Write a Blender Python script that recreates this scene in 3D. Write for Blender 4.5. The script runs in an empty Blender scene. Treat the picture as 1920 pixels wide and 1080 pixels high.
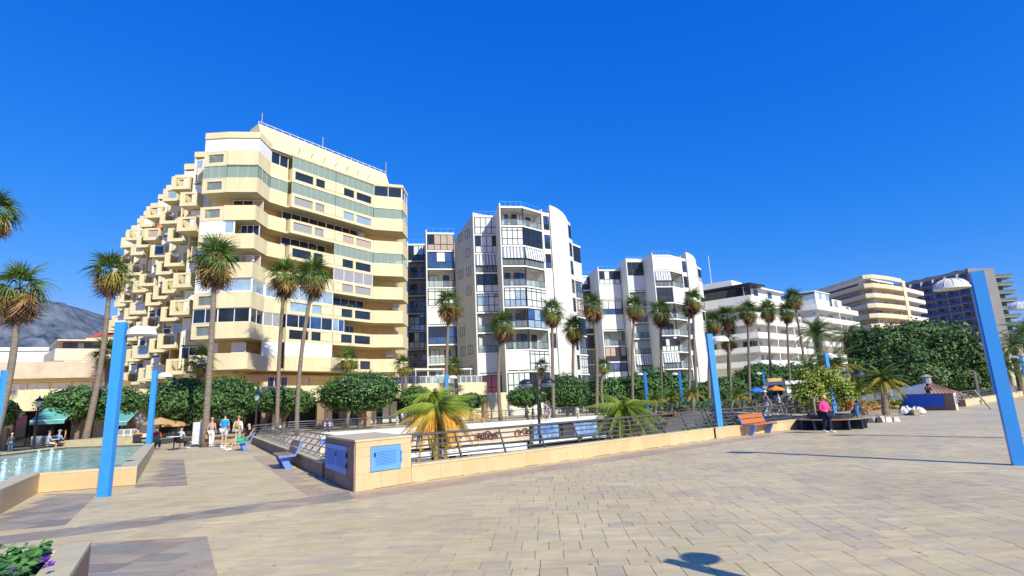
import bpy, math, random
from mathutils import Vector, Matrix
from mathutils.geometry import tessellate_polygon
R = random.Random(7)
PI = math.pi
rad = math.radians
scene = bpy.context.scene
C = scene.collection

# ---------------------------------------------------------------- camera
PF, PITCH, ROLL, EYE = 1020.0, rad(11.8), rad(2.6), 1.8
fw = Vector((0, math.cos(PITCH), math.sin(PITCH)))
up0 = Vector((0, -math.sin(PITCH), math.cos(PITCH)))
rt0 = Vector((1, 0, 0))
rt = rt0 * math.cos(ROLL) - up0 * math.sin(ROLL)
up = up0 * math.cos(ROLL) + rt0 * math.sin(ROLL)
cd = bpy.data.cameras.new('camera'); cam = bpy.data.objects.new('camera', cd); C.objects.link(cam)
cd.sensor_width = 36; cd.lens = 36 * PF / 1920; cd.clip_end = 8000; cd.clip_start = 0.1
m3 = Matrix((rt, up, -fw)).transposed()
cam.matrix_world = Matrix.Translation((0, 0, EYE)) @ m3.to_4x4()
scene.camera = cam

# ---------------------------------------------------------------- light
SUN_DIR = Vector((0.60, -0.80, 0)).normalized()      # horizontal direction towards the sun
SUN_EL = rad(34)
SKY_CURVES = [(.078, 2.35), (.82, .85), (4.0, .36)]
world = bpy.data.worlds.new('World'); scene.world = world; world.use_nodes = True
wn = world.node_tree; bg = wn.nodes['Background']
sky = wn.nodes.new('ShaderNodeTexSky'); sky.sky_type = 'NISHITA'; sky.sun_disc = False
sky.sun_elevation = SUN_EL; sky.sun_rotation = math.atan2(SUN_DIR.x, SUN_DIR.y)
sky.air_density = 1.0; sky.dust_density = 0.1; sky.ozone_density = 3.0; sky.altitude = 0
# the photograph's deep, saturated blue: each channel of the whole sky through its own power curve
sp = wn.nodes.new('ShaderNodeSeparateColor'); co_ = wn.nodes.new('ShaderNodeCombineColor'); wn.links.new(sky.outputs[0], sp.inputs[0])
for i_, (a_, p_) in enumerate(SKY_CURVES):
    pw = wn.nodes.new('ShaderNodeMath'); pw.operation = 'POWER'; pw.inputs[1].default_value = p_; wn.links.new(sp.outputs[i_], pw.inputs[0])
    ml = wn.nodes.new('ShaderNodeMath'); ml.operation = 'MULTIPLY'; ml.inputs[1].default_value = a_; wn.links.new(pw.outputs[0], ml.inputs[0]); wn.links.new(ml.outputs[0], co_.inputs[i_])
wn.links.new(co_.outputs[0], bg.inputs[0])
bg.inputs[1].default_value = 0.105
sd = bpy.data.lights.new('sun', 'SUN'); sd.energy = 4.7; sd.angle = rad(0.5); sd.color = (1, 0.965, 0.80)
sun = bpy.data.objects.new('sun', sd); C.objects.link(sun)
tosun = (SUN_DIR * math.cos(SUN_EL) + Vector((0, 0, math.sin(SUN_EL))))
sun.rotation_euler = tosun.to_track_quat('Z', 'Y').to_euler()
scene.view_settings.view_transform = 'Standard'; scene.view_settings.look = 'None'
scene.view_settings.exposure = 0.30; scene.view_settings.gamma = 1; scene.view_settings.use_curve_mapping = False
try:
    scene.render.engine = 'CYCLES'; scene.cycles.max_bounces = 6; scene.cycles.transparent_max_bounces = 8
except Exception: pass

# ---------------------------------------------------------------- photograph pixel -> place in the world (metres)
def ray(px, py): return fw + rt * ((px - 960) / PF) + up * ((540 - py) / PF)
def G(px, py, z=0.0):
    d = ray(px, py); t = (z - EYE) / d.z
    return Vector((0, 0, EYE)) + d * t
def D(px, py, Y):
    d = ray(px, py)
    return Vector((0, 0, EYE)) + d * (Y / d.y)

# ---------------------------------------------------------------- mesh builder
def V2(p): return Vector((p[0], p[1]))
class MB:
    def __init__(s): s.v = []; s.f = []; s.m = []; s.M = None
    def add(s, vs, fs, mi=0):
        b = len(s.v)
        for p in vs:
            p = Vector(p)
            if s.M is not None: p = s.M @ p
            s.v.append(p)
        for f in fs: s.f.append([b + i for i in f]); s.m.append(mi)
        return s
    def box(s, c, d, rz=0, mi=0, M=None):
        x, y, z = d[0] / 2, d[1] / 2, d[2] / 2
        vs = [Vector((a, b, e)) for e in (-z, z) for a, b in ((-x, -y), (x, -y), (x, y), (-x, y))]
        R3 = Matrix.Rotation(rz, 3, 'Z') if M is None else M
        return s.add([R3 @ p + Vector(c) for p in vs], [(3, 2, 1, 0), (4, 5, 6, 7), (0, 1, 5, 4), (1, 2, 6, 5), (2, 3, 7, 6), (3, 0, 4, 7)], mi)
    def quad(s, a, b, c, d, mi=0): return s.add([a, b, c, d], [(0, 1, 2, 3)], mi)
    def prism(s, pts, z0, z1, mi=0, mcap=None, z1s=None):
        n = len(pts); A = sum(pts[i][0] * pts[(i + 1) % n][1] - pts[(i + 1) % n][0] * pts[i][1] for i in range(n))
        if A < 0: pts = pts[::-1]; z1s = z1s[::-1] if z1s else None
        vs = [(p[0], p[1], z0) for p in pts] + [(p[0], p[1], (z1s[i] if z1s else z1)) for i, p in enumerate(pts)]
        s.add(vs, [(i, (i + 1) % n, n + (i + 1) % n, n + i) for i in range(n)], mi)
        s.add(vs, [tuple(range(n))[::-1], tuple(range(n, 2 * n))], mi if mcap is None else mcap)
        return s
    def wall(s, A, B, z0, z1, t, mi=0, off=0.0):
        # thick wall from A to B, outward = right hand of A->B; outer face stands 'off' metres outwards, thickness t inwards
        A, B = V2(A), V2(B); d = (B - A).normalized(); n = Vector((d.y, -d.x))
        a, b = A + n * off, B + n * off; c, e = b - n * t, a - n * t
        return s.prism([a, b, c, e], z0, z1, mi)
    def tube(s, pts, rs, n=8, mi=0, caps=True):
        pts = [Vector(p) for p in pts]
        if not hasattr(rs, '__len__'): rs = [rs] * len(pts)
        ring = []; vs = []; fs = []
        prev = None
        for i, p in enumerate(pts):
            t = (pts[min(i + 1, len(pts) - 1)] - pts[max(i - 1, 0)]).normalized()
            u = t.orthogonal().normalized() if prev is None else (prev - t * prev.dot(t)).normalized()
            prev = u; w = t.cross(u)
            for k in range(n):
                a = 2 * PI * k / n
                vs.append(p + (u * math.cos(a) + w * math.sin(a)) * rs[i])
        for i in range(len(pts) - 1):
            for k in range(n):
                a, b = i * n + k, i * n + (k + 1) % n
                fs.append((a, b, b + n, a + n))
        if caps: fs.append(tuple(range(n))[::-1]); fs.append(tuple(range((len(pts) - 1) * n, len(pts) * n)))
        return s.add(vs, fs, mi)
    def lathe(s, prof, c=(0, 0, 0), n=16, mi=0):
        vs = []; fs = []
        for r, z in prof:
            for k in range(n): a = 2 * PI * k / n; vs.append((c[0] + r * math.cos(a), c[1] + r * math.sin(a), c[2] + z))
        for i in range(len(prof) - 1):
            for k in range(n): a, b = i * n + k, i * n + (k + 1) % n; fs.append((a, b, b + n, a + n))
        return s.add(vs, fs, mi)
    def mesh(s, name, mats, smooth=False, off=Vector((0, 0, 0))):
        me = bpy.data.meshes.new(name)
        me.from_pydata([tuple(p - off) for p in s.v], [], s.f)
        if not isinstance(mats, (list, tuple)): mats = [mats]
        for m in mats: me.materials.append(m)
        if len(mats) > 1: me.polygons.foreach_set('material_index', s.m)
        if smooth: me.polygons.foreach_set('use_smooth', [True] * len(s.f))
        me.update()
        return me
    def build(s, name, mats, parent=None, smooth=False):
        off = Vector((0, 0, 0)); p = parent
        while p is not None: off = off + p.location; p = p.parent
        return link(name, s.mesh(name, mats, smooth, off), parent)
def link(name, me, parent=None):
    o = bpy.data.objects.new(name, me); C.objects.link(o)
    if parent is not None: o.parent = parent
    return o
def tag(o, label, cat, group=None):
    o['label'] = label; o['category'] = cat
    if group: o['group'] = group
    return o
def thing(name, label, cat, loc=(0, 0, 0), group=None):
    o = bpy.data.objects.new(name, None); C.objects.link(o); o.location = loc; o.empty_display_size = .2
    return tag(o, label, cat, group)
def struct(o): o['kind'] = 'structure'; return o
def stuff(o): o['kind'] = 'stuff'; return o
def copy_tree(o, parent=None):
    c = o.copy(); C.objects.link(c)
    if parent is not None: c.parent = parent
    for ch in list(o.children): copy_tree(ch, c)
    return c
def place(proto, used, loc, rz, label, s=1.0):
    o = proto if not used else copy_tree(proto)
    o.location = loc; o.rotation_euler = (0, 0, rz); o.scale = (s, s, s); o['label'] = label
    return o

# ---------------------------------------------------------------- materials
def mat(name, col, rough=.8, var=.12, scale=3.0, spec=.3, metal=0, bump=0, rand=0, col2=None, isl=False, stretch=None, coat=0):
    m = bpy.data.materials.new(name); m.use_nodes = True; nt = m.node_tree; b = nt.nodes['Principled BSDF']
    b.inputs['Roughness'].default_value = rough; b.inputs['Metallic'].default_value = metal
    b.inputs['Specular IOR Level'].default_value = spec; b.inputs['Coat Weight'].default_value = coat
    tc = nt.nodes.new('ShaderNodeTexCoord'); mp = nt.nodes.new('ShaderNodeMapping')
    if stretch: mp.inputs['Scale'].default_value = stretch
    nt.links.new(tc.outputs['Object'], mp.inputs[0])
    no = nt.nodes.new('ShaderNodeTexNoise'); no.inputs['Scale'].default_value = scale; no.inputs['Detail'].default_value = 5
    no.inputs['Roughness'].default_value = .65
    nt.links.new(mp.outputs[0], no.inputs['Vector'])
    cr = nt.nodes.new('ShaderNodeValToRGB')
    lo = tuple(max(0, c * (1 - var)) for c in col); hi = tuple(min(1, c * (1 + var)) for c in col)
    if col2: lo = col2; hi = col
    cr.color_ramp.elements[0].color = (*lo, 1); cr.color_ramp.elements[0].position = .3
    cr.color_ramp.elements[1].color = (*hi, 1); cr.color_ramp.elements[1].position = .7
    src = no.outputs[0]
    if isl:
        ge = nt.nodes.new('ShaderNodeNewGeometry'); oi = nt.nodes.new('ShaderNodeObjectInfo')
        ad = nt.nodes.new('ShaderNodeMath'); ad.operation = 'ADD'
        nt.links.new(ge.outputs['Random Per Island'], ad.inputs[0]); nt.links.new(oi.outputs['Random'], ad.inputs[1])
        fr = nt.nodes.new('ShaderNodeMath'); fr.operation = 'FRACT'; nt.links.new(ad.outputs[0], fr.inputs[0])
        mx = nt.nodes.new('ShaderNodeMix'); mx.inputs[0].default_value = isl if isinstance(isl, float) else .6
        nt.links.new(no.outputs[0], mx.inputs[2]); nt.links.new(fr.outputs[0], mx.inputs[3]); src = mx.outputs[0]
        cr.color_ramp.elements[0].position = .15; cr.color_ramp.elements[1].position = .85
    nt.links.new(src, cr.inputs[0]); out = cr.outputs[0]
    if rand:
        oi = nt.nodes.new('ShaderNodeObjectInfo'); mr = nt.nodes.new('ShaderNodeMapRange')
        mr.inputs[3].default_value = 1 - rand; mr.inputs[4].default_value = 1 + rand; nt.links.new(oi.outputs['Random'], mr.inputs[0])
        h = nt.nodes.new('ShaderNodeHueSaturation'); nt.links.new(out, h.inputs['Color']); nt.links.new(mr.outputs[0], h.inputs['Value']); out = h.outputs[0]
    nt.links.new(out, b.inputs['Base Color'])
    if bump:
        n2 = nt.nodes.new('ShaderNodeTexNoise'); n2.inputs['Scale'].default_value = scale * 6; n2.inputs['Detail'].default_value = 4
        nt.links.new(mp.outputs[0], n2.inputs['Vector'])
        bp = nt.nodes.new('ShaderNodeBump'); bp.inputs['Strength'].default_value = bump; bp.inputs['Distance'].default_value = .02
        nt.links.new(n2.outputs[0], bp.inputs['Height']); nt.links.new(bp.outputs[0], b.inputs['Normal'])
    return m
def glassy(name, col, alpha, rough=.05):
    m = bpy.data.materials.new(name); m.use_nodes = True; nt = m.node_tree
    b = nt.nodes['Principled BSDF']; b.inputs['Base Color'].default_value = (*col, 1); b.inputs['Roughness'].default_value = rough
    b.inputs['Specular IOR Level'].default_value = .6
    tr = nt.nodes.new('ShaderNodeBsdfTransparent'); tr.inputs[0].default_value = (.85, .95, .93, 1)
    mx = nt.nodes.new('ShaderNodeMixShader'); mx.inputs[0].default_value = alpha
    nt.links.new(tr.outputs[0], mx.inputs[1]); nt.links.new(b.outputs[0], mx.inputs[2])
    nt.links.new(mx.outputs[0], nt.nodes['Material Output'].inputs['Surface'])
    return m
M = {}
M['cream'] = mat('cream_render', (.65, .57, .36), .9, .09, 1.1, .15, bump=.05, stretch=(1, 1, .22))
M['cream_pale'] = mat('pale_cream_render', (.67, .59, .39), .9, .07, 1.1, .15, stretch=(1, 1, .22))
M['creamwall'] = mat('cream_recess_wall', (.68, .55, .29), .9, .08, 1.0, .15, stretch=(1, 1, .25))
M['white'] = mat('white_render', (.65, .655, .60), .9, .07, 1.2, .15, bump=.04, stretch=(1, 1, .18))
M['white2'] = mat('white_paint', (.72, .72, .67), .7, .05, 1, .2, stretch=(1, 1, .25))
M['greywhite'] = mat('grey_white_render', (.50, .52, .50), .9, .08, 1.1, .15, stretch=(1, 1, .2))
M['shutter'] = mat('white_shutter', (.72, .745, .72), .6, .04, 2, .25)
M['darkframe'] = mat('dark_frame', (.016, .02, .028), .4, .1, 4, .4)
M['whiteframe'] = mat('white_frame', (.74, .76, .78), .5, .03, 3, .3)
M['g_dark'] = mat('dark_glass', (.018, .025, .035), .06, .3, .8, .8)
M['g_blue'] = mat('sky_tint_glass', (.05, .11, .24), .05, .4, .7, .9, metal=.3)  # sky reflection put into the base colour of the panes
M['g_sky'] = mat('pale_sky_tint_glass', (.34, .46, .54), .08, .25, .7, .8, metal=.2)  # paler panes, the reflected sky likewise mixed into the colour
M['g_curt'] = mat('net_curtain_behind_glass', (.62, .67, .66), .25, .25, 6, .6, stretch=(6, 6, .3))
M['g_curt2'] = mat('beige_curtain_behind_glass', (.42, .34, .27), .25, .25, 6, .6, stretch=(6, 6, .3))
M['g_grey'] = mat('grey_blind_behind_glass', (.30, .30, .31), .3, .12, 4, .5)
M['clear'] = glassy('clear_green_glass', (.50, .62, .56), .32)
M['railglass'] = glassy('rail_glass', (.30, .34, .37), .34)
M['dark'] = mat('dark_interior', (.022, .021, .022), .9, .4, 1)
M['blue'] = mat('blue_paint', (.035, .26, .68), .38, .07, 1.6, .4, bump=.03)
M['blueshut'] = mat('blue_shutter_paint', (.12, .32, .74), .5, .08, 3, .4)
M['lilac'] = mat('blue_bench_paint', (.11, .23, .66), .45, .08, 3, .4)
M['dome'] = mat('white_fibreglass', (.62, .62, .60), .5, .12, 5, .3)
M['steel'] = mat('brushed_steel', (.30, .30, .31), .35, .15, 6, .5, metal=.85)
M['darksteel'] = mat('dark_steel', (.16, .155, .15), .5, .25, 6, .4, metal=.6)
M['iron'] = mat('dark_lamp_iron', (.012, .02, .025), .45, .1, 4, .5)
M['wood'] = mat('varnished_planks', (.56, .20, .055), .45, .3, 5, .4, rand=.18, stretch=(1, 12, 12), col2=(.40, .11, .03))
M['woodgrey'] = mat('weathered_planks', (.30, .20, .12), .6, .3, 5, .3, rand=.15, stretch=(1, 12, 12))
M['stone'] = mat('travertine_cladding', (.63, .50, .30), .7, .25, 1.5, .25, col2=(.53, .34, .17), isl=.22, bump=.2)
M['stone_top'] = mat('travertine_coping', (.60, .52, .34), .7, .2, 2.5, .25, col2=(.48, .40, .25), bump=.2)
M['stone_joint'] = mat('stone_joint', (.20, .15, .11), .95, .2, 8)
M['stone_brown'] = mat('brown_shaded_stone', (.27, .19, .14), .85, .3, 2, .2, isl=.35, bump=.2)  # brown stone; on box, low wall and planter it paints shaded sides
M['trunk'] = mat('palm_trunk', (.27, .225, .18), .95, .25, 2, .1, stretch=(1, 1, 7), bump=.5, col2=(.145, .115, .09))
M['bark'] = mat('tree_bark', (.22, .18, .14), .95, .3, 4, .1, bump=.4)
M['frond'] = mat('palm_green', (.12, .20, .03), .6, .4, 2, .35, isl=.6, col2=(.028, .07, .014))
M['frond_y'] = mat('palm_yellow_green', (.42, .32, .045), .6, .3, 2, .3, isl=.6, col2=(.16, .20, .03))
M['frond_o'] = mat('palm_orange_dying', (.52, .28, .07), .7, .3, 2, .2, isl=.6, col2=(.28, .16, .06))
M['skirt'] = mat('dead_frond_brown', (.50, .31, .15), .9, .3, 2, .1, isl=.8, col2=(.05, .028, .018))
M['skirt_dark'] = mat('old_dead_frond', (.17, .10, .06), .95, .3, 2, .1, isl=.75, col2=(.035, .02, .015))
M['leaf'] = mat('clipped_ficus_leaf', (.10, .22, .042), .5, .4, 1.2, .35, isl=.6, col2=(.014, .05, .014))
M['leaf2'] = mat('broad_ficus_leaf', (.10, .19, .03), .5, .4, .45, .35, isl=.4, col2=(.010, .032, .008))
M['leaf3'] = mat('bright_shrub_leaf', (.34, .40, .04), .55, .4, 1.2, .3, isl=.6, col2=(.07, .14, .015))
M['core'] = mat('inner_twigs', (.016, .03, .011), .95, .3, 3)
M['plume'] = mat('plume_gold', (.62, .38, .05), .55, .3, 1.5, .3, isl=.6, col2=(.36, .30, .04))
M['plume_g'] = mat('plume_green', (.30, .36, .04), .55, .3, 1.5, .3, isl=.6, col2=(.10, .19, .025))
M['plume_o'] = mat('plume_orange', (.75, .36, .05), .6, .3, 1.5, .2, isl=.6, col2=(.55, .30, .05))
M['pinkstone'] = mat('flower_bed', (.24, .15, .08), .9, .5, 3, .2, col2=(.07, .10, .03))
M['teal'] = mat('teal_awning', (.10, .34, .32), .8, .1, 2)
M['orange'] = mat('orange_canvas', (.80, .25, .06), .8, .1, 2)
M['canvas_blue'] = mat('blue_canvas', (.03, .20, .62), .8, .1, 2)
M['canvas_tan'] = mat('tan_canvas', (.50, .32, .13), .8, .15, 2)
M['redroof'] = mat('red_roof_tiles', (.42, .10, .06), .85, .2, 3)
M['tileroof'] = mat('clay_roof_tiles', (.52, .30, .19), .85, .25, 3, rand=.12)
M['greyroof'] = mat('grey_roof_sheet', (.30, .32, .34), .7, .15, 2)
M['greywall'] = mat('grey_gable_render', (.20, .20, .21), .9, .08, .3)
M['balgreen'] = mat('dark_green_balcony', (.10, .15, .14), .7, .2, 1)
M['balblue'] = mat('blue_glass_balcony', (.02, .055, .20), .25, .25, .6, .5)
M['blueposter'] = mat('blue_panel', (.02, .11, .55), .6, .1, 2)
M['black'] = mat('black_paint', (.012, .012, .013), .5, .2, 3)
M['planter_dark'] = mat('dark_blue_planter_metal', (.012, .03, .055), .5, .2, 3, .4)
M['soil'] = mat('planter_soil', (.05, .035, .02), 1, .4, 8)
M['bagwhite'] = mat('crumpled_white_cloth', (.58, .55, .50), .9, .3, 6)
M['tower'] = mat('tower_render', (.30, .31, .33), .9, .08, .5)
M['beige'] = mat('beige_render', (.66, .57, .44), .9, .08, .5)
M['stainbeige'] = mat('stained_parapet', (.60, .50, .38), .9, .2, .8, col2=(.44, .35, .26))

# ---------------------------------------------------------------- ground, pit, paving
STREET = Vector((.77, .638)).normalized()
PIT = [V2(p) for p in [(-5.2, 15.5), (-3.3, 13.55), (-.35, 16.1), (4.3, 20.0), (8.0, 23.1), (14.4, 27.5), (19.5, 36), (19.0, 52), (12.3, 57), (.9, 50.5), (-15.2, 43.0), (-17.2, 41.5), (-16.8, 35.2)]]
FOUNT = [V2(p) for p in [(-9.2, 9.0), (-10.84, 11.92), (-12.81, 15.1), (-10.75, 15.9), (-19.6, 30.2), (-25.2, 31.2), (-24.4, 25.0), (-27, 24.4), (-45, 26.5), (-45, 9.0)]]
PLANT = [V2(p) for p in [(-4.78, 6.43), (-7.15, 4.6), (-5.45, 1.87), (-3.08, 3.7)]]
BOXP = [V2(p) for p in [(-3.70, 12.73), (-2.66, 13.78), (-4.25, 16.4), (-5.27, 15.38)]]
PITF = [p for p in PIT]
def inside(p, poly):
    x, y = p[0], p[1]; c = False; n = len(poly)
    for i in range(n):
        a, b = poly[i], poly[(i + 1) % n]
        if (a[1] > y) != (b[1] > y) and x < (b[0] - a[0]) * (y - a[1]) / (b[1] - a[1]) + a[0]: c = not c
    return c

def stone_nodes(name, pal, isl=True):
    # travertine paving: a colour per stone, clouding, veins, small dark pits
    m = bpy.data.materials.new(name); m.use_nodes = True; nt = m.node_tree; b = nt.nodes['Principled BSDF']
    b.inputs['Roughness'].default_value = .5; b.inputs['Specular IOR Level'].default_value = .3
    ge = nt.nodes.new('ShaderNodeNewGeometry'); oi = nt.nodes.new('ShaderNodeObjectInfo'); tc = nt.nodes.new('ShaderNodeTexCoord')
    ad = nt.nodes.new('ShaderNodeMath'); ad.operation = 'ADD'; fr = nt.nodes.new('ShaderNodeMath'); fr.operation = 'FRACT'
    nt.links.new(ge.outputs['Random Per Island'], ad.inputs[0]); nt.links.new(oi.outputs['Random'], ad.inputs[1]); nt.links.new(ad.outputs[0], fr.inputs[0])
    cr = nt.nodes.new('ShaderNodeValToRGB'); cr.color_ramp.interpolation = 'LINEAR'
    el = cr.color_ramp.elements
    while len(el) < len(pal): el.new(.5)
    for i, (p, c) in enumerate(pal): el[i].position = p; el[i].color = (*c, 1)
    nt.links.new(fr.outputs[0], cr.inputs[0])
    mp = nt.nodes.new('ShaderNodeMapping'); mp.inputs['Scale'].default_value = (1.2, 3.6, 1); mp.inputs['Rotation'].default_value = (0, 0, .3)
    nt.links.new(ge.outputs['Position'], mp.inputs[0])
    n1 = nt.nodes.new('ShaderNodeTexNoise'); n1.inputs['Scale'].default_value = 1.6; n1.inputs['Detail'].default_value = 8; n1.inputs['Roughness'].default_value = .7; n1.inputs['Distortion'].default_value = .6
    nt.links.new(mp.outputs[0], n1.inputs['Vector'])
    mr = nt.nodes.new('ShaderNodeMapRange'); mr.inputs[1].default_value = .3; mr.inputs[2].default_value = .7; mr.inputs[3].default_value = .80; mr.inputs[4].default_value = 1.16
    nt.links.new(n1.outputs[0], mr.inputs[0])
    n3 = nt.nodes.new('ShaderNodeTexNoise'); n3.inputs['Scale'].default_value = .35; n3.inputs['Detail'].default_value = 3
    nt.links.new(ge.outputs['Position'], n3.inputs['Vector'])
    mr3 = nt.nodes.new('ShaderNodeMapRange'); mr3.inputs[1].default_value = .3; mr3.inputs[2].default_value = .7; mr3.inputs[3].default_value = .88; mr3.inputs[4].default_value = 1.1
    nt.links.new(n3.outputs[0], mr3.inputs[0])
    n2 = nt.nodes.new('ShaderNodeTexNoise'); n2.inputs['Scale'].default_value = 9; n2.inputs['Detail'].default_value = 6; n2.inputs['Roughness'].default_value = .75
    nt.links.new(mp.outputs[0], n2.inputs['Vector'])
    pr = nt.nodes.new('ShaderNodeMapRange'); pr.inputs[1].default_value = .27; pr.inputs[2].default_value = .37; pr.inputs[3].default_value = .38; pr.inputs[4].default_value = 1
    nt.links.new(n2.outputs[0], pr.inputs[0])
    m1 = nt.nodes.new('ShaderNodeMath'); m1.operation = 'MULTIPLY'; nt.links.new(mr.outputs[0], m1.inputs[0]); nt.links.new(pr.outputs[0], m1.inputs[1])
    m2 = nt.nodes.new('ShaderNodeMath'); m2.operation = 'MULTIPLY'; nt.links.new(m1.outputs[0], m2.inputs[0]); nt.links.new(mr3.outputs[0], m2.inputs[1])
    h = nt.nodes.new('ShaderNodeHueSaturation'); nt.links.new(cr.outputs[0], h.inputs['Color']); nt.links.new(m2.outputs[0], h.inputs['Value'])
    n4 = nt.nodes.new('ShaderNodeTexNoise'); n4.inputs['Scale'].default_value = .9; n4.inputs['Detail'].default_value = 6; n4.inputs['Distortion'].default_value = 1.0
    nt.links.new(mp.outputs[0], n4.inputs['Vector'])
    c4 = nt.nodes.new('ShaderNodeValToRGB'); e4 = c4.color_ramp.elements
    e4[0].position = .34; e4[0].color = (.91, .95, 1.04, 1); e4[1].position = .68; e4[1].color = (1.04, 1.02, .94, 1); q4 = e4.new(.5); q4.color = (1.03, .985, 1.0, 1)
    nt.links.new(n4.outputs[0], c4.inputs[0])
    mm = nt.nodes.new('ShaderNodeMix'); mm.data_type = 'RGBA'; mm.blend_type = 'MULTIPLY'; mm.inputs[0].default_value = 1
    nt.links.new(h.outputs[0], mm.inputs[6]); nt.links.new(c4.outputs[0], mm.inputs[7])
    nt.links.new(mm.outputs[2], b.inputs['Base Color'])
    bp = nt.nodes.new('ShaderNodeBump'); bp.inputs['Strength'].default_value = .35; bp.inputs['Distance'].default_value = .01
    nt.links.new(n2.outputs[0], bp.inputs['Height']); nt.links.new(bp.outputs[0], b.inputs['Normal'])
    return m, nt, h
M['pave'], _, _ = stone_nodes('travertine_paving', [(0, (.585, .475, .26)), (.3, (.62, .505, .28)), (.6, (.59, .48, .265)), (.9, (.555, .455, .27)), (.97, (.53, .43, .26)), (1, (.50, .41, .26))])
M['pave_y'], _, _ = stone_nodes('yellow_paving', [(0, (.59, .485, .265)), (.5, (.63, .52, .29)), (.85, (.58, .475, .275)), (1, (.53, .435, .26))])
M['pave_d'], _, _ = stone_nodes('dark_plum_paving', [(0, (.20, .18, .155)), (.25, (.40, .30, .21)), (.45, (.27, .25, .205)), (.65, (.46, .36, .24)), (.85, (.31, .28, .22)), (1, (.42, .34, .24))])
M['pave_r'], _, _ = stone_nodes('reddish_paving', [(0, (.44, .31, .21)), (.4, (.50, .37, .24)), (.7, (.43, .34, .24)), (1, (.48, .39, .26))])
M['joint'] = mat('paving_joint', (.38, .32, .22), .95, .25, 3)
M['pave_far'], ntf, hf = stone_nodes('far_paving', [(0, (.64, .53, .36)), (1, (.64, .53, .36))])
# stones too far off to tell apart: courses from the material
bt = ntf.nodes.new('ShaderNodeTexBrick'); ge = ntf.nodes.new('ShaderNodeNewGeometry'); bt.inputs['Scale'].default_value = 1
bt.inputs['Brick Width'].default_value = .6; bt.inputs['Row Height'].default_value = .45; bt.inputs['Mortar Size'].default_value = .008
bt.inputs['Color1'].default_value = (.60, .50, .295, 1); bt.inputs['Color2'].default_value = (.555, .46, .275, 1); bt.inputs['Mortar'].default_value = (.4, .32, .24, 1)
ntf.links.new(ge.outputs['Position'], bt.inputs['Vector']); ntf.links.new(bt.outputs[0], hf.inputs['Color'])

big = [Vector((-4000, -600, 0)), Vector((4000, -600, 0)), Vector((4000, 4500, 0)), Vector((-4000, 4500, 0))]
hole = [Vector((p.x, p.y, 0)) for p in PIT]
vs = big + hole
tri = tessellate_polygon([big, hole])
gm = MB(); gm.add([(v.x, v.y, -.012) for v in vs], [t if (vs[t[1]] - vs[t[0]]).cross(vs[t[2]] - vs[t[0]]).z > 0 else t[::-1] for t in tri])
ground = struct(gm.build('ground', M['pave_far']))

colx = Vector((.055, 1)).normalized(); rowx = Vector((colx.y, -colx.x))
def poly_px(pts): return [V2(G(*p)) for p in pts]
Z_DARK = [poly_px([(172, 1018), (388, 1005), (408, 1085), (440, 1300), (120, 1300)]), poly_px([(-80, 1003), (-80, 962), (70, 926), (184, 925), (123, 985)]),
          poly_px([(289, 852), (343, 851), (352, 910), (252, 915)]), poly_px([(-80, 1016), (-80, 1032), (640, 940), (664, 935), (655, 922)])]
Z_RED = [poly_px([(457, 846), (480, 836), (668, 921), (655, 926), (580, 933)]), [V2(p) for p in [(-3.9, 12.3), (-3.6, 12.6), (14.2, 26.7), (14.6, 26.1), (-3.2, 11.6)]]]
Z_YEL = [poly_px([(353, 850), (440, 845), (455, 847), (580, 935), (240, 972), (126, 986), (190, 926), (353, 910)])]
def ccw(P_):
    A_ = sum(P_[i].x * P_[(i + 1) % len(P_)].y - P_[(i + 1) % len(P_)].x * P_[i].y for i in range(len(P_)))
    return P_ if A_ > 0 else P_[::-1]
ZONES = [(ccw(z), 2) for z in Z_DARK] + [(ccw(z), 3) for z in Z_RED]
def cut(poly, a, b):
    # split a convex polygon by the line a->b: (left part, right part)
    L_, R_ = [], []; n = len(poly); d = b - a
    sd_ = [d.x * (p.y - a.y) - d.y * (p.x - a.x) for p in poly]
    for i in range(n):
        p, q = poly[i], poly[(i + 1) % n]; u, v_ = sd_[i], sd_[(i + 1) % n]
        if u >= 0: L_.append(p)
        if u <= 0: R_.append(p)
        if u * v_ < 0: x = p.lerp(q, u / (u - v_)); L_.append(x); R_.append(x)
    return L_, R_
def area_(P_): return abs(sum(P_[i].x * P_[(i + 1) % len(P_)].y - P_[(i + 1) % len(P_)].x * P_[i].y for i in range(len(P_)))) / 2
def split(poly):
    rest = [poly]; out = []
    for z, k in ZONES:
        nr = []
        for p in rest:
            if not any(inside(q, z) for q in p) and not any(inside(q, p) for q in z): nr.append(p); continue
            cur = p
            for i in range(len(z)):
                l_, r_ = cut(cur, z[i], z[(i + 1) % len(z)])
                if len(r_) > 2 and area_(r_) > .003: nr.append(r_)
                cur = l_
                if len(cur) < 3: break
            if len(cur) > 2 and area_(cur) > .003: out.append((cur, k))
        rest = nr
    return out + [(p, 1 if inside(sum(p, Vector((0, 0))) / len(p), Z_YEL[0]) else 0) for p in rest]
tiles = []
v = 3.0
rows = [.70, .32, .40, .42, .66, .30]; ri = 0
def vis(p): return abs(p[0]) < p[1] * 1.02 + 1.2
ban = [FOUNT, PIT, PLANT, BOXP]
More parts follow.
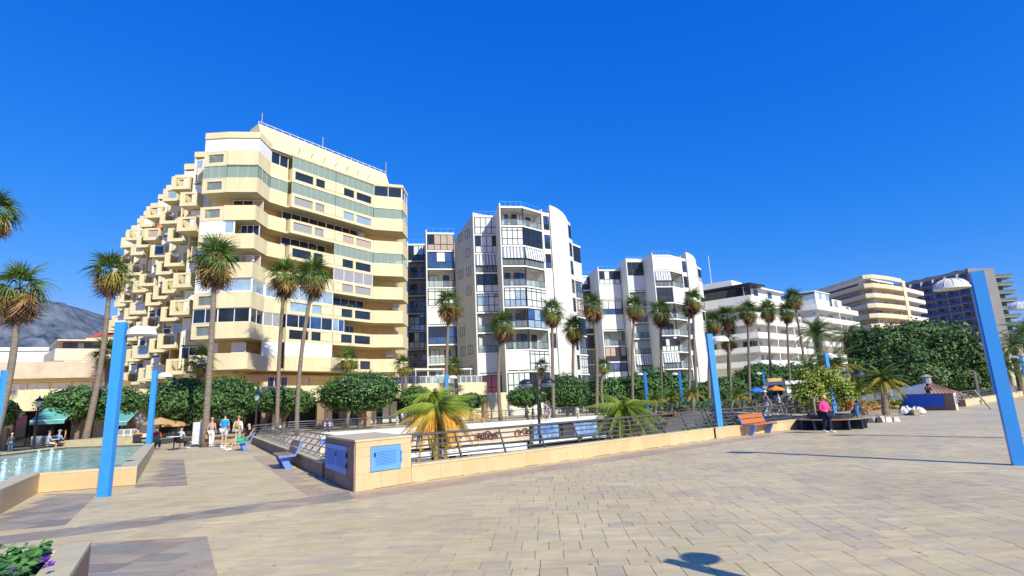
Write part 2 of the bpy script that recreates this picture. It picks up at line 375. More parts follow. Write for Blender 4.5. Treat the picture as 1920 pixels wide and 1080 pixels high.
while v < 23.5:
    h_ = rows[ri % len(rows)]; ri += 1
    u = -24 + R.random() * .6
    w0 = .30 if h_ > .5 else .34
    while u < 24:
        w = w0 * R.choice([1, 1, 1, 1.15, 1.9 if h_ < .5 else 1])
        c = rowx * (u + w / 2) + colx * (v + h_ / 2)
        if c.x < -3.5: w *= 1.5; c = rowx * (u + w / 2) + colx * (v + h_ / 2)
        if c.y > 3 and vis(c):
            g = .003 + .003 * R.random() + (.004 if c.x < -3.5 else 0)
            cs = [rowx * (u + (g if a < 0 else w - g)) + colx * (v + (g if b < 0 else h_ - g)) for a, b in ((-1, -1), (1, -1), (1, 1), (-1, 1))]
            if not any(inside(q, poly) for q in cs for poly in ban):
                for pc, zz in split(cs): tiles.append((c.y * 1.0 + abs(c.x) * .35, pc, zz, R.uniform(-.0015, .0015)))
        u += w
    v += h_
tiles.sort(key=lambda t: t[0])
PM = [M['pave'], M['pave_y'], M['pave_d'], M['pave_r']]
def tile_into(mb, cs, z, dz):
    n = len(cs); mb.add([(p.x, p.y, -.02) for p in cs] + [(p.x, p.y, dz) for p in cs], [tuple(range(n, 2 * n))] + [(i, (i + 1) % n, n + (i + 1) % n, n + i) for i in range(n)], z)
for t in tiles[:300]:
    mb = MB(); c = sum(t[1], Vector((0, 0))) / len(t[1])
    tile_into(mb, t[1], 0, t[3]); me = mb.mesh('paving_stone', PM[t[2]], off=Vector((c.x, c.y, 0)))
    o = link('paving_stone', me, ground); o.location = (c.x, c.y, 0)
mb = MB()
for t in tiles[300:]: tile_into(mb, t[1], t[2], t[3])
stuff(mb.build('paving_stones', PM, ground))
# joint bed under the near stones
jb = MB(); jb.prism([(-24, 3), (24, 3), (24, 13), (-24, 13)], -.011, -.010)
# bed pieces only where stones lie and no hole is near
jb = MB(); jb.quad((-9.0, 3, -.0085), (9.5, 3, -.0085), (9.5, 12.4, -.0085), (-9.0, 12.4, -.0085)); struct(jb.build('joint_bed', M['joint']))

# the sunken court
pf = MB(); pts = [(p.x, p.y) for p in PIT]
tri = tessellate_polygon([[Vector((p[0], p[1], 0)) for p in pts]])
pf.add([(p[0], p[1], -4.6) for p in pts], [t if (Vector(pts[t[1]]) - Vector(pts[t[0]])).cross(Vector(pts[t[2]]) - Vector(pts[t[0]])) > 0 else t[::-1] for t in tri])
struct(pf.build('sunken_court_floor', mat('court_paving', (.30, .27, .24), .8, .2, 1)))
wl = MB()
n = len(PIT)
for i in range(n):
    a, b = PIT[i], PIT[(i + 1) % n]
    if i in (8, 9): continue
    wl.quad((a.x, a.y, -4.6), (b.x, b.y, -4.6), (b.x, b.y, -.012), (a.x, a.y, -.012))
struct(wl.build('sunken_court_wall', mat('court_wall', (.34, .31, .28), .9, .15, .6)))

# far side of the court: white fascia, shop signs, awning, shop fronts
A, B, Cc = PIT[9], PIT[10], PIT[8]
def shops(A, B):
    # A right, B left as seen from the plaza
    t = thing('sunken_shop_row', 'row of shops below the far railing with white fascia, cream sign boards and white pillars', 'shops', (B.x, B.y, -4.6))
    a, b = V2(B), V2(A)                       # left -> right, outward towards the camera
    L = (b - a).length; d = (b - a) / L
    def P(s): return a + d * s
    w = MB(); w.wall(a, b, -.34, .12, .35, off=.25); w.build('white_fascia', M['white2'], t)
    w = MB(); w.wall(P(0), P(9.0), -.74, -.34, .3, off=.15); w.build('blue_fascia_strip', mat('blue_fascia', (.10, .20, .66), .5), t)
    w = MB(); w.wall(P(9.0), P(L), -1.60, -.34, .3, off=.12); w.wall(P(0), P(9.0), -1.60, -.74, .3, off=.12); w.build('sign_board', mat('cream_sign_board', (.66, .50, .34), .6, .08, 1, col2=(.60, .52, .40)), t)
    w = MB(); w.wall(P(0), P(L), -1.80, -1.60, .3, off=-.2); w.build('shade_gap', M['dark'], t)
    w = MB(); w.wall(P(1.0), P(L - .5), -2.02, -1.80, .5, off=.45); w.wall(P(1.0), P(L - .5), -2.36, -2.06, .45, off=.5); w.build('awning', M['shutter'], t)
    s = .3
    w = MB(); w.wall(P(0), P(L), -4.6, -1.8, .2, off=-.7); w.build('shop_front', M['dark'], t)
    while s < L - .6:
        w = MB(); w.wall(P(s), P(s + .30), -4.6, -2.36, .3, off=.1); w.build('pillar', M['white2'], t); s += 1.0
        if R.random() < .16:
            w = MB(); w.wall(P(s - .6), P(s + 1.3), -4.3, -2.4, .08, off=.02); w.build('shop_poster', M['shutter'], t); s += 1.8
    # script sign lettering in thick brown strokes: two groups of scrolls
    def scroll(s0, s1, zc, hgt, label=None):
        m = MB(); nrm = Vector((d.y, -d.x)); q = s0
        while q < s1:
            cc = P(q) + nrm * .16; pts = []
            r1 = hgt * R.uniform(.22, .5); zo = R.uniform(-.12, .12)
            for k in range(12):
                an = k / 11 * 2 * PI * R.uniform(.8, 1.0) + R.random() * .2
                pts.append((cc.x + d.x * math.cos(an) * r1, cc.y + d.y * math.cos(an) * r1, zc + zo + math.sin(an) * r1 * 1.1))
            m.tube(pts, .045, 5); m.tube([p_ + Vector((d.x, d.y, 0)) * .1 for p_ in map(Vector, pts[:7])], .03, 4); q += hgt * .34
        o = m.build('sign_lettering', mat('dark_red_brown_letters', (.09, .022, .018), .5), t)
    for q0, q1 in ((12.5, 14.9), (16.4, 17.75), (9.9, 11.4)): MB().wall(P(q0), P(q1), -1.45, -.5, .02, off=.135).build('sign_tan_patch', mat('tan_patch', (.62, .36, .22), .6, .2, 2, col2=(.62, .48, .34)), t)  # flat tan patches behind the lettering
    scroll(12.7, 14.7, -.98, .5); scroll(16.6, 17.0, -.98, .6); scroll(17.3, 17.7, -.9, .55); scroll(10.1, 11.2, -.98, .55)
    return t
shops(PIT[9], PIT[10])
def shops2(A, B):
    t = thing('photo_shop_front', 'dark shop front in the sunken court with blue picture panels under the white band', 'shop', (B.x, B.y, -4.6))
    a, b = V2(B), V2(A); L = (b - a).length; d = (b - a) / L
    P = lambda s: a + d * s
    w = MB(); w.wall(a, b, -.34, .12, .35, off=.25); w.build('white_fascia', M['white2'], t)
    w = MB(); w.wall(a, b, -4.6, -.34, .3, off=.0); w.build('shop_front', mat('charcoal_shopfront', (.05, .048, .05), .6, .2, 1), t)
    for s0, s1 in ((.5, 1.9), (1.95, 3.2), (5.0, 6.4), (6.45, 7.7)):
        w = MB(); w.wall(P(s0), P(s1), -1.62, -.42, .05, off=.06); w.build('picture_panel', mat('sea_blue_picture', (.30, .47, .72), .4, .3, 1.2, col2=(.04, .12, .34)), t)
    w = MB(); w.wall(P(.2), P(L * .7), -1.95, -1.78, .5, off=.45); w.build('canopy', M['shutter'], t)
    for s0, s1, c in ((1.5, 2.6, 'shutter'), (4.4, 5.4, 'g_curt'), (6.2, 7.5, 'g_curt')):
        w = MB(); w.wall(P(s0), P(s1), -3.7, -2.7, .05, off=.06); w.build('shop_poster', M[c], t)
    return t
shops2(PIT[8], PIT[9])

# ---------------------------------------------------------------- mountain
def ridge(x):
    pts = [(-3200, 300), (-2300, 420), (-1700, 400), (-1449, 352), (-1296, 340), (-1184, 282), (-1112, 240), (-1043, 205), (-900, 150), (-700, 100), (-300, 70), (200, 50), (1200, 60), (3500, 90)]
    for (a, ha), (b, hb) in zip(pts, pts[1:]):
        if a <= x <= b: return ha + (hb - ha) * (x - a) / (b - a)
    return 60
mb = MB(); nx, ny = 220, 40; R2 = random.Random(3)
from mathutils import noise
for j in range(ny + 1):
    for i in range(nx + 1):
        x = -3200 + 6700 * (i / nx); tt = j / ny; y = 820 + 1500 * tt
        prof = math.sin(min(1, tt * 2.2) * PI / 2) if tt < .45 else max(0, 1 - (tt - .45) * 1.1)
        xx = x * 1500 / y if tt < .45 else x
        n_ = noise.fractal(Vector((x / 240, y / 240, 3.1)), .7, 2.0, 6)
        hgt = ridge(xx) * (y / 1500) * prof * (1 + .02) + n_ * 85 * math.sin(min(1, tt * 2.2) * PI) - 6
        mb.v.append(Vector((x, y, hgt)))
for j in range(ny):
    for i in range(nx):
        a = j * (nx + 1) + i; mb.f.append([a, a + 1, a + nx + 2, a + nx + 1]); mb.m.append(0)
hill = mb.build('mountain', mat('haze_tinted_mountain', (.19, .21, .26), .95, .3, .03, .05, col2=(.02, .05, .075)), smooth=True); struct(hill)  # blue-grey tint paints the distance haze into the slope colour

# ---------------------------------------------------------------- facade pieces
PANES = [M['g_dark'], M['g_blue'], M['g_sky'], M['g_curt'], M['g_curt2'], M['g_grey']]
def window(parent, A, B, z0, z1, nx=2, ny=1, kinds=(0, 1), fm='darkframe', off=.0, bar=.06, dep=.10, name='window', rows=None, rr=R):
    A, B = V2(A), V2(B); d = B - A; L = d.length; d.normalize(); n_ = Vector((d.y, -d.x))
    f = MB(); h_ = z1 - z0
    P = lambda s: A + d * s
    for i in range(nx + 1):
        s = bar / 2 + (L - bar) * i / nx
        f.wall(P(s - bar / 2), P(s + bar / 2), z0, z1, dep, off=off)
    zr = rows if rows else [i / ny for i in range(ny + 1)]
    for q in zr:
        z = z0 + bar / 2 + (h_ - bar) * q
        f.wall(P(bar), P(L - bar), z - bar / 2, z + bar / 2, dep - .012, off=off - .006)
    fo = f.build(name, M[fm] if isinstance(fm, str) else fm, parent)
    mk, sk_ = kinds[rr.randrange(len(kinds))], kinds[rr.randrange(len(kinds))]
    p = MB()
    for i in range(nx):
        for j in range(len(zr) - 1):
            s0 = (L) * i / nx + .01; s1 = (L) * (i + 1) / nx - .01
            p.wall(P(s0), P(s1), z0 + h_ * zr[j] + .01, z0 + h_ * zr[j + 1] - .01, .03, mi=(mk if rr.random() < .62 else sk_) if (j or len(zr) < 3) else sk_, off=off - dep * .4)
    p.build('pane', PANES, fo)
    return fo
def rail(parent, A, B, z, h_=1.0, off=0.0, glass=True, nx=4, fm='darkframe'):
    A, B = V2(A), V2(B); d = B - A; L = d.length; d.normalize(); P = lambda s: A + d * s
    f = MB(); f.wall(A, B, z + h_ - .05, z + h_, .05, off=off); f.wall(A, B, z + .05, z + .09, .04, off=off - .005)
    for i in range(nx + 1): s = .025 + (L - .05) * i / nx; f.wall(P(s - .025), P(s + .025), z, z + h_ - .052, .045, off=off - .003)
    fo = f.build('railing', M[fm], parent)
    if glass:
        g = MB()
        for i in range(nx): g.wall(P(L * i / nx + .03), P(L * (i + 1) / nx - .03), z + .1, z + h_ - .06, .015, off=off - .02)
        g.build('glass_panel', M['railglass'], fo)
    return fo
def inn(A, B, t):
    A, B = V2(A), V2(B); d = (B - A).normalized(); n_ = Vector((-d.y, d.x)); return A + n_ * t, B + n_ * t

# ---------------------------------------------------------------- yellow terraced apartment block
yb = thing('apartment_block', 'tall cream yellow apartment block with stepped balconies and a saw-toothed left side', 'building', (-24, 58, 0))
L0, L1, p2, p3, p4 = [V2(p) for p in [(-30.25, 50.5), (-27.82, 50.4), (-24.87, 50.75), (-24.85, 53.4), (-23.75, 55.15)]]
p5, pm, p6, p7, p8 = [V2(p) for p in [(-23.2, 54.95), (-19.95, 59.42), (-16.7, 63.9), (-13.4, 65.2), (-13.35, 68.2)]]
TOPS = [27.7 - 2.9 * k for k in range(8)]
core = [(-30.2, 53.0), (-26.6, 53.0), (-26.6, 54.6), (-25.3, 56.7), (-18.6, 66.0), (-15.1, 67.4), (-15.1, 76), (-27, 90), (-58, 92), (-58.5, 80.6)]
w = MB(); w.prism(core, 5.57, 29.2)
for k in range(1, 11):
    ax, ay = -31.0 - 2.78 * k, 51.9 + 2.76 * k
    w.prism([(ax - .02, ay + 1.6), (ax + 2.83, ay + 1.6), (ax + 2.83, ay + 7), (ax - .02, ay + 7)], 5.92, 30.0 if k else 30)
w.build('wall', M['creamwall'], yb)
# roof parapet: the sloping crown wall
w = MB()
dU = Vector((.59, .807)).normalized(); nU = Vector((-dU.y, dU.x))
a0 = Vector((-24.85, 51.9)) + nU * .6; b0 = Vector((-14.6, 65.9)) + nU * .6
a1, b1 = a0 + nU * 1.0, b0 + nU * 1.0
w.add([(a0.x, a0.y, 29.15), (b0.x, b0.y, 29.15), (b1.x, b1.y, 31.85), (a1.x, a1.y, 31.95), (a0.x + nU.x * 9, a0.y + nU.y * 9, 29.15), (b0.x + nU.x * 9, b0.y + nU.y * 9, 29.15), (b1.x + nU.x * 1.5, b1.y + nU.y * 1.5, 31.7), (a1.x + nU.x * 1.5, a1.y + nU.y * 1.5, 31.8)],
      [(0, 1, 2, 3), (3, 2, 6, 7), (1, 5, 6, 2), (0, 3, 7, 4), (5, 4, 7, 6)])
w.build('roof_parapet', M['cream'], yb)
w = MB(); w.tube([(a1.x, a1.y, 32.2), (b1.x, b1.y, 32.1)], .04, 6)
for i in range(20):
    q = a1.lerp(b1, i / 19); w.tube([(q.x, q.y, 31.8), (q.x, q.y, 32.2)], .03, 5)
w.build('roof_railing', M['white2'], yb)
for q, hh, nm in ((a1.lerp(b1, .02), 1.3, 0), (a1.lerp(b1, .45), 1.4, 0), (b1, 1.5, 0)):
    m_ = MB(); m_.tube([(q.x, q.y, 31.8), (q.x, q.y, 32 + hh)], .05, 5); m_.build('antenna', M['darksteel'], yb)
BH = 1.52
def band(pts, z1, closed_ends=True, t=.16, name='balcony', hgt=BH, back=2.4, mat_='cream', openings=None, slab_mat='creamwall'):
    m_ = MB()
    for (A, B) in zip(pts, pts[1:]): m_.wall(A, B, z1 - hgt, z1, t)
    return m_.build(name, M[mat_], yb)
def slab(pts, z0, z1, mt='cream', parent=None, name='floor_slab'):
    m_ = MB(); m_.prism(pts, z0, z1); return m_.build(name, M[mt], parent or yb)
def hollow(parent, A, B, z0, z1, t, e0, e1, name='balcony', cols=1, mt='cream', gl=None, side=1.2):
    # parapet face with openings: frame of bars round holes
    A, B = V2(A), V2(B); d = B - A; L = d.length; d.normalize(); P = lambda s: A + d * s
    m_ = MB(); bw = e0
    m_.wall(A, B, z0, z0 + .32, t); m_.wall(A, B, z1 - .26, z1, t)
    for i in range(cols + 1):
        s = (L - bw) * i / cols; m_.wall(P(s), P(s + bw), z0 + .32, z1 - .26, t)
    n_ = Vector((-d.y, d.x))
    if side:
        for s in (0, L): 
            q = P(s); e = .16 if s == 0 else -.16
            m_.prism([q + n_ * t, q + n_ * (t + side), q + n_ * (t + side) + d * e, q + n_ * t + d * e], z0, z1)
    o = m_.build(name, M[mt], parent)
    if gl is not None:
        g = MB()
        for i in range(cols):
            s0 = (L - bw) * i / cols + bw; s1 = (L - bw) * (i + 1) / cols
            g.wall(P(s0 + .01), P(s1 - .01), z0 + .33, z1 - .27, .02, mi=0, off=-t * .7)
        g.build('glass_panel', gl, o)
    return o
slab([inn(L0, L1, 3)[0], L0 + Vector((.1, .1)), L1, p2 + Vector((-.1, .1)), p3 + Vector((-.1, .1)), p4 + Vector((-.1, .1)), Vector((-25.5, 57.2)), Vector((-27, 55))], 0, 0.001) if False else None
leftpoly = [(-30.2, 53.4), (-30.1, 50.62), (-27.8, 50.52), (-24.95, 50.85), (-24.95, 53.4), (-23.85, 55.2), (-25.3, 57.3), (-27, 55)]
midpoly = [(-25.6, 57), (-23.85, 55.25), (-23.15, 55.1), (-16.8, 63.8), (-16.9, 64.2), (-18.8, 66.3)]
rightpoly = [(-18.8, 66.3), (-16.75, 64.05), (-13.5, 65.3), (-13.45, 68.2), (-15.1, 68.6)]
CODE_L = ['S', 'C', 'O', 'SW', 'O', 'WW', 'D', 'P']      # what stands above the parapet, per floor
CODE_P34 = ['D', 'C', 'O', 'O', 'O', 'WW', 'D', 'S']
CODE_M1 = ['C', 'C', 'K', 'K', 'O', 'B', 'DB', 'S']
CODE_M2 = ['C', 'C', 'K', 'C2', 'GY', 'K', 'H', 'O']
CODE_R = ['D', 'C', 'O', 'C', 'O', 'O', 'O', 'O']
def fill(code, A, B, z0, z1):
    A, B = V2(A), V2(B); L = (B - A).length; n2 = max(2, int(L / .75))
    if code == 'S': window(yb, A, B, z0, z1, nx=max(1, int(L / 2.4)), kinds=(0,), fm='whiteframe', off=-.06, name='shutter_frame'); \
        MB().wall(inn(A, B, .05)[0], inn(A, B, .05)[1], z0, z1, .05, off=.04).build('roller_shutter', M['shutter'], yb)
    elif code in ('C', 'C2'):
        f = MB()
        for i in range(n2 + 1): q = A.lerp(B, i / n2); f.tube([(q.x, q.y, z0), (q.x, q.y, z1)], .012, 4)
        f.wall(A, B, z0, z0 + .05, .03, off=.01); f.wall(A, B, z1 - .04, z1, .03, off=.01)
        a, b = inn(A, B, .06); o = MB().wall(a, b, z0, z1, .02).build('glass_screen', M['clear'], yb); f.build('screen_edge', M['white2'], yb)
    elif code == 'D': window(yb, A, B, z0, z1, nx=max(2, int(L / 1.3)), kinds=(0, 0, 5), fm='whiteframe', off=-.05)
    elif code == 'DB': window(yb, A, B, z0, z1, nx=max(2, int(L / 1.3)), kinds=(0, 1), fm='whiteframe', off=-.05)
    elif code == 'B': window(yb, A, B, z0, z1, nx=max(2, int(L / 1.3)), kinds=(2, 2, 3), fm='whiteframe', off=-.05)
    elif code == 'WW': window(yb, A, B, z0, z1, nx=max(1, int(L / 1.5)), kinds=(2, 3), fm='whiteframe', off=-.05, bar=.14)
    elif code == 'GY': window(yb, A, B, z0, z1, nx=4, kinds=(5,), fm='whiteframe', off=-.05)
    elif code == 'K':
        a, b = inn(A, B, 1.7); window(yb, a, b, z0 - .9, z1 - .05, nx=max(2, int(L / 1.0)), kinds=(0,), fm='whiteframe', rows=[0, .62, 1])
    elif code == 'H':
        window(yb, A, A.lerp(B, .28), z0, z1, nx=2, kinds=(1, 2), fm='whiteframe', off=-.05)
        a, b = inn(A, B, 1.7); window(yb, a.lerp(b, .3), b.lerp(a, .25), z0 - .6, z1 - .3, nx=4, kinds=(0, 2), fm='whiteframe')
    elif code == 'SW':
        m_ = A.lerp(B, .99); fill('S', A, m_, z0, z1)
    elif code == 'P':
        a, b = inn(A, B, 1.4); MB().wall(a.lerp(b, .3), a.lerp(b, .75), z0 - .7, z1 - .25, .06).build('roller_shutter', M['shutter'], yb)
for k, zt in enumerate(TOPS):
    zb = zt - BH; zu = zt + 1.38
    # floor slabs and the parapets
    w = MB(); w.prism(leftpoly, zb, zb + .2); w.prism(midpoly, zb + .02, zb + .24); w.prism(rightpoly, zb - .0, zb + .2); w.build('floor_slab', M['cream'], yb)
    band([L1 + Vector((.02, -.12)), p2 + Vector((0, -.12)), p3, p4 + Vector((0, -.02))], zt)
    hollow(yb, L0 + Vector((0, -.02)), L1 + Vector((0, -.02)), zb + .02, zt - .05, .16, .45, .3, gl=M['railglass'])
    if k == 7:
        band([p5, pm - dU * .05], zt); hollow(yb, pm, p6, zb, zt, .16, .3, .3, cols=3, gl=PANES[0], side=.6)
    else:
        hollow(yb, p5, pm - dU * .03, zb, zt, .16, .35, .3, cols=2, gl=PANES[[0, 5, 5, 0, 0, 2, 0][k]], side=1.0)
        hollow(yb, pm + dU * .03, p6, zb, zt, .16, .35, .3, cols=2, gl=PANES[[0, 2, 4, 0, 5, 0, 0][k]], side=1.0)
    # solid infill at the inner end of each screen
    a = pm - dU * 1.5; MB().wall(a, pm - dU * .1, zb + .35, zt - .3, .05, off=.03).build('infill_panel', M['cream_pale'], yb)
    a = pm + dU * .1; MB().wall(a, a + dU * 1.0, zb + .35, zt - .3, .05, off=.03).build('infill_panel', M['cream_pale'], yb)
    band([p6 + Vector((.02, 0)), p7, p8], zt)
    # window zones
    if CODE_L[k] == 'SW':
        fill('S', L0, L1, zt, zu)
        fill('WW', L1, L1.lerp(p2, .35), zt, zu); a, b = inn(L1, p2, 1.2); window(yb, a.lerp(b, .4), b, zt - .8, zu - .1, nx=3, kinds=(3, 0), fm='whiteframe')
    else:
        fill(CODE_L[k], L0, L1, zt, zu); fill(CODE_L[k], L1, p2, zt, zu)
        if CODE_L[k] not in ('P',): fill(CODE_L[k], p2, p3, zt, zu)
    fill(CODE_P34[k], p3, p4, zt, zu)
    fill(CODE_M1[k], p5, pm, zt, zu); fill(CODE_M2[k], pm, p6, zt, zu)
    fill(CODE_R[k], p6.lerp(p7, .0), p7, zt, zu)
    if CODE_R[k] in 'CD': fill(CODE_R[k], p7, p8, zt, zu)
    # doors behind open balconies
    if CODE_L[k] == 'O':
        a, b = inn(L1, p2, 1.9); window(yb, a, b, zb + .3, zu - .1, nx=3, kinds=(0, 4), fm='whiteframe')
# top cornice over the uppermost glazing
w = MB()
w.prism([(-30.2, 53.4), (-30.25, 50.4), (-27.8, 50.3), (-24.8, 50.65), (-24.75, 53.4), (-23.7, 55.1), (-25.3, 57.3)], 29.1, 29.75)
w.prism([(-25.6, 57), (-23.8, 55.0), (-23.2, 54.85), (-16.6, 63.85), (-18.8, 66.3)], 29.12, 29.5)
w.prism([(-18.8, 66.3), (-16.65, 63.9), (-13.3, 65.1), (-13.3, 68.3), (-15.1, 68.6)], 29.08, 29.42)
w.build('cornice', M['cream'], yb)
# the saw-toothed side: bay after bay of box balconies
for k in range(1, 11):
    ax, ay = -31.0 - 2.78 * k, 51.9 + 2.76 * k
    A0, B0 = Vector((ax, ay)), Vector((ax + 2.72, ay + .06))
    MB().wall(A0 + Vector((0, -.1)), B0 + Vector((.1, -.1)), 29.25 + R.uniform(-.05, .05), 29.9, .5).build('cornice', M['cream'], yb)
    w = MB(); w.wall(A0 + Vector((0, .0)), A0 + Vector((.14, 0)), 6, 29.9, 2.0); w.wall(B0 - Vector((.14, 0)), B0, 6, 29.9, 2.0); w.build('bay_wall', M['cream_pale'], yb)
    for j in range(8):
        zt = TOPS[j]; zb = zt - BH
        odd = (j * 2 + k) % 3 if R.random() < .85 else R.randrange(3)
        pr = (1.25, .75, 1.7)[odd]; x0 = (-.45, .85, -.25)[odd]; x1 = (1.3, 2.62, 1.7)[odd]
        A = A0 + Vector((x0, -pr)); B = A0 + Vector((x1, -pr + .03))
        m_ = MB(); ow0, ow1 = A + Vector((.52, 0)), B + Vector((-.2, 0))
        m_.wall(A, B, zb, zb + .36, .18); m_.wall(A, B, zt - .22, zt, .18); m_.wall(A, ow0, zb + .36, zt - .22, .18); m_.wall(ow1, B, zb + .36, zt - .22, .18)
        bo = m_.build('balcony', M['cream'], yb)
        m_ = MB(); m_.prism([A + Vector((0, .18)), A + Vector((.18, .18)), A + Vector((.18, pr + .8)), A + Vector((0, pr + .8))], zb, zt); m_.prism([B + Vector((-.18, .18)), B + Vector((0, .18)), B + Vector((0, pr + .8)), B + Vector((-.18, pr + .8))], zb, zt)
        m_.prism([A + Vector((.19, .19)), B + Vector((-.19, .19)), B + Vector((-.19, pr + .8)), A + Vector((.19, pr + .8))], zb + .02, zb + .2); m_.build('balcony_side', M['cream'], yb)
        if R.random() < .45: MB().wall(ow0, ow1, zb + .37, zt - .23, .02, off=-.12).build('glass_panel', PANES[R.choice((0, 2, 3, 1, 4))], bo)
        c = R.random(); a, b = A0 + Vector((.16, -.05)), B0 + Vector((-.16, -.05)); z0, z1 = zb + .1, zb + 2.82
        if c < .40:
            MB().wall(a, b, z0, z1, .08).build('roller_shutter', M['shutter'], yb); MB().wall(a.lerp(b, .48), a.lerp(b, .52), z0, z1, .06, off=.04).build('shutter_guide', M['whiteframe'], yb)
        elif c < .74: window(yb, a, b, z0, z1, nx=3, kinds=(0, 2, 3, 0), rows=[0, .4, 1], fm='whiteframe', bar=.1)
        else: window(yb, a + Vector((.2, 1.1)), b + Vector((-.2, 1.1)), z0, z1 - .3, nx=2, kinds=(0, 4), fm='darkframe')
w = MB(); w.prism([(-30, 52), (-27, 52), (-27, 60), (-58.6, 92), (-58.7, 79.4), (-31.2, 52.6)], 5.55, 5.9); w.build('underside_slab', M['cream'], yb)
w = MB(); w.prism([Vector(p) for p in [(-28.4, 54.3), (-26, 54.3), (-17.6, 66.4), (-16, 70), (-20, 80), (-45, 80), (-52, 78)]], 2.9, 5.56); w.build('ground_storey', M['creamwall'], yb)
for (A, B, z0, z1) in (((-25.2, 55.5), (-23.9, 57.4), 4.3, 5.3), ((-22.6, 59.3), (-20.4, 62.5), 4.2, 5.3), ((-20.2, 62.7), (-18.4, 65.3), 4.2, 5.3)):
    window(yb, A, B, z0 - .1, z1 + .1, nx=3, kinds=(2, 0), fm='whiteframe', off=.1)
# orange sun blind on the saw-toothed side and a fan on the top terrace
ob_ = D(299, 427, 64); w = MB(); w.add([(ob_.x - .35, ob_.y, ob_.z), (ob_.x + .35, ob_.y, ob_.z), (ob_.x + .12, ob_.y + .7, ob_.z + 1.3), (ob_.x - .05, ob_.y + .7, ob_.z + 1.3), (ob_.x + .3, ob_.y + .75, ob_.z), (ob_.x - .3, ob_.y + .75, ob_.z)], [(0, 1, 2, 3), (1, 4, 2), (0, 3, 5), (4, 5, 3, 2)]); w.build('sun_blind', M['orange'], yb)

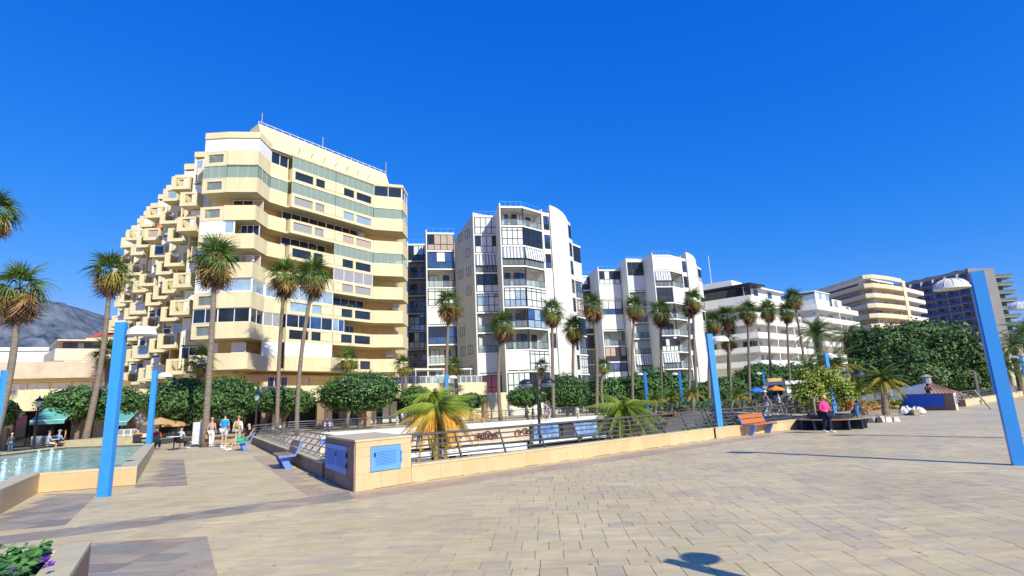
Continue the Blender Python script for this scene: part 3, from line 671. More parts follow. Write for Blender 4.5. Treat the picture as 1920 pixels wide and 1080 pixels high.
# ---------------------------------------------------------------- white apartment blocks with dark framed glazing
def white_block(name, label, off, dz, drop, seed, codes):
    rr = random.Random(seed); o = Vector(off)
    wb = thing(name, label, 'building', (off[0] + 2, off[1] + 78, 0), 'white apartment blocks with dark framed glazing')
    S = [26.1 - 2.9 * k + dz for k in range(9)][drop:]        # slab tops; last is lowest
    def stack(A, B, C2, zs, topextra, code, deep, core_t=1.7, finL=True, finR=True, finlen=4):
        pts = [A, B] + ([C2] if C2 else [])
        poly_back = inn(pts[-2], pts[-1], deep)[1]; poly_back0 = inn(pts[0], pts[1], deep)[0]
        c0, c1 = inn(pts[0], pts[1], core_t)
        ci = [c0, c1] if not C2 else [c0, inn(A, B, core_t)[1] + (inn(B, C2, core_t)[0] - B) * .4, inn(B, C2, core_t)[1]]
        w = MB(); w.prism(ci + [poly_back, poly_back0], -.0, zs[0] + 2.55); w.build('wall', M['white'], wb)
        # fins
        f = MB(); zt = zs[0] + 2.9 + .35
        if finL:
            a, b = inn(pts[0], pts[1], 0)[0], inn(pts[0], pts[1], finlen)[0]
            f.wall(a, b, 0, zt, .18, off=.02)
        if finR:
            a, b = inn(pts[-2], pts[-1], -.02)[1], inn(pts[-2], pts[-1], finlen)[1]
            f.wall(a, b, 0, zt, .18, off=-.0)
        if finL or finR: f.build('fin_wall', M['white'], wb)
        # roof slab and rail
        w = MB(); w.prism(pts + [poly_back, poly_back0], zs[0] + 2.56, zs[0] + 2.85); w.build('roof', M['white2'], wb)
        for (a, b) in zip(pts, pts[1:]):
            a_, b_ = inn(a, b, .6); rail(wb, a_, b_, zs[0] + 2.85, .9, glass=False, nx=4, fm='blue')
        for fi, z in enumerate(zs):
            w = MB(); w.prism(pts + ci[::-1], z - .24, z - .02); w.build('balcony_slab', M['white2'], wb)
            for si, (a, b) in enumerate(zip(pts, pts[1:])):
                cds = code[fi % len(code)]; c = cds[si % len(cds)]
                a2, b2 = inn(a, b, .08); h_ = 2.66
                d_ = (b - a).normalized(); a2 = a2 + d_ * .08; b2 = b2 - d_ * .08; L = (b2 - a2).length
                ca, cb = inn(a, b, core_t - .06); ca = ca.lerp(cb, .08); cb = ca.lerp(cb, .88)
                if c == 'G': window(wb, a2, b2, z, z + h_, nx=4, kinds=(0, 1, 2, 3, 3, 3), rows=[0, .36, .84, 1], bar=.09, rr=rr)
                elif c == 'g': window(wb, a2, b2, z, z + h_, nx=3, kinds=(1, 2, 0, 3), rows=[0, .4, 1], bar=.09, rr=rr)
                elif c == 'c': window(wb, a2, b2, z, z + h_, nx=4, kinds=(3, 3, 3, 0), rows=[0, .4, 1], bar=.09, rr=rr)
                elif c == 'D': window(wb, a2, b2, z, z + h_, nx=4, kinds=(0, 0, 4, 3), rows=[0, .36, 1], bar=.09, rr=rr)
                elif c == 'S':
                    MB().wall(a2, b2, z + .12, z + h_, .08).build('roller_shutter', M['shutter'], wb)
                    f_ = MB()
                    for q in (0, .5, 1): e = a2.lerp(b2, q); f_.wall(e - d_ * .03, e + d_ * .03, z, z + h_, .06, off=.03)
                    f_.build('shutter_guide', M['whiteframe'], wb)
                elif c in ('O', 'A'):
                    rail(wb, a2, b2, z, 1.0, nx=4)
                    k_ = rr.random()
                    window(wb, ca, ca.lerp(cb, .42), z + .05, z + 2.2, nx=2, kinds=(0, 1, 3), rr=rr)
                    if k_ < .6: window(wb, ca.lerp(cb, .62), ca.lerp(cb, .9), z + .05, z + 2.2, nx=1, kinds=(0, 0, 1), rr=rr)
                    MB().wall(a2, a2 + d_ * .11, z + 1, z + h_, .1).build('post', M['darkframe'], wb); MB().wall(b2 - d_ * .11, b2, z + 1, z + h_, .1).build('post', M['darkframe'], wb); MB().wall(a2 + d_ * .12, b2 - d_ * .12, z + h_ - .12, z + h_, .08).build('lintel', M['darkframe'], wb)
                    if c == 'A':
                        ow = MB(); iw = MB(); n_ = Vector((d_.y, -d_.x)); N = int(L / .22)
                        for i in range(N):
                            q0, q1 = a2 + d_ * (L * i / N), a2 + d_ * (L * (i + 1) / N)
                            t0 = z + h_ - .05; (ow if i % 2 else iw).quad((q0.x + n_.x * .25, q0.y + n_.y * .25, z + 1.0), (q1.x + n_.x * .25, q1.y + n_.y * .25, z + 1.0), (q1.x, q1.y, t0), (q0.x, q0.y, t0))
                        a_ = ow.build('awning', M['white2'], wb); iw.build('awning_stripe', mat('blue_grey_stripe', (.20, .25, .33), .8), a_)
        return
    T = lambda x, y: Vector((x, y)) + o
    A, B, C2 = T(-1.15, 72.85), T(2.0, 73.4), T(4.9, 76.2)
    stack(A, B, C2, S, 0, codes[0], 9, finlen=6)
    D1, D2 = T(-5.15, 76.3), T(-1.66, 76.9)
    stack(D1, D2, None, S, 0, codes[1], 9, finR=False, finlen=3)
    S2 = [z - .9 for z in S]
    eo, fo_ = (Vector((2.7, -2.0)), Vector((4.0, -3.0))) if drop else (Vector((0, 0)), Vector((0, 0)))
    E1, E2 = T(-12.8, 80.6) + eo, T(-8.65, 81.4) + eo
    stack(E1, E2, None, S2, 0, codes[2], 10, finR=False, finlen=5)
    F1, F2 = T(-16.84, 86.2) + fo_, T(-13.4, 86.7) + fo_
    stack(F1, F2, None, S2, 0, codes[3], 8, finR=False)
    # long wall between the stacks, pairs of small windows
    w = MB(); a, b = E2 + Vector((.02, .1)), D1 + Vector((0, .4)); d_ = (b - a).normalized(); n_ = Vector((-d_.y, d_.x))
    zt = S[0] + 3.4
    aa = a + (a - b).normalized() * 0
    w.prism([aa, b, b + n_ * 8, aa + n_ * 8], 0, zt, z1s=[zt - 2.6, zt, zt, zt - 2.6]); w.build('wall', M['greywhite'], wb)
    for z in S2:
        for q0, q1 in ((.18, .40), (.55, .77)):
            if rr.random() < .35: MB().wall(a.lerp(b, q0), a.lerp(b, q1), z + .9, z + 2.2, .06, off=.04).build('roller_shutter', M['greywhite'], wb)
            else: window(wb, a.lerp(b, q0), a.lerp(b, q1), z + .9, z + 2.2, nx=2, kinds=(0, 0, 5), off=.03, rr=rr)
    # filler behind
    w = MB(); w.prism([T(-15, 92), T(-8, 86), T(-1, 80), T(6, 80), T(9, 82), T(9, 100), T(-12, 104)], 0, S[0] + 2.2); w.build('wall', M['white'], wb)
    # window strip, curved tower wall, window strip, end balconies
    st0, st1 = T(4.98, 76.28), T(6.1, 77.0)
    def strip(a, b, zs, fm='white2'):
        w = MB(); w.wall(a, b, 0, zs[0] + 2.9, 2.0, off=-.12); w.build('wall', M['white2'], wb)
        for z in zs:
            if rr.random() < .25: MB().wall(a.lerp(b, .15), a.lerp(b, .85), z + .3, z + 2.3, .06, off=-.06).build('roller_shutter', M['shutter'], wb)
            else: window(wb, a.lerp(b, .12), a.lerp(b, .88), z + .25, z + 2.35, nx=2, kinds=(0, 0, 1), rows=[0, .4, 1], off=-.05, rr=rr)
    strip(st0, st1, S)
    cv = [T(6.12, 76.9), T(6.9, 77.2), T(7.6, 77.75), T(8.2, 78.5), T(8.7, 79.5), T(9.1, 80.7)]
    ztc = [S[0] + 4.15 - .25 * i for i in range(6)]
    w = MB(); w.prism(cv + [T(8.0, 82), T(5.6, 80)], 0, S[0] + 4, z1s=ztc + [ztc[-1], ztc[0]]); w.build('curved_wall', M['white'], wb)
    pk = MB()
    for _ in range(60):
        i = rr.randrange(5); q = cv[i].lerp(cv[i + 1], rr.random()); e = (cv[i + 1] - cv[i]).normalized(); z = rr.uniform(2, S[0] + 3)
        pk.wall(q, q + e * .18, z, z + .07, .04, off=.03)
    stuff(pk.build('putlog_marks', M['greywhite'], wb))
    strip(cv[-1] + Vector((.08, .1)), T(9.75, 82.2), S)
    g0, g1 = T(9.8, 82.3), T(11.3, 84.4)
    stack(g0, g1, None, [z - .3 for z in S][1:] if not drop else [z - .3 for z in S], 0, codes[4], 6, finL=True, finR=False)
    q = T(2, 84); MB().tube([(q.x, q.y, S[0] + 2), (q.x, q.y, S[0] + 7)], .05, 5).build('antenna', M['darksteel'], wb)
    return wb
c1 = [['OO', 'GG', 'AA', 'OO', 'GG', 'Og', 'OO', 'SG', 'cc'],
      ['c', 'c', 'A', 'g', 'G', 'O', 'O', 'S', 'D'],
      ['D', 'g', 'O', 'G', 'S', 'g', 'O', 'O', 'D'],
      ['D', 'O', 'O', 'O', 'G', 'c', 'O', 'A', 'D'],
      ['D', 'S', 'O', 'D', 'D', 'O', 'G', 'O', 'D']]
white_block('white_apartment_block', 'white nine storey block with dark framed glazing beside the yellow block', (0, 0), 0, 0, 11, c1)
c2 = [['SS', 'AO', 'GS', 'OO', 'OO', 'GO', 'AO', 'OO'],
      ['D', 'S', 'O', 'O', 'O', 'O', 'A', 'O'],
      ['D', 'S', 'g', 'S', 'O', 'D', 'g', 'O'],
      ['g', 'g', 'O', 'D', 'D', 'O', 'O', 'O'],
      ['D', 'S', 'O', 'D', 'O', 'G', 'O', 'O']]
white_block('white_apartment_block', 'shorter white block of the same build, farther along between palms and the blue pole', (26.6, 21.6), .4, 1, 23, c2)

# ---------------------------------------------------------------- cream podium along the promenade with its dark arcade
PO = [Vector(p) for p in [(-50, 37.5), (-37.5, 40.5), (-32.2, 46.4), (-19.6, 55.6), (-3.6, 67.0)]]
pb = thing('podium', 'long cream podium band over a dark shop arcade at the foot of the yellow block', 'podium', (-25, 55, 0))
back = [Vector((-9, 76)), Vector((-24, 66)), Vector((-38, 58)), Vector((-50, 56))]
w = MB(); w.prism(PO + back, 2.78, 3.1); w.build('deck', M['creamwall'], pb)
for i, (a, b) in enumerate(zip(PO, PO[1:])):
    e = .012 * i
    MB().wall(a, b, 2.72 + e, 4.3 - e, .3, off=.02 + e).build('parapet', M['cream'], pb)
for i, (a, b) in enumerate(zip(PO, PO[1:])):
    ia, ib = inn(a, b, 3.4); MB().wall(ia, ib, 0, 2.78, .3).build('arcade_back_wall', M['dark'], pb)  # near-black wall: arcade shade put into the colour
    L = (b - a).length; n_ = max(1, int(L / 4.2)); d_ = (b - a).normalized()
    for k in range(n_ + 1):
        q = a.lerp(b, (k + .02) / (n_ + .04)); q = q + Vector((-d_.y, d_.x)) * .5
        MB().box((q.x, q.y, 1.38), (.5, .5, 2.76), math.atan2(d_.y, d_.x)).build('column', M['woodgrey'], pb)  # dark brown colour paints the arcade shade onto the columns
    for k in range(n_ * 2):
        q0, q1 = ia.lerp(ib, (k + .12) / (n_ * 2)), ia.lerp(ib, (k + .88) / (n_ * 2))
        window(pb, q0, q1, .1, 2.5, nx=2, kinds=(0, 0, 0, 4, 3), off=.12, name='shop_window')
        if R.random() < .5:
            MB().wall(q0, q1, 2.35, 2.7, .08, off=.3).build('shop_sign', R.choice([M['darkframe'], M['creamwall'], M['woodgrey'], M['white2']]), pb)
w = MB(); w.wall((-3.5, 67.2), (-1.2, 70.5), 0, 3.0, .3); w.wall((-8.5, 64.2), (-3.6, 67.3), 0, 2.72, .3, off=-.6); w.build('end_wall', M['cream'], pb)
# glass rail and pergola bits on the podium terrace
for a, b in ((Vector((-16.5, 59.2)), Vector((-4.2, 68.2))),):
    n_ = 10
    for k in range(n_): rail(pb, a.lerp(b, k / n_), a.lerp(b, (k + .97) / n_), 4.25, .9, nx=2, fm='whiteframe')
tp = thing('terrace_pergola', 'small white awning roof on the podium terrace in front of the white block', 'pergola', (-9, 68, 3.1))
w = MB(); w.prism([(-12.2, 66.2), (-5.6, 70.6), (-7.2, 73.2), (-13.8, 68.8)], 6.1, 6.25); w.build('canopy', M['shutter'], tp)
for x, y in ((-12.1, 66.4), (-5.8, 70.6), (-9, 68.6)): MB().tube([(x, y, 3.1), (x, y, 6.1)], .05, 6).build('post', M['whiteframe'], tp)
w = MB(); w.prism([(-10.6, 67.6), (-8.4, 69.1), (-9.2, 70.3), (-11.4, 68.8)], 3.1, 5.2); w.build('bar_counter', M['shutter'], tp)
# teal awnings and cafe under the podium, left
for px0, px1, pyt, Y, lab in ((88, 150, 764, 40.6, 'teal shop awning at the left arcade, behind the round clipped tree'), (226, 262, 768, 43, 'small teal shop awning between the tall blue pole and the second blue pole')):
    a, b = D(px0, pyt, Y), D(px1, pyt, Y + 1.5)
    t = thing('shop_awning', lab, 'awning', (a.x, a.y, a.z))
    m_ = MB(); m_.quad((a.x, a.y - 1.3, a.z - .9), (b.x, b.y - 1.3, a.z - .9), (b.x, b.y, a.z), (a.x, a.y, a.z)); m_.quad((a.x, a.y - 1.31, a.z - 1.2), (b.x, b.y - 1.31, a.z - 1.2), (b.x, b.y - 1.3, a.z - .9), (a.x, a.y - 1.3, a.z - .9)); m_.build('canvas', M['teal'], t)
    m_ = MB(); m_.tube([(a.x, a.y - 1.3, a.z - .92), (b.x, b.y - 1.3, a.z - .92)], .03, 5)
    for e in (a, b): m_.tube([(e.x, e.y, a.z - .03), (e.x, e.y - 1.3, a.z - .93)], .02, 5)
    m_.build('frame', M['whiteframe'], t)

# ---------------------------------------------------------------- low buildings at the far left
lb = thing('low_building', 'low beige terrace building with a long stained parapet over a glazed strip, far left', 'building', (-44, 52, 3))
a, b = D(-40, 700, 47), D(212, 700, 51)
a = V2(a); b = V2(b)
MB().wall(a, b, 5.7, 7.15, .35, off=.5).build('parapet', M['stainbeige'], lb)
w = MB(); ia, ib = inn(a, b, 8); w.prism([a, b, ib, ia], 5.4, 5.7); w.build('roof_slab', M['creamwall'], lb)
w = MB(); ia, ib = inn(a, b, .9); ic, id_ = inn(a, b, 8); w.prism([ia, ib, id_, ic], 2.8, 5.4); w.build('wall', M['creamwall'], lb)
for k in range(6):
    window(lb, inn(a, b, .85)[0].lerp(inn(a, b, .85)[1], (k + .06) / 6), inn(a, b, .85)[0].lerp(inn(a, b, .85)[1], (k + .94) / 6), 4.25, 5.35, nx=3, kinds=(2, 3, 3), fm='whiteframe', off=.05)
hb = thing('white_house', 'plain white building below the mountain at the left edge', 'building', (-80, 95, 0))
a, b = V2(D(-60, 660, 92)), V2(D(92, 660, 96)); ia, ib = inn(a, b, 14)
w = MB(); w.prism([a, b, ib, ia], 0, D(60, 657, 94).z); w.build('wall', M['white2'], hb)
for z in (9.6,):
    for k in range(7): window(hb, a.lerp(b, (k + .2) / 7), a.lerp(b, (k + .72) / 7), z, z + 1.3, nx=2, kinds=(0, 5), off=.03)
w = MB(); w.wall(a, b, D(60, 653, 94).z - .3, D(60, 653, 94).z + .3, .4, off=.3); w.build('roof_edge', M['white2'], hb)
bb = thing('terraced_house', 'beige house with deep shaded terraces and red roofs below the mountain', 'building', (-66, 90, 0))
def XY(px, Y): return V2(D(px, 640, Y))
a, b, c_ = XY(86, 92), XY(106, 84), XY(225, 88)
for zt, ins in ((D(106, 653, 84).z, 0), (D(120, 672, 84).z - .8, .0)):
    pass
z1 = D(110, 653, 84).z; z2 = D(110, 672, 84).z
w = MB(); w.wall(a, b, z2, z1, .3, off=.02); w.wall(b, c_, z2, z1, .3, off=.02); w.build('balcony', M['beige'], bb)
i1, i2 = inn(b, c_, 2.4); w = MB(); w.prism([inn(a, b, 1.8)[0], i1, i2, inn(b, c_, 12)[1], inn(a, b, 12)[0]], 0, z1 + 1.55); w.build('wall', M['beige'], bb)
w = MB(); w.prism([a, b, c_, i2 + Vector((0, 3)), i1 + Vector((0, 3))], z2 - .3, z2); w.prism([inn(a, b, .6)[0], inn(b, c_, .6)[0], inn(b, c_, .6)[1], i2 + Vector((0, 3)), i1 + Vector((0, 3))], z1 + 1.3, z1 + 1.5); w.build('terrace_slab', M['beige'], bb)
window(bb, i1.lerp(i2, .05), i1.lerp(i2, .95), z1 - .9, z1 + 1.2, nx=8, kinds=(0, 0, 3), off=.05)
window(bb, i1.lerp(i2, .05), i1.lerp(i2, .95), z2 - 2.6, z2 - .5, nx=8, kinds=(0, 4), off=.05)
MB().wall(b.lerp(c_, .15), b.lerp(c_, .95), z2 - .75, z2 - .35, .9, off=.0).build('awning', M['white2'], bb)
a3, b3 = XY(160, 92), XY(232, 92); za, zb_ = D(170, 640, 92).z, D(170, 626, 92).z
w = MB(); ia, ib = inn(a3, b3, 8); w.prism([a3, b3, ib, ia], 0, za + .6); w.build('upper_storey', M['beige'], bb)
for q0, q1, zz in ((0, .22, D(178, 613, 92).z), (.28, 1, D(200, 616, 92).z)):
    e0, e1 = a3.lerp(b3, q0), a3.lerp(b3, q1); f0, f1 = ia.lerp(ib, q0), ia.lerp(ib, q1); m0, m1 = (e0 + f0) / 2, (e1 + f1) / 2
    mz = za + .62
    r_ = MB(); r_.add([(e0.x, e0.y, mz), (e1.x, e1.y, mz), (f1.x, f1.y, mz), (f0.x, f0.y, mz), (m0.x, m0.y, zz), (m1.x, m1.y, zz)], [(0, 1, 5, 4), (2, 3, 4, 5), (0, 4, 3), (1, 2, 5)]); r_.build('roof', M['redroof'], bb)
MB().lathe([(.0, 0), (.9, .1), (.9, .9), (.5, 1.3), (0, 1.4)], (b3.x - 3.5, b3.y + 2, D(200, 616, 92).z - .6), 12).build('water_tank', M['white2'], bb)

# ---------------------------------------------------------------- modern white block, its neighbour, the beige block, the blue tower
def terraced(name, label, left, corner, right, tops, bh, roofz, mt='white2', lk=(0, 3), rk=(0, 2, 3), depth=14, rec=1.6, group=None, piers=3):
    t = thing(name, label, 'building', (corner.x, corner.y, 0))
    segs = [(left, corner), (corner, right)]
    lo = left; il = inn(left, corner, rec); ir = inn(corner, right, rec)
    ic = il[1] + (ir[0] - corner)
    bk = inn(corner, right, depth)
    w = MB(); w.prism([il[0], ic, ir[1], bk[1], left + (bk[1] - right)], 0, roofz); w.build('wall', M[mt], t)
    for z in tops:
        w = MB(); w.wall(left, corner, z - bh, z, .2); w.wall(corner, right, z - bh, z, .2, off=0); w.build('balcony', M[mt], t)
        w = MB(); w.prism([left, corner, right, ir[1], ic, il[0]], z - bh, z - bh + .22); w.build('floor_slab', M[mt], t)
        for (a, b), kk in ((il, lk), ((ic, ir[1]), rk)):
            L = (b - a).length; n_ = max(2, int(L / 3.6))
            for k in range(n_):
                if R.random() < .85: window(t, a.lerp(b, (k + .1) / n_), a.lerp(b, (k + .1 + .75) / n_), z - bh + .5, z + 1.35, nx=3, kinds=kk, fm='whiteframe', off=.04)
        for k in range(1, piers):
            q = corner.lerp(right, k / piers); e = (right - corner).normalized()
            MB().wall(q - e * .15, q + e * .15, z - .01, z + 1.9, rec + .1, off=-.02).build('partition', M[mt], t)
    return t
c3 = Vector((50, 111.5)); l3 = Vector((40.0, 119.2)); r3 = Vector((69.2, 127.1))
t3 = terraced('modern_apartment_block', 'bright white modern block with long plain terraces and a dark rooftop pergola', l3, c3, r3, [13.6, 10.7, 7.8, 16.5], 1.35, 18.4, 'white2')
l3b, c3b, r3b = Vector((38.0, 120.6)), Vector((49.2, 111.2)), Vector((62, 121.8))
w = MB(); w.wall(l3b, c3b, 19.5, 21.3, .3, off=.2); w.wall(c3b, r3b, 19.9, 21.2, .3, off=.2); w.prism([l3b, c3b, r3b, r3b + Vector((-8, 10)), l3b + Vector((6, 10))], 19.3, 19.6); w.build('penthouse_parapet', M['white2'], t3)
window(t3, inn(c3b, r3b, 1.2)[0], inn(c3b, r3b, 1.2)[1], 21.0, 23.2, nx=8, kinds=(1, 2, 3), fm='whiteframe')
window(t3, inn(l3b, c3b, .8)[0], inn(l3b, c3b, .8)[1], 20.9, 23.3, nx=10, kinds=(0,), fm='darkframe')
w = MB(); w.prism([l3b + Vector((-.6, 0)), c3b + Vector((0, -.9)), Vector((54, 114)), Vector((50, 122)), l3b + Vector((5, 8))], 23.4, 23.75); w.build('pergola_roof', M['darkframe'], t3)
w = MB(); w.prism([inn(c3b, r3b, .4)[0] + Vector((4, 3)), inn(c3b, r3b, .4)[1], r3b + Vector((-6, 8)), c3b + Vector((-2, 10))], 23.2, 23.5); w.build('roof', M['white2'], t3)
w = MB(); w.prism([(42, 124), (49, 119), (53, 123), (46, 129)], 22, 26.2); w.build('stair_house', M['white2'], t3)
MB().tube([(46, 123, 24), (46, 123, 33)], .07, 5).build('antenna', M['white2'], t3)
c4 = Vector((71.5, 126.75)); l4 = Vector((63, 133.5)); r4 = Vector((91, 142.8))
t4 = terraced('glazed_apartment_block', 'second white block with a glass penthouse, half hidden behind the date palm', l4, c4, r4, [21.1, 18.2, 15.3, 12.4], 1.3, 22.4, 'white2', lk=(2, 3), rk=(2, 2, 3, 1), piers=2)
window(t4, l4 + Vector((.3, .2)), c4 + Vector((0, .3)), 21.1, 23.6, nx=4, kinds=(2, 3), fm='whiteframe', rows=[0, .5, 1]); window(t4, c4 + Vector((.1, .3)), c4.lerp(r4, .32) + Vector((0, .3)), 21.1, 24.2, nx=4, kinds=(2, 2, 3), fm='whiteframe', rows=[0, .45, 1])
window(t4, c4.lerp(r4, .42) + Vector((0, 1)), c4.lerp(r4, .66) + Vector((0, 1)), 21.1, 23.4, nx=3, kinds=(2, 2, 3), fm='whiteframe', rows=[0, .45, 1])
w = MB(); w.prism([l4, c4, c4.lerp(r4, .34), c4.lerp(r4, .34) + Vector((-4, 5)), l4 + Vector((4, 3))], 24.2, 24.4); w.build('roof', M['white2'], t4)
w = MB(); w.prism([(57, 150), (66, 146), (74, 154), (64, 160)], 0, 26); w.build('stair_house', M['beige'], t4)
# beige block with curved balconies
def Rr(px, Y): return V2(D(px, 580, Y))
bt5 = thing('curved_balcony_block', 'beige block with cream curved balconies above the big dark ficus', 'building', (105, 155, 0))
cur = [Rr(1530, 176), Rr(1612, 157), Rr(1628, 153.2), Rr(1645, 152.6), Rr(1672, 156), Rr(1700, 161.5)]
w = MB(); ins = [inn(a, b, 2.2) for a, b in zip(cur, cur[1:])]; ci = [ins[0][0]] + [i_[1] for i_ in ins]
w.prism(ci + [ci[-1] + Vector((-8, 16)), ci[0] + Vector((6, 14))], 0, 32.2); w.build('wall', M['beige'], bt5)
for j in range(7):
    z = 30.4 - 2.9 * j
    w = MB()
    for a, b in zip(cur, cur[1:]): w.wall(a, b, z - 1.25, z, .2)
    w.build('balcony', M['cream_pale'], bt5)
    w = MB(); w.prism(cur + ci[::-1], z - 1.3, z - 1.1); w.build('floor_slab', M['cream_pale'], bt5)
    for a, b in zip(ci, ci[1:]):
        window(bt5, a.lerp(b, .08), a.lerp(b, .92), z - .9, z + 1.2, nx=3 if j != 2 else 5, kinds=(0, 4, 5, 3) if j != 2 else (1, 2, 2), fm='whiteframe' if j == 2 else 'darkframe', off=.05)
w = MB(); 
for a, b in zip(cur, cur[1:]): w.wall(a, b, 31.8, 32.9, .3, off=.1)
w.build('roof_parapet', M['cream_pale'], bt5)
w = MB(); w.wall(cur[-1] + Vector((.2, 0)), cur[-1] + Vector((1.6, .8)), 0, 32.4, .9); w.build('pier', M['cream_pale'], bt5)
cur2 = [cur[-1] + Vector((1.7, 2.5)), Rr(1738, 176)]
w = MB(); w.prism([inn(*cur2, 2)[0], inn(*cur2, 2)[1], inn(*cur2, 14)[1], inn(*cur2, 14)[0]], 0, 31.5); w.build('wall', M['beige'], bt5)
for j in range(8):
    z = 31.0 - 2.9 * j
    MB().wall(cur2[0], cur2[1], z - 1.2, z, .2).build('balcony', M['white2'], bt5)
    w = MB(); w.prism(list(cur2) + [inn(*cur2, 2)[1], inn(*cur2, 2)[0]], z - 1.25, z - 1.05); w.build('floor_slab', M['white2'], bt5)
    window(bt5, *inn(*cur2, 1.9), z - .8, z + 1.2, nx=5, kinds=(0, 4, 5), off=.05)
# blue tower
bt6 = thing('tower_block', 'tall grey block with rows of dark blue balconies and a blank grey end wall', 'building', (160, 190, 0))
A6, B6, C6 = Rr(1692, 215), Rr(1831, 190), Rr(1880, 192)
ztop = 40.2
w = MB(); w.prism([inn(A6, B6, 1.6)[0], inn(A6, B6, 1.6)[1], B6, C6, C6 + Vector((10, 16)), A6 + Vector((8, 18))], 0, ztop); w.build('wall', M['tower'], bt6)
MB().wall(B6 + Vector((-.2, -.1)), C6, 0, ztop + .9, .8, off=.1).build('end_wall', M['greywall'], bt6)
MB().wall(A6, B6, ztop - .3, ztop + .7, .4, off=.1).build('roof_edge', M['tower'], bt6)
for j in range(12):
    z = ztop - 2.6 - 2.85 * j
    w = MB(); w.prism([A6, B6, inn(A6, B6, 1.6)[1], inn(A6, B6, 1.6)[0]], z - .2, z); w.build('floor_slab', M['tower'], bt6)
    N = 6
    for i in range(N):
        a, b = A6.lerp(B6, (i + .03) / N), A6.lerp(B6, (i + .97) / N); d_ = (b - a).normalized()
        MB().wall(a, b, z, z + 1.05, .08, off=.1 if i % 2 else -.3).build('balcony', M['balblue'], bt6)
        ia, ib = inn(a, b, 1.5); window(bt6, ia.lerp(ib, .1), ia.lerp(ib, .45), z, z + 2.1, nx=2, kinds=(0, 1)); window(bt6, ia.lerp(ib, .6), ia.lerp(ib, .9), z, z + 2.1, nx=2, kinds=(0, 1))
        MB().wall(b, b + d_ * .18, z, z + 2.6, 1.5).build('partition', M['tower'], bt6)
E6 = C6 + Vector((2.5, 3))
D6 = Rr(1913, 192)
for j in range(11):
    z = ztop - 2.2 - 2.9 * j
    w = MB(); w.prism([C6 + Vector((.3, .8)), D6, D6 + Vector((3, 6)), C6 + Vector((2, 9))], z - .25, z); w.build('balcony_slab', M['tower'], bt6)
    MB().wall(C6 + Vector((.5, .8)), D6, z, z + 1.0, .1).build('balcony', M['balgreen'], bt6)
w = MB(); w.prism([C6 + Vector((.2, 2.5)), D6 + Vector((-1.5, 3)), D6 + Vector((6, 16)), C6 + Vector((10, 16))], 0, ztop - .5); w.build('wall', M['balgreen'], bt6)
w = MB()
for q in (.3, .5, .9): e = A6.lerp(B6, q) + Vector((2, 4)); w.prism([e, e + Vector((5, -.8)), e + Vector((5.5, 3)), e + Vector((.5, 4))], ztop, ztop + 1.6)
w.build('roof_plant', M['darkframe'], bt6)
# a far row closing the view behind the palms, right
def farblock(label, px0, px1, Y, ztop_, mt, n_f=4, kinds=(0, 5)):
    t = thing('distant_building', label, 'building', (*Rr((px0 + px1) / 2, Y), 0))
    a, b = V2(D(px0, 700, Y)), V2(D(px1, 700, Y)); ia, ib = inn(a, b, 12)
    w = MB(); w.prism([a, b, ib, ia], 0, ztop_); w.build('wall', M[mt], t)
    N = max(2, int((b - a).length / 4))
    for f_ in range(n_f):
        for i in range(N): window(t, a.lerp(b, (i + .2) / N), a.lerp(b, (i + .75) / N), ztop_ - 2.4 - 2.9 * f_, ztop_ - 1 - 2.9 * f_, nx=2, kinds=kinds, off=.04)
farblock('pale building glimpsed between palms beyond the right hand promenade', 1895, 1990, 150, 11, 'beige', 3)
farblock('low cream house between the two white blocks', 1310, 1345, 135, 22.4, 'cream_pale', 5)

# ---------------------------------------------------------------- small kiosk roof by the right court, blue fronted store
kb = thing('sunken_pavilion', 'low pavilion with grey gable and clay tiled roof behind the blue fronted wall', 'pavilion', (30, 46, 0))
ap = D(1738, 716, 50); l_ = D(1668, 744, 48); r_ = D(1828, 756, 44); 
c0 = Vector((l_.x, l_.y, l_.z)); c1_ = D(1742, 757, 43.5); c2_ = Vector((r_.x + 1, r_.y, c1_.z)); c3_ = c2_ + Vector((0, 14, 0)); c4_ = Vector((l_.x, l_.y + 10, c0.z))
ze = min(c0.z, c1_.z)
for q in (c0, c1_, c2_, c3_, c4_): q.z = ze
g_ = MB(); g_.add([c0, c1_, ap], [(0, 1, 2)]); g_.add([c4_, c0, ap], [(0, 1, 2)]); g_.build('gable', M['greyroof'], kb)
g_ = MB(); g_.add([c1_, c2_, ap], [(0, 1, 2)]); g_.add([c2_, c3_, ap], [(0, 1, 2)]); g_.add([c3_, c4_, ap], [(0, 1, 2)]); g_.build('roof', M['tileroof'], kb)
for k in range(1, 9):
    q = c1_.lerp(c2_, k / 9); MB().tube([q + Vector((0, 0, .03)), ap.lerp(q, .12) + Vector((0, 0, .03))], [.06, .02], 5).build('tile_ridge', M['tileroof'], kb)
w = MB(); w.prism([(c0.x + .2, c0.y + .2), (c1_.x, c1_.y + .3), (c2_.x - .2, c2_.y + .3), (c3_.x - .2, c3_.y), (c4_.x, c4_.y)], 0 - .01, ze - .02); w.build('wall', M['greywall'], kb)
MB().lathe([(.35, 0), (.35, .5), (.5, .55), (0, .8)], (ap.x, ap.y, ap.z - .1), 8).build('roof_vent', M['greyroof'], kb)

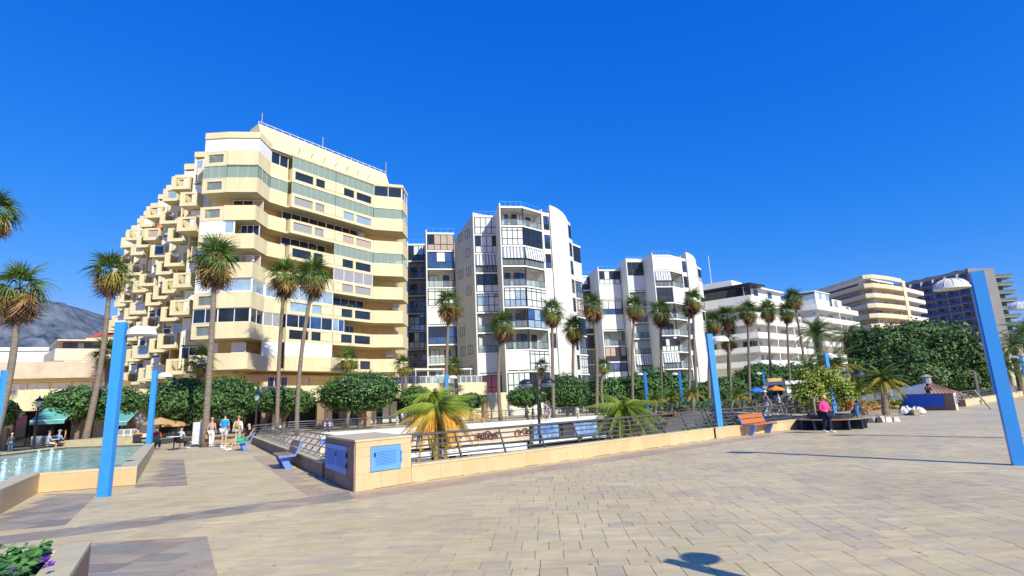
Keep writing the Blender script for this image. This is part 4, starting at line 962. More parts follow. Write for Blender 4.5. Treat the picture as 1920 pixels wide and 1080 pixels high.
# ---------------------------------------------------------------- court parapet, low wall, louvred stone box
def clad_wall(name, label, cat, A, B, h_, t, seg=.75, mt='stone', top='stone_top', rr=R):
    A, B = V2(A), V2(B); L = (B - A).length; d_ = (B - A).normalized()
    t_ = thing(name, label, cat, ((A.x + B.x) / 2, (A.y + B.y) / 2, 0))
    MB().wall(A, B, -.01, h_ - .03, t - .03, off=-.015).build('core', M['stone_joint'], t_)
    n_ = max(1, int(L / seg)); s = 0; cuts = sorted([0, L] + [L * (i + rr.uniform(-.12, .12)) / n_ for i in range(1, n_)])
    for s0, s1 in zip(cuts, cuts[1:]):
        MB().wall(A + d_ * (s0 + .002), A + d_ * (s1 - .002), .0, h_ - .05, .02, off=rr.uniform(0, .003)).build('cladding_slab', M[mt], t_)
    n2 = max(1, int(L / 1.6))
    for i in range(n2):
        MB().wall(A + d_ * (L * i / n2 + .002), A + d_ * (L * (i + 1) / n2 - .002), h_ - .048, h_, t + .03, off=.02).build('coping', M[top], t_)
    return t_
KB, KC = V2(G(665, 922)), V2(G(770, 905)); KA = V2(G(610, 897))
PE, PF_ = Vector((7.80, 22.55)), Vector((14.14, 26.81))
ds = (PE - KC).normalized()
clad_wall('court_parapet', 'low orange travertine parapet under the railing, running from the louvred box to the blue pole', 'parapet', KC + ds * .02, PE, .42, .34)
clad_wall('court_parapet', 'low travertine parapet behind the orange plank bench, beyond the middle blue pole', 'parapet', PE + ds * .14, PF_, .42, .34)
W0, W1_ = Vector((-16.6, 34.9)), Vector((-5.42, 15.55))
dl = (W1_ - W0).normalized()
# left wall faces the benches: outward normal to the left
clad_wall('court_low_wall', 'low shaded stone wall behind the two blue framed benches', 'parapet', W0, W1_, .42, .34, mt='stone_brown')  # shade on this wall put into its darker stone colour
bx = thing('louvred_stone_box', 'square travertine clad box with blue louvred doors on its two visible sides', 'plinth', (KB.x, KB.y, 0))
KD = KC + (KA - KB)
w = MB(); w.prism([KB, KC, KD, KA], -.01, 1.07); w.build('core', M['stone_joint'], bx)
# bring core in slightly by building cladding proud of it
def clad_face(A, B, rows_, mt, hole=None):
    A, B = V2(A), V2(B); L = (B - A).length; d_ = (B - A).normalized()
    for z0, z1, cuts in rows_:
        cs = [0] + [L * c for c in cuts] + [L]
        for s0, s1 in zip(cs, cs[1:]):
            if hole and z0 >= hole[2] - .01 and z1 <= hole[3] + .01 and s0 >= hole[0] * L - .01 and s1 <= hole[1] * L + .01: continue
            MB().wall(A + d_ * (s0 + .002), A + d_ * (s1 - .002), z0 + .002, z1 - .002, .024, off=.025 + R.uniform(0, .002)).build('cladding_slab', M[mt], bx)
RL = (KC - KB).length
clad_face(KB, KC, [(0, .36, [.13, .44, .75]), (.36, .72, [.25, .80]), (.72, .93, [.25, .80]), (.93, 1.06, [.4, .75])], 'stone', hole=(.25, .80, .36, .93))
clad_face(KA, KB, [(0, .30, [.4, .82]), (.30, .72, [.06, .80]), (.72, .95, [.06, .80]), (.95, 1.06, [.5, .82])], 'stone_brown', hole=(.06, .80, .30, .95))  # side turned from the sun: its shade painted by darker slabs
for i, (u0, u1) in enumerate(((0, .5), (.5, 1))):
    e0 = KA.lerp(KB, u0); e1 = KA.lerp(KB, u1); f0 = KD.lerp(KC, u0); f1 = KD.lerp(KC, u1)
    cc = (KA + KB + KC + KD) / 4
    pts = [cc + (q - cc) * 1.03 for q in (e0 + (e1 - e0) * .002, e1, f1, f0)]
    w = MB(); w.prism(pts, 1.062, 1.11); w.build('coping', M['stone_top'], bx)
def louvre(A, B, s0, s1, z0, z1, leaves, mt):
    A, B = V2(A), V2(B); L = (B - A).length; d_ = (B - A).normalized(); P = lambda s: A + d_ * s * L; n_ = Vector((d_.y, -d_.x))
    fr = MB(); e = .055 / L
    fr.wall(P(s0), P(s1), z1 - .07, z1, .05, off=.05); fr.wall(P(s0), P(s1), z0, z0 + .07, .05, off=.05)
    fr.wall(P(s0), P(s0 + e * 1.4), z0 + .07, z1 - .07, .05, off=.05); fr.wall(P(s1 - e * 1.4), P(s1), z0 + .07, z1 - .07, .05, off=.05)
    f = fr.build('louvred_door', M[mt], bx)
    MB().wall(P(s0 + e), P(s1 - e), z0 + .05, z1 - .05, .01, off=.006).build('backing', M['blueshut'], f)
    for l in range(leaves):
        a0 = s0 + e * 1.4 + (s1 - s0 - e * 2.8) * l / leaves; a1 = s0 + e * 1.4 + (s1 - s0 - e * 2.8) * (l + 1) / leaves
        lf = MB(); lf.wall(P(a0), P(a0 + e * .8), z0 + .07, z1 - .07, .03, off=.042); lf.wall(P(a1 - e * .8), P(a1), z0 + .07, z1 - .07, .03, off=.042)
        lf.wall(P(a0 + e * .8), P(a1 - e * .8), z1 - .12, z1 - .07, .03, off=.042); lf.wall(P(a0 + e * .8), P(a1 - e * .8), z0 + .07, z0 + .12, .03, off=.042)
        lf.build('door_leaf', M[mt], f)
        N = 9 if leaves == 1 else 13
        for k in range(N):
            za = z0 + .125 + (z1 - z0 - .25) * k / N; zb = za + (z1 - z0 - .25) / N * .80
            p, q = P(a0 + e * .8), P(a1 - e * .8); o1, o0 = n_ * .044, n_ * .014
            sl = MB(); t_ = .008
            sl.add([(p.x + o1.x, p.y + o1.y, za), (q.x + o1.x, q.y + o1.y, za), (q.x + o0.x, q.y + o0.y, zb), (p.x + o0.x, p.y + o0.y, zb), (p.x + o1.x, p.y + o1.y, za + t_ * 2), (q.x + o1.x, q.y + o1.y, za + t_ * 2), (q.x + o0.x, q.y + o0.y, zb + t_), (p.x + o0.x, p.y + o0.y, zb + t_)],
                   [(0, 1, 5, 4), (4, 5, 6, 7), (3, 2, 1, 0), (0, 4, 7, 3), (1, 2, 6, 5)])
            sl.build('slat', M[mt], f)
    for zz in (z0 + .2, z1 - .2): MB().wall(P(s1 - e * .5), P(s1 + .01), zz - .06, zz + .06, .03, off=.07).build('hinge', M['blue'] if leaves == 1 else M['darkframe'], f)
    MB().wall(P((s0 + s1) / 2) if leaves == 2 else P(s0 + e * 1.5), P((s0 + s1) / 2 + .03) if leaves == 2 else P(s0 + e * 2.1), (z0 + z1) / 2 + .05, (z0 + z1) / 2 + .14, .03, off=.065).build('latch', M['darkframe'], f)
louvre(KB, KC, .25, .795, .375, .92, 1, 'blueshut')
louvre(KA, KB, .06, .80, .31, .94, 2, 'blueshut')

# railings leaning out over the court
def railing(label, path, z0, hh, outs, post_step=1.5, rails=5, mt='steel', leanin=.28, curve=True):
    path = [V2(p) for p in path]; t_ = thing('court_railing', label, 'railing', (path[0].x, path[0].y, z0), None)
    def off(i, zf):
        # normal of polyline at vertex i times lean, zf 0..1
        if i == 0: d_ = (path[1] - path[0]).normalized(); n_ = Vector((-d_.y, d_.x)); k = 1
        elif i == len(path) - 1: d_ = (path[-1] - path[-2]).normalized(); n_ = Vector((-d_.y, d_.x)); k = 1
        else:
            d1 = (path[i] - path[i - 1]).normalized(); d2 = (path[i + 1] - path[i]).normalized(); n_ = (Vector((-d1.y, d1.x)) + Vector((-d2.y, d2.x))).normalized(); k = 1
        return path[i] + n_ * leanin * outs * zf
    for r in range(rails):
        zf = r / (rails - 1); z = z0 + .12 + (hh - .12) * zf; rad_ = .035 if r == rails - 1 else .02
        pts = [(*off(i, zf), z) for i in range(len(path))]
        MB().tube(pts, rad_, 6).build('top_rail' if r == rails - 1 else 'rail', M[mt], t_)
    for i in range(len(path) - 1):
        L = (path[i + 1] - path[i]).length; n2 = max(1, round(L / post_step))
        for k in range(n2 + (1 if i == len(path) - 2 else 0)):
            f = k / n2; b_ = path[i].lerp(path[i + 1], f); tp_ = V2(off(i, 1)).lerp(V2(off(i + 1, 1)), f)
            d_ = (path[i + 1] - path[i]).normalized()
            m_ = MB(); e = Vector((d_.x, d_.y, 0)) * .012; nn = Vector((-d_.y, d_.x, 0)) * .035
            b3, t3_ = Vector((b_.x, b_.y, z0)), Vector((tp_.x, tp_.y, z0 + hh - .03))
            m_.add([b3 - e - nn, b3 + e - nn, b3 + e + nn, b3 - e + nn, t3_ - e - nn * .6, t3_ + e - nn * .6, t3_ + e + nn * .6, t3_ - e + nn * .6], [(0, 1, 5, 4), (1, 2, 6, 5), (2, 3, 7, 6), (3, 0, 4, 7), (4, 5, 6, 7)])
            m_.build('post', M['darksteel'] if mt == 'darksteel' else M[mt], t_)
    return t_
nn = Vector((-ds.y, ds.x))
railing('dark steel railing leaning out over the parapet, right of the louvred box', [KC + nn * .17 + ds * .1, PE + nn * .17], .42, .66, 1, 1.5, 5, 'darksteel')
railing('dark steel railing behind the orange plank bench', [PE + nn * .17 + ds * .25, PF_ + nn * .17], .42, .66, 1, 1.5, 5, 'darksteel')
railing('steel railing on the shaded low wall behind the two left benches', [W1_ + Vector((.1, .25)), W0 + Vector((.2, .1))], .42, .58, -1, 1.15, 4, 'steel', leanin=.5)
ho = .1
railing('pale steel railing along the far promenade above the white shop fascia', [(-16.9, 35.3), (-17.2, 41.6), (-15.2, 43.1), (.9, 50.6), (12.3, 57.1)][::-1], .1, .95, 1, 2.2, 6, 'steel', leanin=.15)
railing('steel railing on the far right side of the court by the flower beds', [(12.5, 57.2), (19.0, 52.2), (19.6, 36), (14.6, 27.4)][::-1], .0, 1.0, -1, 2.2, 5, 'steel', leanin=.2)

# ---------------------------------------------------------------- fountain
ft = thing('fountain', 'shallow turquoise fountain pool with a travertine rim and low jets', 'fountain', (-20, 20, 0))
F = FOUNT
seqs = [(0, 1), (1, 2), (2, 3), (3, 4), (4, 5), (5, 6), (6, 7), (7, 8)]
area = sum(F[i].x * F[(i + 1) % len(F)].y - F[(i + 1) % len(F)].x * F[i].y for i in range(len(F)))
def off_poly(P_, d):
    out = []; n = len(P_); s = 1 if area > 0 else -1
    for i in range(n):
        a, b, c = P_[i - 1], P_[i], P_[(i + 1) % n]
        n1 = Vector((-(b - a).y, (b - a).x)).normalized() * s; n2 = Vector((-(c - b).y, (c - b).x)).normalized() * s
        q = (n1 + n2).normalized(); out.append(b + q * (d / max(.3, q.dot(n1))))
    return out
FI = off_poly(F, .42); FM = off_poly(F, .03); FI2 = off_poly(F, .39)
for i in range(len(F)):
    j = (i + 1) % len(F)
    if (F[i] - F[j]).length < .5: continue
    MB().prism([FM[i], FM[j], FI2[j], FI2[i]], -.01, .44).build('rim_core', M['stone_joint'], ft)
    L = (F[j] - F[i]).length; n_ = max(1, int(L / 1.2))
    for k in range(n_):
        f0, f1 = (k + .003) / n_, (k + .997) / n_
        a, b, c, d_ = F[i].lerp(F[j], f0), F[i].lerp(F[j], f1), FM[i].lerp(FM[j], f1), FM[i].lerp(FM[j], f0)
        if i in (9,): continue
        MB().prism([a, b, c, d_], 0, .44).build('cladding_slab', M['stone'] if i in (1, 2, 7) else M['stone_top'], ft)
        MB().prism([a, b, FI[i].lerp(FI[j], f1), FI[i].lerp(FI[j], f0)], .445, .5).build('coping', M['stone_top'], ft)
wm = bpy.data.materials.new('pool_water'); wm.use_nodes = True; nt = wm.node_tree; b_ = nt.nodes['Principled BSDF']
b_.inputs['Base Color'].default_value = (.10, .42, .40, 1); b_.inputs['Roughness'].default_value = .08; b_.inputs['Specular IOR Level'].default_value = .5
g2 = nt.nodes.new('ShaderNodeNewGeometry'); nz = nt.nodes.new('ShaderNodeTexNoise'); nz.inputs['Scale'].default_value = 2.2; nz.inputs['Detail'].default_value = 6; nz.inputs['Distortion'].default_value = 1.2
nt.links.new(g2.outputs['Position'], nz.inputs['Vector']); cr = nt.nodes.new('ShaderNodeValToRGB'); cr.color_ramp.elements[0].position = .4; cr.color_ramp.elements[0].color = (.20, .54, .46, 1); cr.color_ramp.elements[1].position = .62; cr.color_ramp.elements[1].color = (.62, .90, .80, 1)
nt.links.new(nz.outputs[0], cr.inputs[0]); nt.links.new(cr.outputs[0], b_.inputs['Base Color'])
bp = nt.nodes.new('ShaderNodeBump'); bp.inputs['Strength'].default_value = .6; bp.inputs['Distance'].default_value = .05; nt.links.new(nz.outputs[0], bp.inputs['Height']); nt.links.new(bp.outputs[0], b_.inputs['Normal'])
tri = tessellate_polygon([[Vector((p.x, p.y, 0)) for p in FI2]])
wmb = MB(); wmb.add([(p.x, p.y, .36) for p in FI2], [t if (FI2[t[1]] - FI2[t[0]]).cross(FI2[t[2]] - FI2[t[0]]) > 0 else t[::-1] for t in tri]); wo = wmb.build('pool_water', wm, ft)
spray = glassy('water_spray', (.80, .90, .92), .38, .4)
for px, py, hpx in ((5, 893, 30), (35, 880, 20), (70, 870, 26), (95, 862, 20), (112, 856, 10), (-30, 905, 34)):
    g = G(px, py, .36); hh = hpx / 1020 * g.y * .95
    m_ = MB()
    for _ in range(34):
        an = R.random() * 6.3; q = R.random() ** .7; rr_ = .03 + .16 * (1 - q) * R.random(); z = .36 + hh * q
        m_.lathe([(0, -.03), (.02, 0), (.0, .035)], (g.x + math.cos(an) * rr_, g.y + math.sin(an) * rr_, z), 5)
    m_.tube([(g.x, g.y, .36), (g.x, g.y, .36 + hh * .6), (g.x, g.y, .36 + hh)], [.07, .035, .008], 7)
    m_.build('water_jet', spray, ft)
pl = MB(); g = G(165, 836, 0)
t_ = thing('palm_planter', 'low stone kerb box round the foot of the palm behind the fountain', 'planter', (g.x, g.y, 0))
x0, y0 = D(141, 830, 40).x, 40
w = MB(); w.prism([(x0, 39), (x0 + 3.3, 38.3), (x0 + 3.6, 41.3), (x0 + .3, 42)], 0, .55); w.build('kerb', M['stone_top'], t_)

# foreground planter with pansies
pt = thing('flower_planter', 'stone edged flower bed with small green plants and a purple pansy, bottom left corner', 'planter', (-5.5, 5, 0))
PP = PLANT; ar = sum(PP[i].x * PP[(i + 1) % 4].y - PP[(i + 1) % 4].x * PP[i].y for i in range(4)); area = ar
PI_ = off_poly(PP, .26); PM_ = off_poly(PP, .03)
for i in range(4):
    j = (i + 1) % 4; L = (PP[j] - PP[i]).length; n_ = max(1, int(L / 1.0))
    MB().prism([PM_[i], PM_[j], PI_[j], PI_[i]], -.01, .44).build('rim_core', M['stone_joint'], pt)
    for k in range(n_):
        f0, f1 = (k + .003) / n_, (k + .997) / n_
        MB().prism([PP[i].lerp(PP[j], f0), PP[i].lerp(PP[j], f1), PM_[i].lerp(PM_[j], f1), PM_[i].lerp(PM_[j], f0)], 0, .445).build('cladding_slab', M['stone_brown'], pt)  # darker side slabs paint the shade below the rim
        MB().prism([PP[i].lerp(PP[j], f0), PP[i].lerp(PP[j], f1), PI_[i].lerp(PI_[j], f1), PI_[i].lerp(PI_[j], f0)], .45, .5).build('coping', M['stone_top'], pt)
MB().prism(off_poly(PP, .25), 0, .40).build('soil', M['soil'], pt)
lf = MB(); inner = off_poly(PP, .30)
M['pansyleaf'] = mat('pansy_leaf', (.12, .27, .05), .5, .3, 4, .3, isl=.7, col2=(.03, .10, .02))
def leafquad(mb, c, s, nrm, rr=R, asp=1.6):
    n_ = nrm.normalized(); u = n_.orthogonal().normalized(); a = rr.random() * 6.3; w_ = n_.cross(u); u2 = u * math.cos(a) + w_ * math.sin(a); w2 = n_.cross(u2)
    mb.add([c - u2 * s * asp * .5, c + w2 * s * .5 , c + u2 * s * asp * .5, c - w2 * s * .5], [(0, 1, 2, 3)])
cnt = 0
while cnt < 7000:
    p = (R.uniform(-7.1, -3.2), R.uniform(2.2, 6.2))
    if not inside(p, inner): continue
    hz = .10 + .16 * (noise.noise(Vector((p[0] * 4, p[1] * 4, 0))) + .5)
    leafquad(lf, Vector((p[0], p[1], .42 + hz * R.random() ** .5)), R.uniform(.035, .07), Vector((R.uniform(-.6, .6), R.uniform(-.8, .4), 1))); cnt += 1
tag(lf.build('pansy_foliage', M['pansyleaf']), 'leafy green bedding plants filling the corner planter', 'bedding plants')['kind'] = 'stuff'
for i, (px, py, c) in enumerate(((94, 1044, (.16, .03, .42)), (30, 1066, (.10, .02, .25)), (104, 1053, (.22, .05, .5)))):
    g = G(px, py, .60); m_ = MB()
    for k in range(5):
        a = k * 1.257; cc = g + Vector((math.cos(a) * .013, -.02, math.sin(a) * .013)); q = [cc + Vector((math.cos(a + t) * .012, -.003 * t * t, math.sin(a + t) * .012)) for t in (0, .9, 1.8, 2.7, 3.6, 4.5, 5.4)]; m_.add(q, [tuple(range(7))])
    tag(m_.build('pansy', mat('pansy_petal_%s' % 'abc'[i], c, .6)), ['purple pansy bloom standing highest in the corner planter', 'dark violet pansy bud at the left edge of the corner planter', 'second purple bloom just right below the highest pansy'][i], 'flower')

# ---------------------------------------------------------------- palms
def fan_frond(rr, size, blades=15, spread=2.5, droop=.5):
    # fan leaf: petiole along +X from the origin, blades fanned at its end, tips drooping (-Z)
    mb = MB(); Lp = size * .33
    mb.tube([(0, 0, 0), (Lp * .5, 0, .03), (Lp, 0, 0)], [.022, .016, .012], 4)
    for k in range(blades):
        a = -spread / 2 + spread * k / (blades - 1) + rr.uniform(-.05, .05); L = size * .62 * (1 - .18 * abs(a) / spread * 2) * rr.uniform(.85, 1.08)
        w_ = size * .038; dx, dy = math.cos(a), math.sin(a); px, py = -dy, dx
        q = []
        dr = droop * rr.uniform(.6, 1.5)
        for t, ww in ((0, .35), (.35, 1), (.7, .7), (1, .05)):
            x, y = Lp + dx * L * t * (1 - .12 * t * dr), dy * L * t * (1 - .12 * t * dr); z = -dr * L * t ** 2.2 * .8 + .05 * math.sin(t * 3) + (k % 2) * .02
            q.append((Vector((x + px * w_ * ww * .5, y + py * w_ * ww * .5, z)), Vector((x - px * w_ * ww * .5, y - py * w_ * ww * .5, z - .02))))
        vs = [p for pr in q for p in pr]
        mb.add(vs, [(0, 1, 3, 2), (2, 3, 5, 4), (4, 5, 7, 6)])
    return mb
def feather_frond(rr, L, arch=1.0, leaf=.5, n=26, droop_leaf=.6):
    mb = MB(); pts = []
    for i in range(9):
        t = i / 8; pts.append(Vector((L * (t - .16 * arch * t * t), 0, L * (.34 * t - arch * .62 * t * t))))
    mb.tube(pts, [.035 * (1 - t / 9) + .006 for t in range(9)], 4, caps=False)
    for s in (-1, 1):
        for k in range(n):
            t = .10 + .88 * k / (n - 1); f = t * 8; i = min(7, int(f)); p = pts[i].lerp(pts[i + 1], f - i); tg = (pts[i + 1] - pts[i]).normalized()
            ll = leaf * math.sin(PI * min(1, t * .85 + .12)) ** .6 * rr.uniform(.85, 1.1)
            dr = Vector((0, s, 0)) * .85 + tg * .75 + Vector((0, 0, -droop_leaf * rr.uniform(.5, 1.3))); dr.normalize(); w_ = tg * .017
            m_ = p + dr * ll * .55 + Vector((0, 0, .02)); e = p + dr * ll + Vector((0, 0, -droop_leaf * ll * .35))
            mb.add([p - w_, p + w_, m_ + w_ * 1.1, m_ - w_ * 1.1, e], [(0, 1, 2, 3), (3, 2, 4)])
    return mb
RP = random.Random(21)
FAN_G = [fan_frond(RP, 1.85, 16, 3.4, d).mesh('frond', M['frond']) for d in (.25, .5, .8, 1.1)]
FAN_Y = [fan_frond(RP, 1.7, 15, 3.0, d).mesh('frond', M['frond_y']) for d in (.8, 1.2)]
FAN_O = [fan_frond(RP, 1.6, 14, 2.6, d).mesh('frond', M['frond_o']) for d in (1.1, 1.5)]
def orient(az, el, roll=0): return Matrix.Rotation(az, 4, 'Z') @ Matrix.Rotation(-el, 4, 'Y') @ Matrix.Rotation(roll, 4, 'X')
def skirt_mesh(rr, n, dens=1.0):
    mb = MB()
    for i in range(n):
        az = rr.uniform(0, 2 * PI); q = rr.random(); el = -rad(14 + 66 * q ** .8 + rr.uniform(-8, 8))
        f = fan_frond(rr, rr.uniform(.5, 1.6), 7, rr.uniform(.5, 2.6), rr.uniform(.2, 1.6))
        mtx = Matrix.Translation((math.cos(az) * .12, math.sin(az) * .12, -.1 - .55 * q)) @ orient(az, el, rr.uniform(-1.5, 1.5))
        mb.add([mtx @ v for v in f.v], f.f, 1 if q > .45 + rr.uniform(-.2, .2) else 0)
    return mb.mesh('skirt', [M['skirt'], M['skirt_dark']])
SK = [skirt_mesh(RP, n_) for n_ in (60, 85, 105)] + [skirt_mesh(RP, 24)]
def wash_palm(label, base, top, r0=.22, r1=.14, cs=1.0, sk=1.0, seed=0, greens=24, yel=9, ora=12, group='tall fan palms along the promenade', lean=0, bot=0):
    rr = random.Random(seed); base = Vector(base); top = Vector(top)
    t = thing('fan_palm', label, 'palm tree', base, group)
    pts = []
    for i in range(13):
        q = i / 12; p = base.lerp(top, q); bow = math.sin(q * PI) * lean; pts.append(p + Vector((bow, 0, 0)))
    rs = [(r0 * (1 - q / 12) + r1 * q / 12) * (1.25 if q == 0 else 1) * (1 + (.04 if q % 2 else -.02)) for q in range(13)]
    MB().tube(pts, rs, 10).build('trunk', M['trunk'], t, smooth=True)
    ct = top + Vector((0, 0, .1)) - base
    for i in range(greens):
        q = (i + .5) / greens; el = rad(84 - 104 * q + rr.uniform(-13, 13)); az = i * 2.399 + rr.uniform(-.4, .4)
        o = link('frond', FAN_G[min(3, int(q * 4))], t); o.matrix_local = Matrix.Translation(ct + Vector((0, 0, .25 * (1 - q)))) @ orient(az, el, rr.uniform(-.5, .5)) @ Matrix.Scale(cs * rr.uniform(.85, 1.12), 4)
    for i in range(yel):
        az = rr.uniform(0, 6.28); o = link('frond', FAN_Y[i % 2], t); o.matrix_local = Matrix.Translation(ct + Vector((0, 0, -.1))) @ orient(az, rad(rr.uniform(-45, 2)), rr.uniform(-.9, .9)) @ Matrix.Scale(cs * rr.uniform(.6, 1.0), 4)
    for i in range(ora):
        az = rr.uniform(0, 6.28); o = link('frond', FAN_O[i % 2], t); o.matrix_local = Matrix.Translation(ct + Vector((0, 0, -.25))) @ orient(az, rad(rr.uniform(-70, -12)), rr.uniform(-1.2, 1.2)) @ Matrix.Scale(cs * rr.uniform(.45, .95), 4)
    if sk > 0:
        o = link('dead_frond_skirt', SK[rr.randrange(3)] if sk > .6 else SK[3], t); o.matrix_local = Matrix.Translation(ct) @ Matrix.Rotation(rr.random() * 6, 4, 'Z') @ Matrix.Scale(cs * max(.8, sk), 4)
    return t
def palm_px(label, bx_, by, tx, ty, Y, cs=1.0, **k):
    b = D(bx_, by, Y); b.z = k.pop('zb', 0.0); tpt = D(tx, ty, Y); q_ = random.Random(k.get('seed', 0) * 7 + 1); k.setdefault('lean', q_.uniform(-.35, .35)); k['greens'] = int(k.get('greens', 24) * q_.uniform(.75, 1.15)); cs *= q_.uniform(.9, 1.04)
    return wash_palm(label, b, tpt, cs=cs, **k)
PL_ = [  # label, base px, py, crown centre px, py, distance, crown scale, options
 ('palm at the left edge with only its right fronds in the picture', -30, 830, -12, 402, 30, 1.05, dict(seed=1)),
 ('left palm with a shaggy brown skirt in front of the mountain', -12, 800, 36, 545, 30, 1.05, dict(seed=2, r0=.2, sk=1.15, ora=12)),
 ('palm standing in the stone kerb box behind the fountain', 158, 828, 207, 515, 40.3, 1.2, dict(seed=3, r0=.23, ora=12, yel=9)),
 ('tallest near palm with a green crown, beside the group of walkers', 383, 838, 404, 492, 33.2, 1.1, dict(seed=4, r0=.20, ora=10, yel=10)),
 ('left one of the pair of shaggy palms before the yellow block', 520, 790, 534, 520, 46, 1.05, dict(seed=5, r0=0.17, sk=1.2, greens=18, ora=14)),
 ('right one of the pair of shaggy palms before the yellow block', 556, 805, 589, 520, 43, 1.15, dict(seed=6, r0=.17, sk=1.1, ora=12)),
 ('brown skirted palm before the recess between yellow and white blocks', 832, 775, 842, 572, 55, 1.15, dict(seed=7, r0=0.17, ora=14, sk=1.1, greens=20)),
 ('palm before the left stack of the white nine storey block', 939, 786, 942, 612, 56, 1.2, dict(seed=8, r0=0.20, ora=10)),
 ('palm before the curved wall of the white nine storey block, left of two', 1038, 781, 1035, 586, 58, 1.05, dict(seed=9, r0=0.20, ora=12)),
 ('shorter yellowish palm right of the curved wall palm', 1076, 770, 1076, 620, 62, 1.15, dict(seed=10, r0=0.19, yel=14)),
 ('brown skirted palm in the gap between the two white blocks', 1118, 775, 1112, 576, 60, 1.0, dict(seed=11, r0=0.19, ora=14, sk=1.15)),
 ('left palm of three before the shorter white block', 1187, 765, 1190, 577, 66, 1.1, dict(seed=12, r0=0.17, ora=13, sk=1.15)),
 ('middle green topped palm before the shorter white block', 1243, 765, 1238, 587, 68, 1.15, dict(seed=13, r0=0.19, yel=10)),
 ('right palm of three before the shorter white block, front trunk', 1308, 765, 1299, 566, 64, 1.05, dict(seed=14, r0=0.19, ora=8)),
 ('thin palm close behind the front trunk palm at the shorter white block', 1291, 762, 1291, 578, 72, .9, dict(seed=15, r0=.2, greens=18)),
 ('left crown of the twin palms behind the middle blue pole', 1330, 755, 1337, 606, 74, .95, dict(seed=16, r0=.2, ora=10)),
 ('right crown of the twin palms behind the middle blue pole', 1372, 765, 1364, 597, 74, 1.1, dict(seed=17, r0=0.19, ora=10)),
 ('short golden brown palm right behind the lamp dome of the middle pole', 1371, 745, 1366, 641, 84, 1.05, dict(seed=18, r0=0.17, ora=16, greens=12)),
 ('first palm of the row before the modern white block, from the left', 1407, 765, 1402, 586, 72, 1.05, dict(seed=19, r0=0.19, ora=9)),
 ('second palm of the row before the modern white block, from the left', 1446, 750, 1440, 585, 78, 1.1, dict(seed=20, r0=0.19, ora=9)),
 ('third palm of the row before the modern white block, left of a pair', 1482, 740, 1475, 588, 80, 1.0, dict(seed=21, r0=0.17, ora=10)),
 ('tallest palm at the right end of the row before the modern white block', 1516, 730, 1489, 562, 82, 1.1, dict(seed=22, r0=0.17, ora=8)),
]
for l_, a_, b__, c__, d__, Y_, cs_, kk_ in PL_: palm_px(l_, a_, b__, c__, d__, Y_, cs=cs_, **kk_)
SM_ = [('young palm rising behind the large clipped tree, left', 378, 760, 378, 682, 41, .85), ('young palm above the clipped tree at the middle of the yellow block', 651, 740, 651, 678, 58, 1.0),
 ('young palm at the right corner of the yellow block', 758, 765, 757, 688, 60, .9), ('young palm above the cream podium end', 850, 765, 851, 690, 62, .85),
 ('small palm at the base of the white block behind the double street lamp', 1014, 765, 1015, 690, 66, .8), ('small palm between the two white blocks above the hedge', 1132, 755, 1132, 690, 68, .85),
 ('small palm behind the tall left blue pole by the beige house', 200, 760, 200, 668, 48, 1.05)]
for i, (l_, a_, b__, c__, d__, Y_, cs_) in enumerate(SM_): palm_px(l_, a_, b__, c__, d__, Y_, cs=cs_, sk=.5, greens=18, yel=8, ora=4, r0=.2, r1=.16, seed=40 + i, group='young fan palms behind the clipped trees')
# feather palms
def feather_palm(name, label, base, top, L, n, mats, seed, r0=.3, arch=1.0, leaf=.5, emin=-35, emax=80, group=None, dl=.6, nl=26, tr='trunk', mid=None, cs=1):
    rr = random.Random(seed); base = Vector(base); top = Vector(top); t = thing(name, label, 'palm tree', base, group)
    pts = [base.lerp(top, i / 8) for i in range(9)]
    MB().tube(pts, [r0 * (1.15 if i == 0 else 1) * (1 - .2 * i / 8) * (1 + .05 * (i % 2)) for i in range(9)], 10).build('trunk', M[tr], t, smooth=True)
    me = [[feather_frond(rr, L * s_, arch * a_, leaf, nl, dl).mesh('frond', M[m_]) for s_, a_ in ((1, 1), (.92, 1.25))] for m_ in mats]
    ct = top - base
    for i in range(n):
        q = (i + .5) / n; el = rad(emax - (emax - emin) * q + rr.uniform(-7, 7)); az = i * 2.399 + rr.uniform(-.3, .3)
        mi = min(len(mats) - 1, int(q * len(mats) * .999)); o = link('frond', me[mi][rr.randrange(2)], t)
        o.matrix_local = Matrix.Translation(ct) @ orient(az, el, rr.uniform(-.3, .3)) @ Matrix.Scale(rr.uniform(.85, 1.08), 4)
    return t
def fp(name, label, bx_, by, tx, ty, Y, **k):
    b = D(bx_, by, Y); b.z = k.pop('zb', 0.0); return feather_palm(name, label, b, D(tx, ty, Y), **k)
fp('plume_palm', 'golden orange feathery palm rising out of the sunken court behind the steel railing', 825, 860, 822, 778, 21, zb=-4.6, L=1.5, n=46, mats=['plume_g', 'plume', 'plume_o', 'plume'], seed=3, r0=.12, arch=2.1, leaf=.46, emin=-30, dl=2.2, nl=40, tr='bark')
fp('plume_palm', 'yellow green feathery tuft at the top left of the golden palm', 806, 860, 815, 757, 21.6, zb=-4.6, L=1.5, n=16, mats=['plume_g'], seed=31, r0=.10, arch=1.6, leaf=.38, emin=10, dl=1.3, nl=30, tr='bark')
fp('plume_palm', 'green feathery palm rising from the court before the dark ivy hedge', 1172, 860, 1170, 775, 30, zb=-4.6, L=2.1, n=46, mats=['plume_g', 'plume_g', 'frond_y'], seed=4, r0=.12, arch=1.8, leaf=.55, emin=-35, dl=2.0, nl=38, tr='bark')
fp('date_palm', 'thick trunked date palm with a round crown of stiff green feathers', 1548, 705, 1531, 628, 72, zb=0, L=4.0, n=60, mats=['frond'], seed=5, r0=.52, arch=1.0, leaf=.65, emin=-30, dl=.3, nl=34)
